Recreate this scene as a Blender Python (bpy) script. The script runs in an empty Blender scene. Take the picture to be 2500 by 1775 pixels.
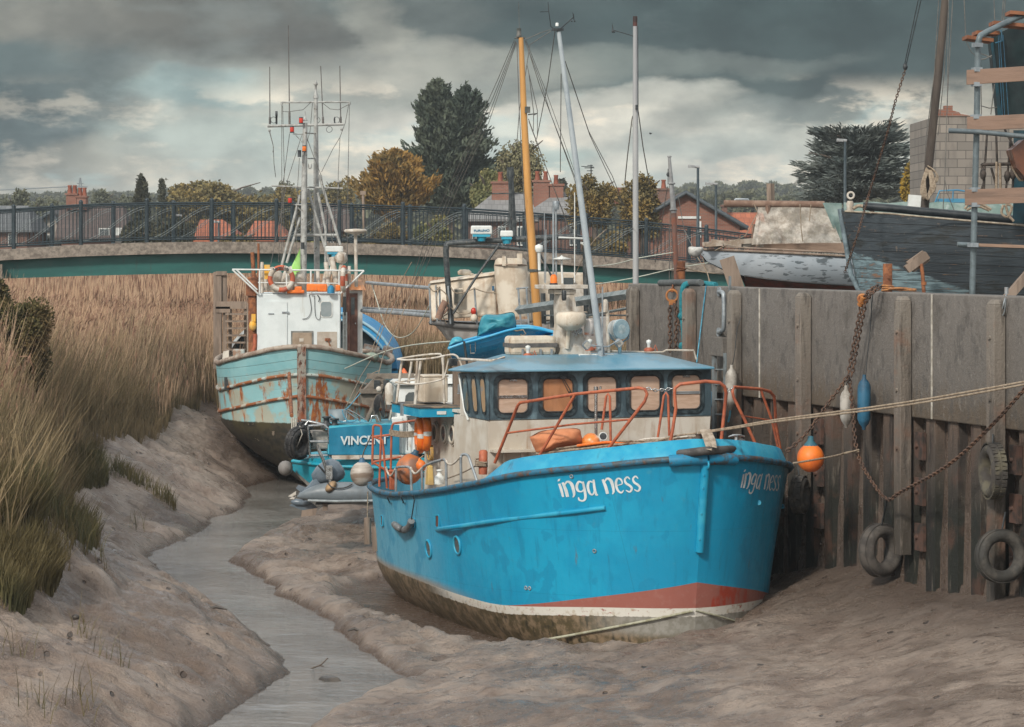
import bpy,math,random
import numpy as np
from mathutils import Vector,Matrix
R_=random.Random(7)
NP=np.random.default_rng(11)
SC=bpy.context.scene
COL=SC.collection
FPX,HZ,CAMZ=7000.0,605.0,6.5
cd=bpy.data.cameras.new('camera');cam=bpy.data.objects.new('camera',cd);COL.objects.link(cam)
cam.location=(0,0,CAMZ);cam.rotation_euler=(math.radians(90),0,0)
cd.sensor_width=36;cd.lens=36*FPX/2500;cd.shift_y=-(887.5-HZ)/2500
cd.clip_start=0.5;cd.clip_end=12000
SC.camera=cam
SC.view_settings.view_transform='Standard';SC.view_settings.look='None'
SC.view_settings.exposure=0.38;SC.view_settings.gamma=1
SC.cycles.max_bounces=6;SC.cycles.use_denoising=True
SUN_EL,SUN_AZ=math.radians(36),math.radians(207)
class Nd:
 def __init__(s,tree):s.t=tree;s.L=tree.links.new
 def n(s,typ,**kw):
  o=s.t.nodes.new(typ)
  for k,v in kw.items():setattr(o,k,v)
  return o
 def put(s,sock,v):
  if v is None:return
  if hasattr(v,'links')or isinstance(v,bpy.types.NodeSocket):s.L(v,sock)
  elif isinstance(v,(tuple,list)):
   sock.default_value=tuple(v)+((1,)if len(v)==3 and len(sock.default_value)==4 else())
  else:sock.default_value=v
 def m(s,op,a,b=None,c=None,clamp=False):
  o=s.n('ShaderNodeMath',operation=op,use_clamp=clamp)
  for i,v in enumerate((a,b,c)):s.put(o.inputs[i],v)
  return o.outputs[0]
 def noise(s,vec,scale=1,detail=4,rough=.55,dist=0):
  o=s.n('ShaderNodeTexNoise');s.put(o.inputs['Vector'],vec)
  o.inputs['Scale'].default_value=scale;o.inputs['Detail'].default_value=detail
  o.inputs['Roughness'].default_value=rough;o.inputs['Distortion'].default_value=dist
  return o.outputs[0]
 def vor(s,vec,scale=1,feature='F1'):
  o=s.n('ShaderNodeTexVoronoi',feature=feature);s.put(o.inputs['Vector'],vec)
  o.inputs['Scale'].default_value=scale
  return o.outputs[0]
 def mr(s,v,a,b,c=0.,d=1.,smooth=True):
  o=s.n('ShaderNodeMapRange',interpolation_type='SMOOTHSTEP' if smooth else 'LINEAR')
  s.put(o.inputs[0],v)
  for i,q in enumerate((a,b,c,d)):s.put(o.inputs[i+1],q)
  return o.outputs[0]
 def mix(s,f,a,b,mode='MIX'):
  o=s.n('ShaderNodeMix',data_type='RGBA',blend_type=mode)
  s.put(o.inputs[0],f);s.put(o.inputs[6],a);s.put(o.inputs[7],b)
  return o.outputs[2]
 def sep(s,v):
  o=s.n('ShaderNodeSeparateXYZ');s.put(o.inputs[0],v);return o.outputs
 def comb(s,x,y,z):
  o=s.n('ShaderNodeCombineXYZ')
  for i,v in enumerate((x,y,z)):s.put(o.inputs[i],v)
  return o.outputs[0]
 def mapv(s,vec,sc=(1,1,1),rot=(0,0,0),loc=(0,0,0)):
  o=s.n('ShaderNodeMapping');s.put(o.inputs[0],vec)
  o.inputs['Scale'].default_value=sc;o.inputs['Rotation'].default_value=rot;o.inputs['Location'].default_value=loc
  return o.outputs[0]
W=bpy.data.worlds.new('World');SC.world=W;W.use_nodes=True
wt=W.node_tree;wt.nodes.clear();k=Nd(wt)
tc=k.n('ShaderNodeTexCoord');gx,gy,gz=k.sep(tc.outputs['Generated'])
den=k.m('MAXIMUM',k.m('ABSOLUTE',gy),0.08)
u=k.m('DIVIDE',gx,den);v=k.m('DIVIDE',gz,den)
PX=k.m('ADD',k.m('MULTIPLY',u,7.0),1.25)
PY=k.m('SUBTRACT',0.605,k.m('MULTIPLY',v,7.0))
P3=k.comb(PX,PY,k.m('MULTIPLY',gy,.4))
warp1=k.noise(k.mapv(P3,(2.6,5.5,1)),1.0,7,.56)
warp2=k.noise(k.mapv(P3,(2.8,6.0,1),loc=(7.3,2.1,4)),1.0,7,.56)
wx=k.m('ADD',PX,k.m('MULTIPLY',k.m('SUBTRACT',warp1,.5),.50))
wy=k.m('ADD',PY,k.m('MULTIPLY',k.m('SUBTRACT',warp2,.5),.20))
def blob(cx,cy,rx,ry,p=1.0):
 dx=k.m('DIVIDE',k.m('SUBTRACT',wx,cx),rx);dy=k.m('DIVIDE',k.m('SUBTRACT',wy,cy),ry)
 q=k.m('ADD',k.m('MULTIPLY',dx,dx),k.m('MULTIPLY',dy,dy))
 return k.m('MULTIPLY',k.mr(q,2.1,.1),p)
base=k.mix(k.mr(wy,.02,.42),(.150,.185,.188),(.50,.53,.49))
cl=base
for(cx,cy,rx,ry,colr,p)in[(2.05,.06,1.15,.16,(.040,.068,.076),.96),(1.9,.23,.80,.065,(.065,.100,.106),.85),(2.3,.14,.6,.16,(.040,.066,.072),.85),(1.50,.165,.45,.03,(.16,.195,.19),.7),(.02,.30,.30,.22,(.045,.080,.094),.95),(.10,.17,.26,.07,(.085,.12,.13),.8),(.09,.04,.3,.07,(.20,.205,.19),.8),(.48,.055,.24,.085,(.105,.112,.108),.95),(.72,.06,.14,.085,(.115,.122,.118),.9),(1.06,.03,.16,.09,(.10,.125,.128),.8),(.93,.08,.07,.11,(.33,.34,.31),.55),(.50,.225,.17,.045,(.25,.355,.37),.85),(.52,.36,.25,.07,(.30,.39,.39),.6),(1.0,.17,.35,.06,(.36,.37,.34),.6),(.22,.42,.28,.06,(.36,.36,.32),.5),(1.2,.31,.33,.055,(.56,.56,.52),.7),(1.45,.30,.30,.06,(.60,.60,.54),.75),(1.50,.235,.22,.025,(.42,.44,.41),.8),(1.66,.35,.2,.035,(.29,.35,.35),.6),(2.06,.27,.34,.035,(.19,.225,.22),.7),(2.37,.25,.12,.05,(.46,.44,.38),.75),(1.56,.41,.14,.04,(.60,.60,.55),.6),(1.76,.40,.05,.022,(.58,.56,.50),.8),(1.30,.40,.13,.05,(.30,.42,.42),.7),(1.95,.44,.3,.05,(.37,.42,.41),.6)]:
 cl=k.mix(blob(cx,cy,rx,ry,p),cl,colr)
puff=k.noise(k.mapv(P3,(6,10,2)),1.0,6,.55)
cum=k.noise(k.mapv(P3,(3.4,9.5,1),loc=(3.1,.7,2)),1.0,7,.60)
band=k.m('MULTIPLY',k.mr(PY,.17,.26),k.mr(PY,.56,.44));lit=k.m('MULTIPLY',k.mr(cum,.50,.62),band)
dimr=k.mr(PX,.45,.75,.45,1.0)
cl=k.mix(k.m('MULTIPLY',k.m('MULTIPLY',lit,.72),dimr),cl,(.82,.75,.63))
cum2=k.noise(k.mapv(P3,(2.6,7.0,1),loc=(9.1,4.7,6)),1.0,6,.55)
cl=k.mix(k.m('MULTIPLY',k.mr(cum2,.54,.72),.32),cl,(.20,.25,.26))
cl=k.mix(k.m('MULTIPLY',k.m('MULTIPLY',k.mr(cum2,.46,.34),band),.55),cl,(.33,.46,.48))
cl=k.mix(1.0,cl,k.mix(k.mr(puff,.3,.7),(.80,.81,.82),(1.20,1.19,1.17)),'MULTIPLY')
sky=k.n('ShaderNodeTexSky',sky_type='NISHITA');sky.sun_disc=False
sky.sun_elevation=SUN_EL;sky.sun_rotation=SUN_AZ;sky.dust_density=2.0
skyc=k.mix(1.0,sky.outputs[0],(.10,.10,.10),'MULTIPLY')
high=k.mix(k.mr(k.noise(tc.outputs['Generated'],3.0,5),.35,.7),(.62,.66,.68),(.98,.95,.90))
high=k.mix(.25,high,skyc)
el=k.mr(gz,.088,.118)
back=k.mr(gy,.25,-.1)
upper=k.m('MAXIMUM',el,back)
cl=k.mix(1.0,cl,(1.04,1.0,.95),'MULTIPLY')
final=k.mix(upper,cl,high)
final=k.mix(k.mr(gz,0.0,-.03),final,(.14,.12,.10))
bg=k.n('ShaderNodeBackground');k.L(final,bg.inputs[0]);bg.inputs[1].default_value=1.0
wo=k.n('ShaderNodeOutputWorld');k.L(bg.outputs[0],wo.inputs[0])
W.cycles.sampling_method='MANUAL';W.cycles.sample_map_resolution=1024
sd=bpy.data.lights.new('sun','SUN');sd.energy=2.3;sd.angle=math.radians(8);sd.color=(1.0,.93,.84)
so=bpy.data.objects.new('sun',sd);COL.objects.link(so)
sv=Vector((math.sin(SUN_AZ)*math.cos(SUN_EL),math.cos(SUN_AZ)*math.cos(SUN_EL),math.sin(SUN_EL)))
so.rotation_euler=sv.to_track_quat('Z','Y').to_euler();so.location=(-20,-20,40)
def PT(px,py,Y):
 """world point that lies at depth Y on the sight line of a photo pixel"""
 return Vector(((px-1250)/FPX*Y,Y,CAMZ-(py-HZ)/FPX*Y))
class Frame:
 def __init__(s,origin,head):
  h=Vector((head[0],head[1],0)).normalized();p=Vector((-h.y,h.x,0))
  s.M=Matrix(((h.x,p.x,0,origin[0]),(h.y,p.y,0,origin[1]),(0,0,1,origin[2]),(0,0,0,1)))
  s.I=s.M.inverted();s.o=Vector(origin);s.rz=math.atan2(h.y,h.x)
 def w(s,x,y,z):return s.M@Vector((x,y,z))
 def l(s,p):return s.I@p
 def px(s,px,py,x=None,y=None,z=None):
  a=s.I@Vector((0,0,CAMZ));b=(s.I@PT(px,py,1.0))-a
  if x is not None:t=(x-a.x)/b.x
  elif y is not None:t=(y-a.y)/b.y
  else:t=(z-a.z)/b.z
  return a+b*t
 def at(s,px,py,Y):return s.I@PT(px,py,Y)
def proj(p):return(1250+FPX*p.x/p.y,HZ-FPX*(p.z-CAMZ)/p.y)
MW={}
def thing(name,label,cat,loc,rz=0,group=None):
 o=bpy.data.objects.new(name,None);COL.objects.link(o);o.empty_display_size=.3
 o.location=loc;o.rotation_euler=(0,0,rz);o['label']=label;o['category']=cat
 if group:o['group']=group
 MW[o.name]=Matrix.Translation(Vector(loc))@Matrix.Rotation(rz,4,'Z')
 return o
def tag(o,label,cat,group=None):
 o['label']=label;o['category']=cat
 if group:o['group']=group
 return o
def link_mesh(name,me,parent=None):
 o=bpy.data.objects.new(name,me);COL.objects.link(o)
 if parent is not None:o.parent=parent;MW[o.name]=MW[parent.name]
 else:MW[o.name]=Matrix.Identity(4)
 return o
def fast(name,V,F,mat,parent=None,smooth=False,kind=None):
 """numpy verts (n,3), faces (m,3|4) -> object (world coordinates)"""
 V=np.asarray(V,dtype=np.float64);F=np.asarray(F,dtype=np.int32)
 if parent is not None:
  I=np.array(MW[parent.name].inverted());V=V@I[:3,:3].T+I[:3,3];off=None
 else:
  off=np.array([V[:,0].mean(),V[:,1].mean(),V[:,2].min()])if kind is None else np.zeros(3);V=V-off
 me=bpy.data.meshes.new(name);nv,nf,kk=len(V),len(F),F.shape[1]
 me.vertices.add(nv);me.vertices.foreach_set('co',V.astype(np.float32).ravel())
 me.loops.add(nf*kk);me.loops.foreach_set('vertex_index',F.ravel())
 me.polygons.add(nf);me.polygons.foreach_set('loop_start',np.arange(0,nf*kk,kk,dtype=np.int32))
 if smooth:me.polygons.foreach_set('use_smooth',np.ones(nf,dtype=bool))
 me.materials.append(mat);me.update(calc_edges=True)
 o=link_mesh(name,me,parent)
 if off is not None:o.location=off;MW[o.name]=Matrix.Translation(Vector(off))
 if kind:o['kind']=kind
 return o
class MB:
 """collects primitives, in the coordinates of a Frame (or the world) and links them as ONE mesh"""
 def __init__(s,fr=None):s.v=[];s.f=[];s.sm=[];s.fr=fr;s.mi=[];s.cm=0
 def add(s,vs,fs,smooth=False):
  b=len(s.v)
  M=s.fr.M if s.fr else None
  for p in vs:s.v.append(M@Vector(p)if M else Vector(p))
  for f in fs:s.f.append([b+i for i in f]);s.sm.append(smooth);s.mi.append(s.cm)
  return s
 def box(s,c,d,rz=0,ry=0,rx=0,taper=1.0):
  R=Matrix.Rotation(rz,3,'Z')@Matrix.Rotation(ry,3,'Y')@Matrix.Rotation(rx,3,'X');c=Vector(c)
  vs=[]
  for z in(-1,1):
   t=taper if z>0 else 1
   for x,y in((-1,-1),(1,-1),(1,1),(-1,1)):
    vs.append(c+R@Vector((x*d[0]/2*t,y*d[1]/2*t,z*d[2]/2)))
  return s.hexa(vs)
 def hexa(s,vs):
  return s.add(vs,[(3,2,1,0),(4,5,6,7),(0,1,5,4),(1,2,6,5),(2,3,7,6),(3,0,4,7)])
 def plate(s,pts,n):
  n=Vector(n);pts=[Vector(p)for p in pts];k=len(pts)
  return s.add(pts+[p+n for p in pts],[tuple(range(k))[::-1],tuple(range(k,2*k))]+[(i,(i+1)%k,(i+1)%k+k,i+k)for i in range(k)])
 def tube(s,pts,r,n=6,closed=False,smooth=True):
  pts=[Vector(p)for p in pts];k=len(pts);rr=r if isinstance(r,(list,tuple))else[r]*k
  vs=[];prev=None
  for i,p in enumerate(pts):
   if closed:t=pts[(i+1)%k]-pts[i-1]
   else:t=pts[min(i+1,k-1)]-pts[max(i-1,0)]
   if t.length<1e-9:t=Vector((0,0,1))
   t.normalize()
   if prev is None:
    a=Vector((0,0,1))if abs(t.z)<.9 else Vector((1,0,0));e=t.cross(a).normalized()
   else:e=(prev-t*prev.dot(t));e=e.normalized()if e.length>1e-6 else t.orthogonal().normalized()
   prev=e;g=t.cross(e)
   for j in range(n):
    q=2*math.pi*j/n;vs.append(p+(e*math.cos(q)+g*math.sin(q))*rr[i])
  fs=[]
  for i in range(k if closed else k-1):
   for j in range(n):
    a,b=i*n+j,i*n+(j+1)%n;c,d=((i+1)%k)*n+(j+1)%n,((i+1)%k)*n+j
    fs.append((a,b,c,d))
  s.add(vs,fs,smooth)
  if not closed:s.add(vs[:n],[tuple(range(n))[::-1]]);s.add(vs[-n:],[tuple(range(n))])
  return s
 def lathe(s,prof,c,ax=(0,0,1),n=16,smooth=True,sx=1.0):
  """prof: (radius, height) pairs along ax from c"""
  ax=Vector(ax).normalized();e=ax.orthogonal().normalized()
  if abs(ax.z)>.99:e=Vector((1,0,0))
  g=ax.cross(e);c=Vector(c);vs=[]
  for r,h in prof:
   for j in range(n):
    q=2*math.pi*j/n;vs.append(c+ax*h+(e*math.cos(q)*sx+g*math.sin(q))*r)
  fs=[(i*n+j,i*n+(j+1)%n,(i+1)*n+(j+1)%n,(i+1)*n+j)for i in range(len(prof)-1)for j in range(n)]
  s.add(vs,fs,smooth)
  if prof[0][0]>1e-4:s.add(vs[:n],[tuple(range(n))[::-1]])
  if prof[-1][0]>1e-4:s.add(vs[-n:],[tuple(range(n))])
  return s
 def ball(s,c,r,sx=1,sy=1,sz=1,n=12):
  prof=[(r*math.sin(math.pi*i/(n//2)),-r*math.cos(math.pi*i/(n//2)))for i in range(n//2+1)]
  c=Vector(c);vs=[]
  for rr,h in prof:
   for j in range(n):
    q=2*math.pi*j/n;vs.append(c+Vector((rr*math.cos(q)*sx,rr*math.sin(q)*sy,h*sz)))
  return s.add(vs,[(i*n+j,i*n+(j+1)%n,(i+1)*n+(j+1)%n,(i+1)*n+j)for i in range(len(prof)-1)for j in range(n)],True)
 def torus(s,c,ax,R,r,n=28,m=8,a0=0,a1=2*math.pi,flat=1.0):
  ax=Vector(ax).normalized();e=ax.orthogonal().normalized();g=ax.cross(e);c=Vector(c)
  full=abs(a1-a0-2*math.pi)<1e-6;kk=n if full else n+1;vs=[]
  for i in range(kk):
   q=a0+(a1-a0)*i/n;d=e*math.cos(q)+g*math.sin(q)
   for j in range(m):
    w=2*math.pi*j/m;vs.append(c+d*(R+r*math.cos(w))+ax*(r*flat*math.sin(w)))
  fs=[(i*m+j,((i+1)%kk)*m+j,((i+1)%kk)*m+(j+1)%m,i*m+(j+1)%m)for i in range(n)for j in range(m)]
  return s.add(vs,fs,True)
 def grid(s,rows,smooth=True,closed=False):
  k=len(rows[0]);vs=[p for r in rows for p in r]
  fs=[(i*k+j,i*k+(j+1)%k,(i+1)*k+(j+1)%k,(i+1)*k+j)for i in range(len(rows)-1)for j in range(k if closed else k-1)]
  return s.add(vs,fs,smooth)
 def build(s,name,mat,parent=None,label=None,cat=None,group=None,kind=None,bevel=0):
  mats=mat if isinstance(mat,(list,tuple))else[mat]
  if parent is not None:I=MW[parent.name].inverted();off=None;V=[I@p for p in s.v]
  else:
   off=Vector((sum(p.x for p in s.v)/len(s.v),sum(p.y for p in s.v)/len(s.v),min(p.z for p in s.v)))if kind is None else Vector((0,0,0))
   V=[p-off for p in s.v]
  me=bpy.data.meshes.new(name);me.from_pydata(V,[],s.f)
  me.polygons.foreach_set('use_smooth',s.sm)
  for q in mats:me.materials.append(q)
  if len(mats)>1:me.polygons.foreach_set('material_index',s.mi)
  me.update()
  o=link_mesh(name,me,parent)
  if off is not None:o.location=off;MW[o.name]=Matrix.Translation(off)
  if bevel:
   b=o.modifiers.new('bevel','BEVEL');b.width=bevel;b.segments=2;b.limit_method='ANGLE';b.angle_limit=math.radians(35)
  if label and cat:tag(o,label,cat,group)
  elif label:o['label']=label
  if kind:o['kind']=kind
  return o
def cat_rom(P,m=6):
 """smooth a polyline of tuples"""
 P=[np.array(p,float)for p in P];out=[]
 for i in range(len(P)-1):
  a=P[max(i-1,0)];b=P[i];c=P[i+1];d=P[min(i+2,len(P)-1)]
  for j in range(m):
   t=j/m;out.append(.5*((2*b)+(c-a)*t+(2*a-5*b+4*c-d)*t*t+(3*b-a-3*c+d)*t**3))
 out.append(P[-1]);return[Vector(p)if len(p)==3 else tuple(p)for p in out]
def sag(a,b,s,n=10):
 a=Vector(a);b=Vector(b)
 return[a.lerp(b,i/n)-Vector((0,0,4*s*(i/n)*(1-i/n)))for i in range(n+1)]
def chain(mb,pts,link=.09,r=.012):
 """separate oval links along a polyline"""
 pts=[Vector(p)for p in pts];L=[0]
 for i in range(1,len(pts)):L.append(L[-1]+(pts[i]-pts[i-1]).length)
 nn=max(2,int(L[-1]/(link*.72)))
 for q in range(nn):
  t=(q+.5)/nn*L[-1];i=max(j for j in range(len(L)-1)if L[j]<=t)
  p=pts[i].lerp(pts[i+1],(t-L[i])/max(L[i+1]-L[i],1e-6));d=(pts[i+1]-pts[i]).normalized()
  e=d.cross(Vector((1,0,0))if abs(d.x)<.8 else Vector((0,1,0))).normalized()
  if q%2:e=d.cross(e)
  mb.tube([p+d*(math.cos(w)*link*.5)+e*(math.sin(w)*link*.3)for w in[2*math.pi*j/8 for j in range(8)]],r,4,closed=True)
 return mb
def rope(mb,pts,r=.02,n=6):return mb.tube(pts,r,n)
def copy_tree(o,parent=None):
 c=o.copy();COL.objects.link(c)
 if parent is not None:c.parent=parent
 for ch in[q for q in bpy.data.objects if q.parent is o]:copy_tree(ch,c)
 return c
MATS={}
def mat(name,col,col2=None,sc=3.,lo=.42,hi=.6,rough=.6,metal=0.,bump=0.,bsc=25.,stretch=(1,1,1),streak=None,ssc=6.,slo=.56,shi=.72,sstr=.12,speck=None,spsc=40.,splo=.64,sphi=.70,spec=.5,rand=None,trans=0,emit=None):
 """col/col2 broken up by noise; streak = vertical runs; speck = chips; rand = colour per loose piece"""
 if name in MATS:return MATS[name]
 M=bpy.data.materials.new(name);M.use_nodes=True;t=M.node_tree;k=Nd(t);b=t.nodes['Principled BSDF']
 tc=k.n('ShaderNodeTexCoord').outputs['Object'];v=k.mapv(tc,stretch)
 c=col
 if col2:c=k.mix(k.mr(k.noise(v,sc,6,.6),lo,hi),col,col2)
 if streak:
  n1=k.noise(k.mapv(tc,(1,1,sstr)),ssc,5,.6);n2=k.noise(tc,ssc*.22,3)
  c=k.mix(k.m('MULTIPLY',k.mr(n1,slo,shi),k.mr(n2,.38,.62)),c,streak)
 if speck:c=k.mix(k.mr(k.noise(v,spsc,4,.6),splo,sphi),c,speck)
 if rand:
  g=k.n('ShaderNodeNewGeometry');rp=g.outputs['Random Per Island']
  c=k.mix(rp,c,rand)
 k.put(b.inputs['Base Color'],c if not isinstance(c,tuple)else c)
 rn=k.mr(k.noise(v,sc*2.3,4),.3,.7,max(rough-.12,.03),min(rough+.12,1));k.L(rn,b.inputs['Roughness'])
 b.inputs['Metallic'].default_value=metal;b.inputs['Specular IOR Level'].default_value=spec
 if trans:b.inputs['Transmission Weight'].default_value=trans
 if emit:k.put(b.inputs['Emission Color'],emit[0]);b.inputs['Emission Strength'].default_value=emit[1]
 if bump:
  o=k.n('ShaderNodeBump');o.inputs['Strength'].default_value=bump;o.inputs['Distance'].default_value=.02
  k.L(k.noise(v,bsc,5,.65),o.inputs['Height']);k.L(o.outputs[0],b.inputs['Normal'])
 MATS[name]=M
 return M
def nodemat(name):
 M=bpy.data.materials.new(name);M.use_nodes=True;MATS[name]=M
 k=Nd(M.node_tree);return M,k,M.node_tree.nodes['Principled BSDF'],k.n('ShaderNodeTexCoord').outputs['Object']
rust=mat('rust',(.16,.060,.028),(.30,.115,.045),6,rough=.85,bump=.4,speck=(.07,.035,.025))
black_metal=mat('black_metal',(.018,.023,.026),(.045,.052,.055),8,rough=.5)
galv=mat('galvanised',(.33,.37,.39),(.22,.25,.27),5,rough=.45,metal=.35,streak=(.20,.12,.08))
white_paint=mat('white_paint',(.66,.69,.67),(.57,.59,.56),4,rough=.45,streak=(.36,.27,.18),slo=.60,shi=.78,bump=.08)
cream=mat('cream_paint',(.62,.56,.46),(.50,.42,.32),3,rough=.6,streak=(.36,.22,.12),ssc=5,slo=.5,shi=.75,speck=(.30,.19,.12),spsc=14,splo=.66,sphi=.74,bump=.1)
dirty_white=mat('dirty_white',(.56,.53,.47),(.42,.37,.30),5,rough=.6,streak=(.22,.15,.10),ssc=8,slo=.5,shi=.7,bump=.15)
orange_rail=mat('red_oxide',(.42,.115,.050),(.30,.080,.04),9,rough=.55,speck=(.16,.06,.035),spsc=30)
orange=mat('orange',(.85,.20,.02),(.70,.15,.02),3,rough=.45,streak=(.5,.2,.08))
wood=mat('weathered_wood',(.26,.20,.155),(.17,.13,.10),5,rough=.85,stretch=(1,1,.15),bump=.5,bsc=30)
wood_light=mat('plank_wood',(.36,.245,.175),(.25,.165,.115),4,rough=.85,stretch=(.15,1,1),bump=.4)
rope_m=mat('rope',(.33,.27,.20),(.22,.17,.12),20,rough=.95,bump=.5,bsc=80)
rubber=mat('tyre_rubber',(.045,.043,.040),(.09,.08,.068),6,rough=.8,bump=.5,bsc=30,speck=(.14,.12,.09),spsc=10,splo=.6,sphi=.75)
black_rubber=mat('black_rubber',(.02,.02,.021),(.05,.048,.046),8,rough=.55)
glass_dark=mat('dark_glass',(.06,.075,.08),(.10,.115,.115),2,rough=.12,spec=.6)
steel=mat('stainless',(.55,.57,.57),(.42,.43,.42),10,rough=.25,metal=.9)
brick=None
def vnoise(x,y,seed=0):
 xi=np.floor(x).astype(np.int64);yi=np.floor(y).astype(np.int64);fx=x-xi;fy=y-yi
 fx=fx*fx*(3-2*fx);fy=fy*fy*(3-2*fy)
 def hsh(a,b):
  h=(a*374761393+b*668265263+seed*1442695041)&0x7fffffff
  h=((h^(h>>13))*1274126177)&0x7fffffff
  return((h^(h>>16))&0xffff)/65535.0
 return(hsh(xi,yi)*(1-fx)+hsh(xi+1,yi)*fx)*(1-fy)+(hsh(xi,yi+1)*(1-fx)+hsh(xi+1,yi+1)*fx)*fy
def fbm(x,y,o=4,seed=0):
 s=0;a=.5
 for i in range(o):s=s+a*(vnoise(x*2**i,y*2**i,seed+i)-.5);a*=.5
 return s
def sm(t):t=np.clip(t,0,1);return t*t*(3-2*t)
def wpx(p):
 Y=CAMZ*FPX/(p[1]-HZ);return((p[0]-1250)/FPX*Y,Y)
LB=[(-420,2650),(40,2180),(300,1930),(494,1775),(607,1703),(700,1650),(717,1632),(705,1605),(656,1563),(600,1525),(542,1492),(492,1458),(440,1436),(395,1405),(362,1372),(385,1345),(428,1325),(481,1305),(524,1265),(603,1240),(612,1215),(600,1195),(640,1182),(690,1168),(735,1160)]
RB=[(600,2650),(640,2180),(700,1860),(765,1775),(830,1735),(918,1690),(1000,1672),(1004,1662),(962,1640),(896,1590),(830,1547),(800,1520),(743,1478),(682,1455),(634,1410),(575,1384),(557,1370),(590,1345),(656,1310),(734,1270),(790,1240),(850,1205),(900,1180),(960,1168)]
LBw=[wpx(p)for p in LB];RBw=[wpx(p)for p in RB]
STREAM=np.array(LBw+[(-6.5,92),(-5.0,92)]+RBw[::-1])
def seg_dist(x,y,P,closed=True):
 d=np.full(np.shape(x),1e9);n=len(P)
 for i in range(n if closed else n-1):
  ax,ay=P[i];bx,by=P[(i+1)%n];vx,vy=bx-ax,by-ay
  t=np.clip(((x-ax)*vx+(y-ay)*vy)/(vx*vx+vy*vy+1e-12),0,1)
  d=np.minimum(d,np.hypot(x-ax-t*vx,y-ay-t*vy))
 return d
def inside(x,y,P):
 c=np.zeros(np.shape(x),bool);n=len(P)
 for i in range(n):
  ax,ay=P[i];bx,by=P[(i+1)%n]
  if ay==by:continue
  c^=((ay>y)!=(by>y))&(x<(bx-ax)*(y-ay)/(by-ay)+ax)
 return c
cy_=np.array([p[1]for p in LBw]);cl_=np.array([p[0]for p in LBw]);ry_=np.array([p[1]for p in RBw]);rx_=np.array([p[0]for p in RBw])
o1=np.argsort(cy_);o2=np.argsort(ry_)
def mid(y):return .5*(np.interp(y,cy_[o1],cl_[o1])+np.interp(y,ry_[o2],rx_[o2]))
WDIR=Vector((-.3168,.9485,0));WIN=Vector((.9485,.3168,0));W0=Vector((7.32,41,0))
WFAR=15.9
def wallpt(t,n=0.,z=0.):return W0+WDIR*t+WIN*n+Vector((0,0,z))
def wall_t(px):
 a=(px-1250)/FPX
 Y=(W0.x+.334*41)/(a+.334);return(Y-41)/.9485
BF=Frame((2.87,44.9,0),(.317,-.948))
B_WL=[(0,0),(-.10,.42),(-.40,.95),(-.9,1.45),(-1.6,1.93),(-2.6,2.30),(-4,2.50),(-6.2,2.56),(-9.0,2.48),(-10.7,2.14),(-11.6,1.45),(-12.0,.7),(-12.1,0)]
B_RL=[(.42,0),(.34,.46),(.08,.98),(-.4,1.5),(-1.05,2.02),(-1.95,2.44),(-3.2,2.66),(-5.4,2.72),(-7.9,2.68),(-10.0,2.46),(-11.4,1.84),(-12.1,.95),(-12.25,0)]
BWL=cat_rom(B_WL,6);BRL=cat_rom(B_RL,6)
hull_poly=[(BF.w(x,b,0).x,BF.w(x,b,0).y)for x,b in BWL]+[(BF.w(x,-b,0).x,BF.w(x,-b,0).y)for x,b in BWL[::-1]]
QEDGE=[(W0.x+WDIR.x*-14,W0.y+WDIR.y*-14),(W0.x+WDIR.x*WFAR,W0.y+WDIR.y*WFAR),(4.9,70),(7.5,100),(9,140),(60,170),(400,300),(400,-40),(30,-40)]
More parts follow.
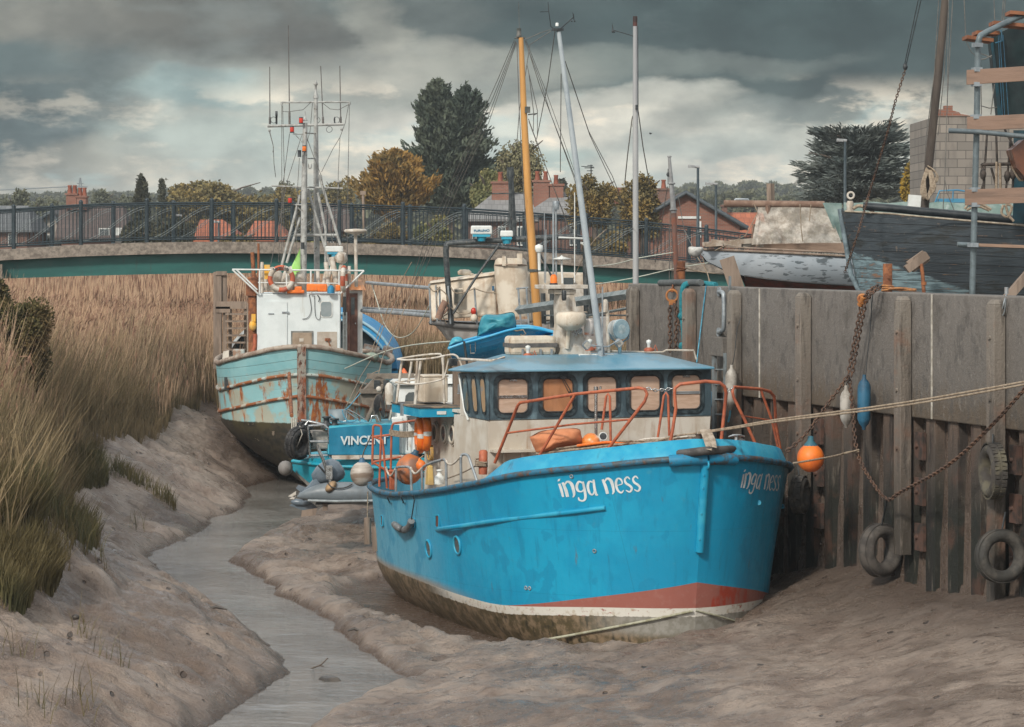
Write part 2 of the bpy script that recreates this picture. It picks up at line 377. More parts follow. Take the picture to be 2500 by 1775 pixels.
def Hraw(x,y,fine=True):
 x=np.asarray(x,float);y=np.asarray(y,float)
 ins=inside(x,y,STREAM);d=seg_dist(x,y,STREAM);d=np.where(ins,-d,d)
 dn=d+fbm(x*1.1,y*.8,3,5)*.5
 left=x<mid(np.clip(y,24,90))
 plate=.95+1.25*sm((y-34)/22)
 zl=.07*sm(dn/.25)+plate*(1-np.exp(-(np.clip(dn,0,99)/(plate*1.35))**1.45))
 k_=.10-.05*sm((y-46)/8)
 zr=.10*sm(dn/.2)+np.clip(dn,0,12)*k_+.25*sm((dn-6)/3)*(1-sm((y-50)/5))
 z=np.where(left,zl,zr)
 far=sm((y-86)/8)
 z=np.where(left,z+1.3*sm((dn-2.5)/2.4)*(1-sm((y-62)/14)),z)
 z=z*(1-far)+(2.0+1.1*sm((y-92)/40))*far
 z=z+1.6*sm((-x-11-.02*y)/8)*(1-far)
 amp=sm(dn/.8)
 if fine:
  n1=fbm(x*.9+y*.25,y*.55,3,1)*.34
  a1=fbm(x*.45+3*fbm(x*.3,y*.3,2,71),y*1.7+x*.35,4,9);a2=fbm(x*.40+2*fbm(x*.3,y*.3,2,72),y*1.5-x*.30,4,21)
  rib=np.where(left,a1,a2);rg=1-np.abs(rib)*5.5;ridge=np.clip(rg,-1,1)
  cut=np.clip(1-np.abs(fbm(x*.28+7,y*.9+x*.25,3,33))*16,0,1)
  fa=np.where(left,1.0,.45+.4*sm((y-42)/6))*(1-.75*sm((3.2-dn)/-6))
  s1_=fbm(x*.55+2,y*1.1,4,81);s2_=fbm(x*1.3,y*2.2+x*.3,4,82)
  scarp=.075*sm((s1_-.02)/.022)+.04*sm((s2_-.03)/.02)+.03*sm((fbm(x*2.6,y*4,3,83)-.04)/.02)
  z=z+amp*(n1*.8+scarp*fa+(ridge*.025+rib*.15)*fa-cut*.10*fa+fbm(x*3.2,y*3.0,4,3)*.11-np.clip(1-np.abs(fbm(x*.9,y*2.6,3,44))*22,0,1)*.035*fa)*(1-sm((y-95)/20))
  lip=np.exp(-((dn-.35)/.25)**2)*.10*vnoise(x*2.5,y*1.7,4);z=z+np.where(dn>0,lip,0)
 z=np.where(dn<0,-.06-.35*sm(-dn/.8),z)
 I=BF.I;lx=I[0][0]*x+I[0][1]*y+I[0][3];ly=I[1][0]*x+I[1][1]*y+I[1][3]
 hd=seg_dist(x,y,hull_poly);hin=inside(x,y,hull_poly);hd=np.where(hin,0,hd)+fbm(x*1.3,y*1.3,3,8)*.5
 mo=sm(1-(hd-.45)/.55)*np.where(ly<0,sm((-lx-.9)/1.4),0)
 z=z*(1-mo)+(.025+fbm(x*1.5,y*1.5,2,14)*.06)*mo
 mo2=sm(1-hd/.9)*(1-mo)*np.where(ly<.8,1,.4);z=z-.30*mo2
 wn=(x-W0.x)*WIN.x+(y-W0.y)*WIN.y;wt_=(x-W0.x)*WDIR.x+(y-W0.y)*WDIR.y
 pile=sm(1-(-wn)/3.2)*(1-sm((wt_-6)/5))
 z=z+pile*.22*(wn<.3)-.25*sm((-wt_-6)/6)*(wn<.3)*0
 qi=inside(x,y,QEDGE);qd=seg_dist(x,y,QEDGE);qd=np.where(qi,qd,-qd)
 width=np.where(wt_<WFAR+.3,.12,3.0)
 q=sm((qd-.12)/width)
 z=z*(1-q)+5.0*q
 fr=sm((y-150)/60);z=z*(1-fr)+(3.4+1.2*sm((x-5)/20))*fr
 hill=7*sm((y-420)/500)+9*sm((y-900)/1500)+fbm(x*.004,y*.003,3,31)*8*sm((y-500)/500)
 z=z+hill
 return z
def axis(segs):
 out=[]
 for a,b,s0,s1 in segs:
  p=a
  while p<b:out.append(p);p+=s0+(s1-s0)*(p-a)/(b-a)
 return np.array(out)
xs=np.concatenate([-axis([(14,30,.2,1.2),(30,120,1.2,8),(120,2500,10,300)])[::-1],axis([(-14,11,.062,.062)]),axis([(11,30,.15,1.2),(30,120,1.2,8),(120,2500,10,300)])])
ys=axis([(-60,18,6,2),(18,27,1,.15),(27,60,.105,.14),(60,95,.15,.3),(95,160,.4,2),(160,500,3,20),(500,4200,20,250)])
GX,GY=np.meshgrid(xs,ys);HZg=Hraw(GX,GY)
def ground(x,y):
 i=np.clip(np.searchsorted(xs,x)-1,0,len(xs)-2);j=np.clip(np.searchsorted(ys,y)-1,0,len(ys)-2)
 tx=(x-xs[i])/(xs[i+1]-xs[i]);ty=(y-ys[j])/(ys[j+1]-ys[j])
 return(HZg[j,i]*(1-tx)+HZg[j,i+1]*tx)*(1-ty)+(HZg[j+1,i]*(1-tx)+HZg[j+1,i+1]*tx)*ty
def hit(px,py,y0=26,y1=130):
 Y=np.linspace(y0,y1,2600);X=(px-1250)/FPX*Y;Z=CAMZ-(py-HZ)/FPX*Y
 g=ground(X,Y);i=np.argmax(Z<=g)
 if Z[i]>g[i]:i=len(Y)-1
 return Vector((X[i],Y[i],g[i]))
ny,nx=GX.shape;idx=np.arange(ny*nx).reshape(ny,nx)
F=np.stack([idx[:-1,:-1],idx[:-1,1:],idx[1:,1:],idx[1:,:-1]],-1).reshape(-1,4)
M,k,b,tc=nodemat('mud')
geo=k.n('ShaderNodeNewGeometry');gp=geo.outputs['Position'];sx_,sy_,sz_=k.sep(gp)
n1=k.noise(k.mapv(gp,(1,.5,1)),1.2,6,.6);n2=k.noise(k.mapv(gp,(3,4.5,3),rot=(0,0,.1)),1.0,8,.72);n3=k.noise(gp,26,5,.7)
c=k.mix(k.mr(n1,.35,.66),(.248,.182,.140),(.385,.305,.243))
c=k.mix(k.m('MULTIPLY',k.mr(n2,.50,.66),.75),c,(.150,.108,.080))
rb=k.noise(k.mapv(gp,(1.2,3.5,1),rot=(0,0,.06)),1.0,6,.65);c=k.mix(k.m('MULTIPLY',k.mr(rb,.57,.64),.65),c,(.105,.074,.054))
c=k.mix(k.m('MULTIPLY',k.mr(rb,.42,.34),.5),c,(.34,.29,.24))
c=k.mix(k.m('MULTIPLY',k.mr(n3,.60,.70),.6),c,(.085,.062,.046))
vd=k.vor(k.mapv(gp,(2.6,2.0,2)),1.0);pock=k.m('MULTIPLY',k.mr(vd,.13,.09),k.mr(k.noise(gp,.8,3),.40,.50));c=k.mix(k.m('MULTIPLY',pock,.85),c,(.050,.036,.026))
vd2=k.vor(k.mapv(gp,(9,5,5)),1.0);c=k.mix(k.m('MULTIPLY',k.mr(vd2,.12,.07),.6),c,(.06,.044,.032))
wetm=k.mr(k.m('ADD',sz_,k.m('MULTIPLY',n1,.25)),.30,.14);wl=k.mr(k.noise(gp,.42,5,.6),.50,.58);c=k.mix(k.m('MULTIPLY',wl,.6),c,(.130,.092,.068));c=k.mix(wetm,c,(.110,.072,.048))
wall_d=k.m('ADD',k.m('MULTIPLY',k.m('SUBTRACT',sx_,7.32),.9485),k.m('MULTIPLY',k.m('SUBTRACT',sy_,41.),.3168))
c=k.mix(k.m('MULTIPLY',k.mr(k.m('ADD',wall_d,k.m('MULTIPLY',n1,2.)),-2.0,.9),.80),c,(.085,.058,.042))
grass=k.mix(k.mr(k.noise(gp,.35,6,.6),.4,.6),(.085,.085,.035),(.15,.115,.05))
c=k.mix(k.mr(sy_,130,170),c,grass)
yard=k.mix(k.mr(k.noise(gp,1.5,6),.4,.6),(.17,.15,.13),(.11,.10,.085))
isq=k.m('MULTIPLY',k.mr(sz_,4.5,4.9),k.mr(sy_,150,120));c=k.mix(isq,c,yard)
k.put(b.inputs['Base Color'],c)
k.L(k.m('SUBTRACT',k.mr(k.noise(gp,3,4),.35,.65,.26,.56),k.m('MULTIPLY',k.m('MAXIMUM',wetm,wl),.20)),b.inputs['Roughness']);b.inputs['Specular IOR Level'].default_value=.6
bm=k.n('ShaderNodeBump');bm.inputs['Strength'].default_value=1.0;bm.inputs['Distance'].default_value=.075
hh=k.m('ADD',k.m('SUBTRACT',k.m('MULTIPLY',n2,1.0),k.m('MULTIPLY',pock,1.2)),k.m('ADD',k.m('MULTIPLY',n3,.45),k.m('MULTIPLY',k.noise(k.mapv(gp,(10,14,8),rot=(0,0,.1)),1,6,.75),.9)))
k.L(hh,bm.inputs['Height']);k.L(bm.outputs[0],b.inputs['Normal'])
mud_m=M
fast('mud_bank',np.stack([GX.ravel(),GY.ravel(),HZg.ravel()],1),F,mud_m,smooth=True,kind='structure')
M,k,b,tc=nodemat('creek_water')
gp=k.n('ShaderNodeNewGeometry').outputs['Position'];sx_,sy_,sz_=k.sep(gp)
c=k.mix(k.mr(k.noise(gp,.5,4),.4,.6),(.140,.128,.112),(.190,.176,.156));k.put(b.inputs['Base Color'],c)
b.inputs['Roughness'].default_value=.07;b.inputs['IOR'].default_value=1.38
bm=k.n('ShaderNodeBump');bm.inputs['Strength'].default_value=1.0;bm.inputs['Distance'].default_value=.055
h1=k.noise(k.mapv(gp,(3.2,5.0,1),rot=(0,0,.12)),1.0,5,.65,.8);h2=k.noise(k.mapv(gp,(.9,1.3,1)),1.0,3,.5)
calm=k.mr(k.noise(gp,.35,3),.35,.6,.35,1.0)
k.L(k.m('MULTIPLY',k.m('ADD',h1,k.m('MULTIPLY',h2,.6)),calm),bm.inputs['Height']);k.L(bm.outputs[0],b.inputs['Normal'])
fast('creek_water',[(-60,15,0),(16,15,0),(16,100,0),(-60,100,0)],[(0,1,2,3)],M,kind='structure')
def streak_mat(name,top,mid_c,low,zt,zm,zl,stretch=.14,sk=.85,dark=(.02,.018,.016),lite=(.40,.35,.30),rust_c=(.20,.10,.06)):
 M,k,b,tc=nodemat(name)
 gp=k.n('ShaderNodeNewGeometry').outputs['Position'];x,y,z=k.sep(gp)
 sv=k.mapv(gp,(1,1,stretch));s1=k.noise(sv,5,6,.62);s2=k.noise(sv,14,5,.65);bl=k.noise(gp,1.6,5,.6);fine_=k.noise(gp,22,4,.7)
 zz=k.m('ADD',z,k.m('MULTIPLY',k.m('SUBTRACT',s1,.5),1.2))
 c=k.mix(k.mr(zz,zm,zt),mid_c,top);c=k.mix(k.mr(zz,zl,zm),low,c)
 c=k.mix(k.m('MULTIPLY',k.mr(s1,.50,.64),sk),c,dark)
 c=k.mix(k.m('MULTIPLY',k.mr(s2,.56,.72),.45),c,lite)
 c=k.mix(k.m('MULTIPLY',k.mr(bl,.52,.68),.5),c,rust_c)
 c=k.mix(k.m('MULTIPLY',k.mr(fine_,.66,.74),.5),c,lite)
 k.put(b.inputs['Base Color'],c);b.inputs['Roughness'].default_value=.8
 bm=k.n('ShaderNodeBump');bm.inputs['Strength'].default_value=.6;bm.inputs['Distance'].default_value=.03
 k.L(k.m('ADD',fine_,s2),bm.inputs['Height']);k.L(bm.outputs[0],b.inputs['Normal'])
 return M
conc=streak_mat('quay_concrete',(.165,.152,.137),(.138,.126,.112),(.098,.076,.054),5.7,4.6,3.9,dark=(.036,.034,.032),lite=(.30,.28,.25),rust_c=(.070,.062,.052),sk=.45,stretch=.5)
pile_m=streak_mat('pile_steel',(.112,.078,.058),(.060,.048,.038),(.010,.012,.008),3.9,3.2,2.2,dark=(.014,.012,.011),lite=(.24,.21,.17),rust_c=(.12,.055,.034))
post_m=streak_mat('timber_post',(.20,.178,.150),(.14,.117,.096),(.05,.042,.032),5.6,3.6,2.0,dark=(.07,.06,.05),lite=(.33,.28,.23))
TN=-11.5
qw=thing('quay_wall','weathered concrete quay wall above rusty steel sheet piling','wall',wallpt(0))
joint_t=[TN]+sorted([wall_t(p)for p in(2278,1857,1786)])+[WFAR]
mb=MB()
for a,c_ in zip(joint_t[:-1],joint_t[1:]):
 mb.hexa([wallpt(a+.006,-.02,3.88),wallpt(c_-.006,-.02,3.88),wallpt(c_-.006,.42,3.88),wallpt(a+.006,.42,3.88),wallpt(a+.006,-.02,5.8),wallpt(c_-.006,-.02,5.8),wallpt(c_-.006,.42,5.8),wallpt(a+.006,.42,5.8)])
mb.build('concrete_wall',conc,qw,bevel=.02)
mb=MB()
for t_ in joint_t[1:-1]:mb.box(wallpt(t_,-.018,4.84),(.02,.03,1.9),rz=math.atan2(WDIR.y,WDIR.x))
mb.build('joint_sealant',mat('sealant',(.55,.53,.47),(.35,.33,.28),8,rough=.8),qw)
mb=MB();prof=[];t_=TN;P_=.74
while t_<WFAR-.2:
 prof+=[(t_,.46),(t_+.22,.46),(t_+.29,.04),(t_+P_-.13,.04),(t_+P_-.03,.46)];t_+=P_
NZ=8;rows=[]
for i in range(NZ+1):
 z=-.8+(3.9+.8)*i/NZ
 rows.append([wallpt(a,n_,z)for a,n_ in prof])
mb.grid(rows,smooth=False)
rz_=math.atan2(WDIR.y,WDIR.x)
mb.build('sheet_piling',pile_m,qw)
mb=MB()
mb.hexa([wallpt(WFAR-.4,.02,-.8),wallpt(WFAR-.02,.02,-.8),wallpt(WFAR-.02,9,-.8),wallpt(WFAR-.4,9,-.8),wallpt(WFAR-.4,.02,3.86),wallpt(WFAR-.02,.02,3.86),wallpt(WFAR-.02,9,5.6),wallpt(WFAR-.4,9,5.6)])
mb.build('end_wall',conc,qw)
for px_ in(2451,2222,1978,1809,1698,1560):
 t_=wall_t(px_);zb=1.75 if px_ in(2222,)else(2.5 if px_==1978 else 1.0)
 mb=MB().box(wallpt(t_,-.13,(5.68+zb)/2),(.24,.19,5.68-zb),rz=rz_)
 mb.box(wallpt(t_,-.13,5.715),(.24,.19,.07),rz=rz_,taper=.6)
 for zz in(5.2,4.3,3.4):mb.lathe([(.035,0),(.03,.03)],wallpt(t_,-.225,zz),-WIN,8)
 mb.build('timber_post',post_m,qw,bevel=.012)
mb=MB()
for px_ in(2222,2451,1978):
 t_=wall_t(px_)-.3
 for zz in(3.45,2.75,2.05):
  mb.box(wallpt(t_-.05,-.0,zz),(.28,.06,.42),rz=rz_);mb.lathe([(.04,0),(.03,.04)],wallpt(t_,-.03,zz),-WIN,8)
mb.build('bracket',mat('bracket_rust',(.085,.045,.032),(.03,.024,.02),5,rough=.9),qw)
def brY(px):
 a=(px-1250)/FPX;return 102/(1-.22*a)
bx=[-300,0,198,359,518,700,830,985,1135,1288,1433,1580,1727,1850,2000,2400]
rail_y=[526,511,498,493.6,493,494,497,502,507,517,529,541,557,573,596,660]
deck_y=[625,610,598,592,590,591,593,598,605,614,623,633,645,656,672,710]
beam_y=[653,636,626,621,618,619,621,624,630,640,651,658,665,672,688,725]
gird_y=[697,681,674,670,667,667,669,673,679,684,689,692,697,703,715,745]
def bp(px,arr,off=0.):
 Y=brY(px);p=PT(px,np.interp(px,bx,arr),Y);return p+Vector((-.215,.977,0))*off
bridge=thing('road_bridge','arched footbridge with dark blue railings over a teal girder and concrete edge','bridge',bp(1000,gird_y))
cols_=list(range(-300,2401,50))
def slab(top,bot,o0,o1,dz=0.):
 mb=MB();rows=[]
 for px_ in cols_:
  a=bp(px_,top,o0);c_=bp(px_,bot,o0);e=bp(px_,bot,o1)+Vector((0,0,0));g=bp(px_,top,o1)
  e.z=c_.z;g.z=a.z;rows.append([a,c_,e,g])
 mb.grid(rows,smooth=False,closed=True);return mb
WB=4.6
M,k,b,tc=nodemat('bridge_concrete')
nn=k.noise(tc,6,6,.7);k.put(b.inputs['Base Color'],k.mix(k.mr(nn,.35,.65),(.135,.115,.095),(.30,.26,.215)));b.inputs['Roughness'].default_value=.9
beamc=M
mb=slab(deck_y,beam_y,0,WB);mb.build('concrete_edge',beamc,bridge)
mb=slab(beam_y,gird_y,.35,.9);mb.build('girder',mat('teal_girder',(.018,.125,.110),(.014,.095,.085),1.2,rough=.5,stretch=(.3,.3,1),streak=(.04,.08,.07)),bridge)
mb=slab(beam_y,gird_y,WB-.9,WB-.4);mb.build('girder',MATS['teal_girder'],bridge)
rail_m=mat('navy_rail',(.012,.024,.031),(.022,.038,.046),7,rough=.45)
lite_m=mat('bare_rail',(.20,.235,.235),(.12,.14,.14),9,rough=.4)
for side,off,posts in((0,.12,[34,198,359,518,676,830,985,1135,1288,1433,1580,1727,1868,2005]),(1,WB-.15,[-15,145,301,455,608,757,908,1056,1200,1347,1484,1624,1765,1900])):
 mb=MB()
 def rp(px_,f):a=bp(px_,rail_y,off);d_=bp(px_,deck_y,off);return a.lerp(d_,f)
 full=list(range(-300,2101,40))
 mb.tube([rp(q,.02)for q in full],.035,6);mb.tube([rp(q,.07)for q in full],.018,5);mb.tube([rp(q,.93)for q in full],.03,6);mb.tube([rp(q,.875)for q in full],.018,5)
 step=9.4
 q=-300.
 while q<2100:
  mb.tube([rp(q,.07),rp(q,.93)],.011,4,smooth=False);q+=step
 mb.build('railing',rail_m,bridge)
 mb=MB()
 for a,c_ in zip(posts[:-1],posts[1:]):
  for(f0,f1)in((0.0,.0),(.06,.06)):
   for fl in(0,):
    pts=[]
    for j in range(11):
     s_=j/10;yy=.90-.8*(s_*s_*(3-2*s_));qq=a+(c_-a)*s_ if not fl else c_-(c_-a)*s_
     pts.append(rp(qq,min(.9,yy+f0)))
    mb.tube(pts,.0105,4)
 mb.build('curved_bar',lite_m if side==0 else lite_m,bridge)
 for px_ in posts:
  mb=MB();a=rp(px_,-.05);c_=rp(px_,1.12);r_=.075
  mb.tube([c_,a],r_,8,smooth=True);mb.ball(a,r_*1.05,n=8);mb.build('rail_post',rail_m,bridge)
mb=MB()
for px0,px1 in((-300,5),(1840,2400)):
 a=bp(px0,deck_y,-.2);c_=bp(px1,deck_y,-.2)
 n_=Vector((-.215,.977,0))*(WB+.6)
 mb.hexa([Vector((a.x,a.y,1)),Vector((c_.x,c_.y,1)),Vector((c_.x,c_.y,1))+n_,Vector((a.x,a.y,1))+n_,a-Vector((0,0,.5)),c_-Vector((0,0,.5)),c_+n_-Vector((0,0,.5)),a+n_-Vector((0,0,.5))])
mb.build('abutment',beamc,bridge)
class Hull:
 """hull lofted between a waterline outline and a rail outline; t=0 waterline, t=1 rail, t<0 below water"""
 def __init__(s,fr,wl,rl,zw,zr,zb=-.5,flare=1.25,keel=.55):
  s.fr,s.wl,s.rl,s.zw,s.zr,s.zb,s.fl,s.keel=fr,wl,rl,zw,zr,zb,flare,keel;s.n=len(wl)
 def at(s,i,t,side,out=0.):
  i=max(0.,min(i,s.n-1.0001));a=int(i);f=i-a
  wx,wy=[s.wl[a][q]*(1-f)+s.wl[a+1][q]*f for q in(0,1)];rx,ry=[s.rl[a][q]*(1-f)+s.rl[a+1][q]*f for q in(0,1)]
  zr=s.zr(rx)
  if t>=0:
   e=t**s.fl;x=wx+(rx-wx)*e;y=wy+(ry-wy)*e;z=s.zw+(zr-s.zw)*t
  else:
   e=-t;x=wx*(1-.06*e*e)if wx<0 else wx;y=wy*(1-(1-s.keel)*e**1.6);z=s.zw+(s.zb-s.zw)*e
  p=Vector((x,(y+out)*side,z))
  return p
 def nrm(s,i,t,side):
  a=s.at(i+.05,t,side)-s.at(i-.05,t,side);c=s.at(i,t+.02,side)-s.at(i,t-.02,side)
  n=a.cross(c).normalized();return n if n.y*side>0 or(abs(n.y)<.2 and n.x>0)else-n
 def find(s,px,py,side,i0=0,i1=None):
  """surface parameters (i,t) seen at a pixel"""
  if i1 is None:i1=s.n-1
  best=None
  for a in np.linspace(i0,i1,90):
   for t in np.linspace(-.6,1.15,30):
    q=proj(s.fr.w(*s.at(a,t,side)));e=(q[0]-px)**2+(q[1]-py)**2
    if best is None or e<best[0]:best=(e,a,t)
  e,a,t=best;da,dt=(i1-i0)/90,.06
  for _ in range(14):
   for aa in(a-da,a,a+da):
    for tt in(t-dt,t,t+dt):
     q=proj(s.fr.w(*s.at(aa,tt,side)));e2=(q[0]-px)**2+(q[1]-py)**2
     if e2<e:e,a,t=e2,aa,tt
   da*=.6;dt*=.6
  return a,t
 def on(s,px,py,side,out=.02,**kw):
  a,t=s.find(px,py,side,**kw);p=s.at(a,t,side);return p+s.nrm(a,t,side)*out
 def mesh(s,rows=(-1,-.6,-.3,-.1,0,.08,.2,.35,.5,.65,.8,.92,1.0)):
  mb=MB(s.fr)
  for side in(1,-1):
   g=[[s.at(i,t,side)for t in rows]for i in range(s.n)]
   if side==1:g=g[::-1]
   mb.grid(g)
  return mb
 def edge(s,t,side,i0=0,i1=None,out=0.):
  i1=s.n-1 if i1 is None else i1
  return[s.at(i,t,side)+s.nrm(i,t,side)*out for i in np.linspace(i0,i1,int((i1-i0)*1.2)+2)]
def fit_sheer(fr,rl,samples):
 """rail height along x from pixels read on the starboard (-1) or port (+1) rail"""
 xs_,zs_=[],[]
 for px,py,side,i0,i1 in samples:
  best=None
  for i in np.linspace(i0,i1,400):
   a=int(min(i,len(rl)-1.001));f=i-a;x=rl[a][0]*(1-f)+rl[a+1][0]*f;y=(rl[a][1]*(1-f)+rl[a+1][1]*f)*side
   w=fr.w(x,y,0);e=abs(1250+FPX*w.x/w.y-px)
   if best is None or e<best[0]:best=(e,x,CAMZ-(py-HZ)/FPX*w.y)
  xs_.append(best[1]);zs_.append(best[2])
 o=np.argsort(xs_);return np.array(xs_)[o],np.array(zs_)[o]
NB=len(BRL)
sx_s,sz_s=fit_sheer(BF,BRL,[(1700,1116,-1,0,8),(1659,1119,-1,0,20),(1481,1136,-1,0,40),(1265,1158,-1,0,48),(1168,1179,-1,0,52),(1087,1194,-1,0,56),(1024,1203,-1,20,60),(962,1207,-1,30,62),(928,1200,-1,40,66)])
bzr=lambda x:float(np.interp(x,sx_s,sz_s))
print('SHEER',list(zip(sx_s.round(2),sz_s.round(2))))
BH=Hull(BF,BWL,BRL,.68,bzr,zb=-.6,flare=1.15,keel=.6)
boat=thing('blue_boat','large bright blue steel boat with wheelhouse, aground beside the quay wall','boat',BF.o,BF.rz)
M,k,b,tc=nodemat('blue_hull')
x,y,z=k.sep(tc)
n1=k.noise(tc,.9,5,.6);n2=k.noise(k.mapv(tc,(1,1,.10)),7,6,.65);n3=k.noise(tc,9,5,.65);n4=k.noise(k.mapv(tc,(1,1,.3)),2.5,5)
c=k.mix(k.mr(n1,.40,.62),(.003,.262,.455),(.007,.315,.515))
fade=k.mr(k.m('ADD',x,k.m('MULTIPLY',n1,2.)),-3.2,-6.0)
c=k.mix(k.m('MULTIPLY',fade,.75),c,(.12,.38,.52))
c=k.mix(k.m('MULTIPLY',k.mr(n2,.52,.68),.42),c,(.005,.165,.300))
c=k.mix(k.m('MULTIPLY',k.mr(k.noise(tc,4.5,6,.7),.62,.68),.65),c,(.03,.28,.43))
patch=k.m('MULTIPLY',k.mr(k.noise(tc,1.7,3,.5),.60,.62),.5);c=k.mix(patch,c,(.005,.215,.385))
darkish=k.m('MULTIPLY',k.mr(k.m('ADD',y,k.m('MULTIPLY',n2,1.2)),2.2,3.1),.85);c=k.mix(darkish,c,(.055,.075,.080))  # hull colour turns darker and greyer towards the port side
sx1=k.mr(k.m('PINGPONG',k.m('ADD',x,.3),.95),.006,.001);sz1=k.mr(k.m('PINGPONG',k.m('ADD',z,k.m('MULTIPLY',x,-.04)),.52),.006,.001);seam=k.m('MAXIMUM',sx1,sz1)
c=k.mix(k.m('MULTIPLY',seam,.30),c,(.004,.10,.17))
rrun=k.m('MULTIPLY',k.mr(k.noise(k.mapv(tc,(1,1,.07)),9,4,.6),.66,.72),k.mr(k.noise(tc,1.3,3),.5,.62));c=k.mix(k.m('MULTIPLY',rrun,.55),c,(.13,.075,.045))
scrp=k.m('MULTIPLY',k.mr(k.noise(k.mapv(tc,(.5,.5,6),rot=(0,.15,0)),3.2,5,.75),.67,.70),.6);c=k.mix(scrp,c,(.07,.33,.46))
wtop=k.m('ADD',.67,k.mr(x,-3.2,0,0,.19));wedge=k.m('ADD',wtop,k.m('SUBTRACT',k.m('MULTIPLY',k.mr(k.m('ABSOLUTE',y),2.35,0.0,0,1,False),.42),.01))
redc=k.mix(k.mr(n4,.58,.64),(.30,.105,.082),(.34,.045,.022));redc=k.mix(k.m('MULTIPLY',k.mr(n3,.52,.68),.5),redc,(.34,.16,.13))
isred=k.m('MULTIPLY',k.m('LESS_THAN',z,wedge),k.m('GREATER_THAN',x,-4));c=k.mix(isred,c,redc)
rs=k.mr(k.noise(k.mapv(tc,(1,1,.12)),11,5,.7),.60,.72)
c=k.mix(k.m('MULTIPLY',rs,k.m('MULTIPLY',k.mr(z,2.2,1.6),k.mr(z,1.2,1.6))),c,k.mix(.5,c,(.02,.10,.18)))
tide=k.m('ADD',.63,k.m('MULTIPLY',n3,.06));wtop=k.m('ADD',.67,k.mr(x,-3.2,0,0,.19))
tan_z=k.m('MULTIPLY',k.mr(z,k.m('ADD',tide,.16),tide),k.mr(x,-3,-6));c=k.mix(k.m('MULTIPLY',tan_z,.75),c,(.34,.24,.15))
white=k.m('MULTIPLY',k.m('LESS_THAN',z,wtop),k.m('MULTIPLY',k.mr(x,-6.6,-4.4),k.mr(k.noise(k.mapv(tc,(1,1,3)),6,5,.7),.66,.60)));c=k.mix(white,c,k.mix(k.mr(n3,.5,.7),(.60,.58,.52),(.42,.36,.27)))
low=k.m('LESS_THAN',z,k.m('ADD',k.m('SUBTRACT',wtop,.135),k.m('MULTIPLY',k.m('SUBTRACT',n3,.5),.06)))
lowa=k.m('MAXIMUM',low,k.m('MULTIPLY',k.m('LESS_THAN',z,tide),k.mr(x,-4.6,-6.4)))
slime=k.mix(k.mr(k.noise(tc,5,6,.7),.42,.6),(.085,.066,.034),(.22,.16,.10));slime=k.mix(k.mr(k.noise(k.mapv(tc,(1,1,.3)),9,5,.7),.52,.66),slime,(.030,.027,.016))
grey=k.mix(k.mr(n3,.4,.6),(.27,.26,.23),(.20,.19,.16))
slime=k.mix(k.m('MULTIPLY',k.mr(x,-1.2,-.2),k.mr(z,.35,.5)),slime,grey)
c=k.mix(lowa,c,slime)
k.put(b.inputs['Base Color'],c);k.L(k.mr(n3,.3,.7,.32,.5),b.inputs['Roughness'])
bm=k.n('ShaderNodeBump');bm.inputs['Strength'].default_value=.35;bm.inputs['Distance'].default_value=.03
k.L(k.m('ADD',k.noise(tc,2.2,3),k.m('MULTIPLY',n3,.15)),bm.inputs['Height']);k.L(bm.outputs[0],b.inputs['Normal'])
bluehull=M
hull_o=BH.mesh().build('hull',bluehull,boat)
blue2=mat('blue_paint',(.006,.270,.455),(.03,.34,.50),2.5,rough=.42,streak=(.02,.12,.2),speck=(.10,.09,.08),spsc=18,splo=.68,sphi=.76)
paleblue=mat('faded_blue',(.16,.37,.47),(.10,.29,.40),2,rough=.42,streak=(.24,.42,.50),slo=.5)
strake_m=mat('worn_strake',(.020,.13,.22),(.05,.07,.08),6,lo=.45,hi=.6,rough=.6,speck=(.14,.07,.045),spsc=12,splo=.58,sphi=.66)
mb=MB(BF)
for s_ in(1,-1):mb.tube(BH.edge(1.0,s_,0,NB-1.01,.03),.055,6)
mb.build('rubbing_strake',strake_m,boat)
iE=44.5 if NB>60 else 40
for cand in np.linspace(20,60,200):
 q=proj(BF.w(*BH.at(cand,1,-1)))
 if q[0]<1175:iE=cand;break
mb=MB(BF);deck_pts={}
BAND=.25
for s_ in(1,-1):
 rows=[]
 for i in np.linspace(0,iE,48):
  f=min(1.,max(0.,(iE-i)/3.2));p=BH.at(i,1,s_);n=BH.nrm(i,1,s_);n.z=0;n.normalize()
  top=p-n*(.13*f)+Vector((0,0,.02+BAND*f));top2=top-n*.10+Vector((0,0,-.0));top3=top2-Vector((0,0,.06*f))
  rows.append([p,top,top2,top3]);deck_pts.setdefault(s_,[]).append(top3)
 if s_==1:rows=rows[::-1]
 mb.grid(rows)
mb.build('bulwark',blue2,boat)
mb=MB(BF)
rr=[]
for a,c_ in zip(deck_pts[1],deck_pts[-1]):rr.append([a.lerp(c_,j/6)+Vector((0,0,.05*math.sin(math.pi*j/6)))for j in range(7)])
mb.grid(rr[::-1]);mb.build('foredeck',mat('deck_oxide',(.24,.085,.050),(.15,.08,.06),4,rough=.75),boat)
mb=MB(BF);rr=[]
for i in np.linspace(iE-1,NB-1.01,40):
 a=BH.at(i,1,1);c_=BH.at(i,1,-1);a.y*=.93;c_.y*=.93;a.z=c_.z=bzr(a.x)-.45;rr.append([a.lerp(c_,j/6)for j in range(7)])
mb.grid(rr[::-1]);mb.build('deck',mat('deck_red',(.30,.10,.055),(.36,.33,.28),1.2,rough=.7),boat)
mb=MB(BF)
st=[BH.at(0,t,1)for t in np.linspace(.42,.97,8)]
for i in range(len(st)):st[i]=Vector((st[i].x+.03,0,st[i].z))
mb.tube(st,.075,8)
mb.torus(st[-1]+Vector((.09,0,-.04)),(.2,1,.0),.055,.018,12,6)
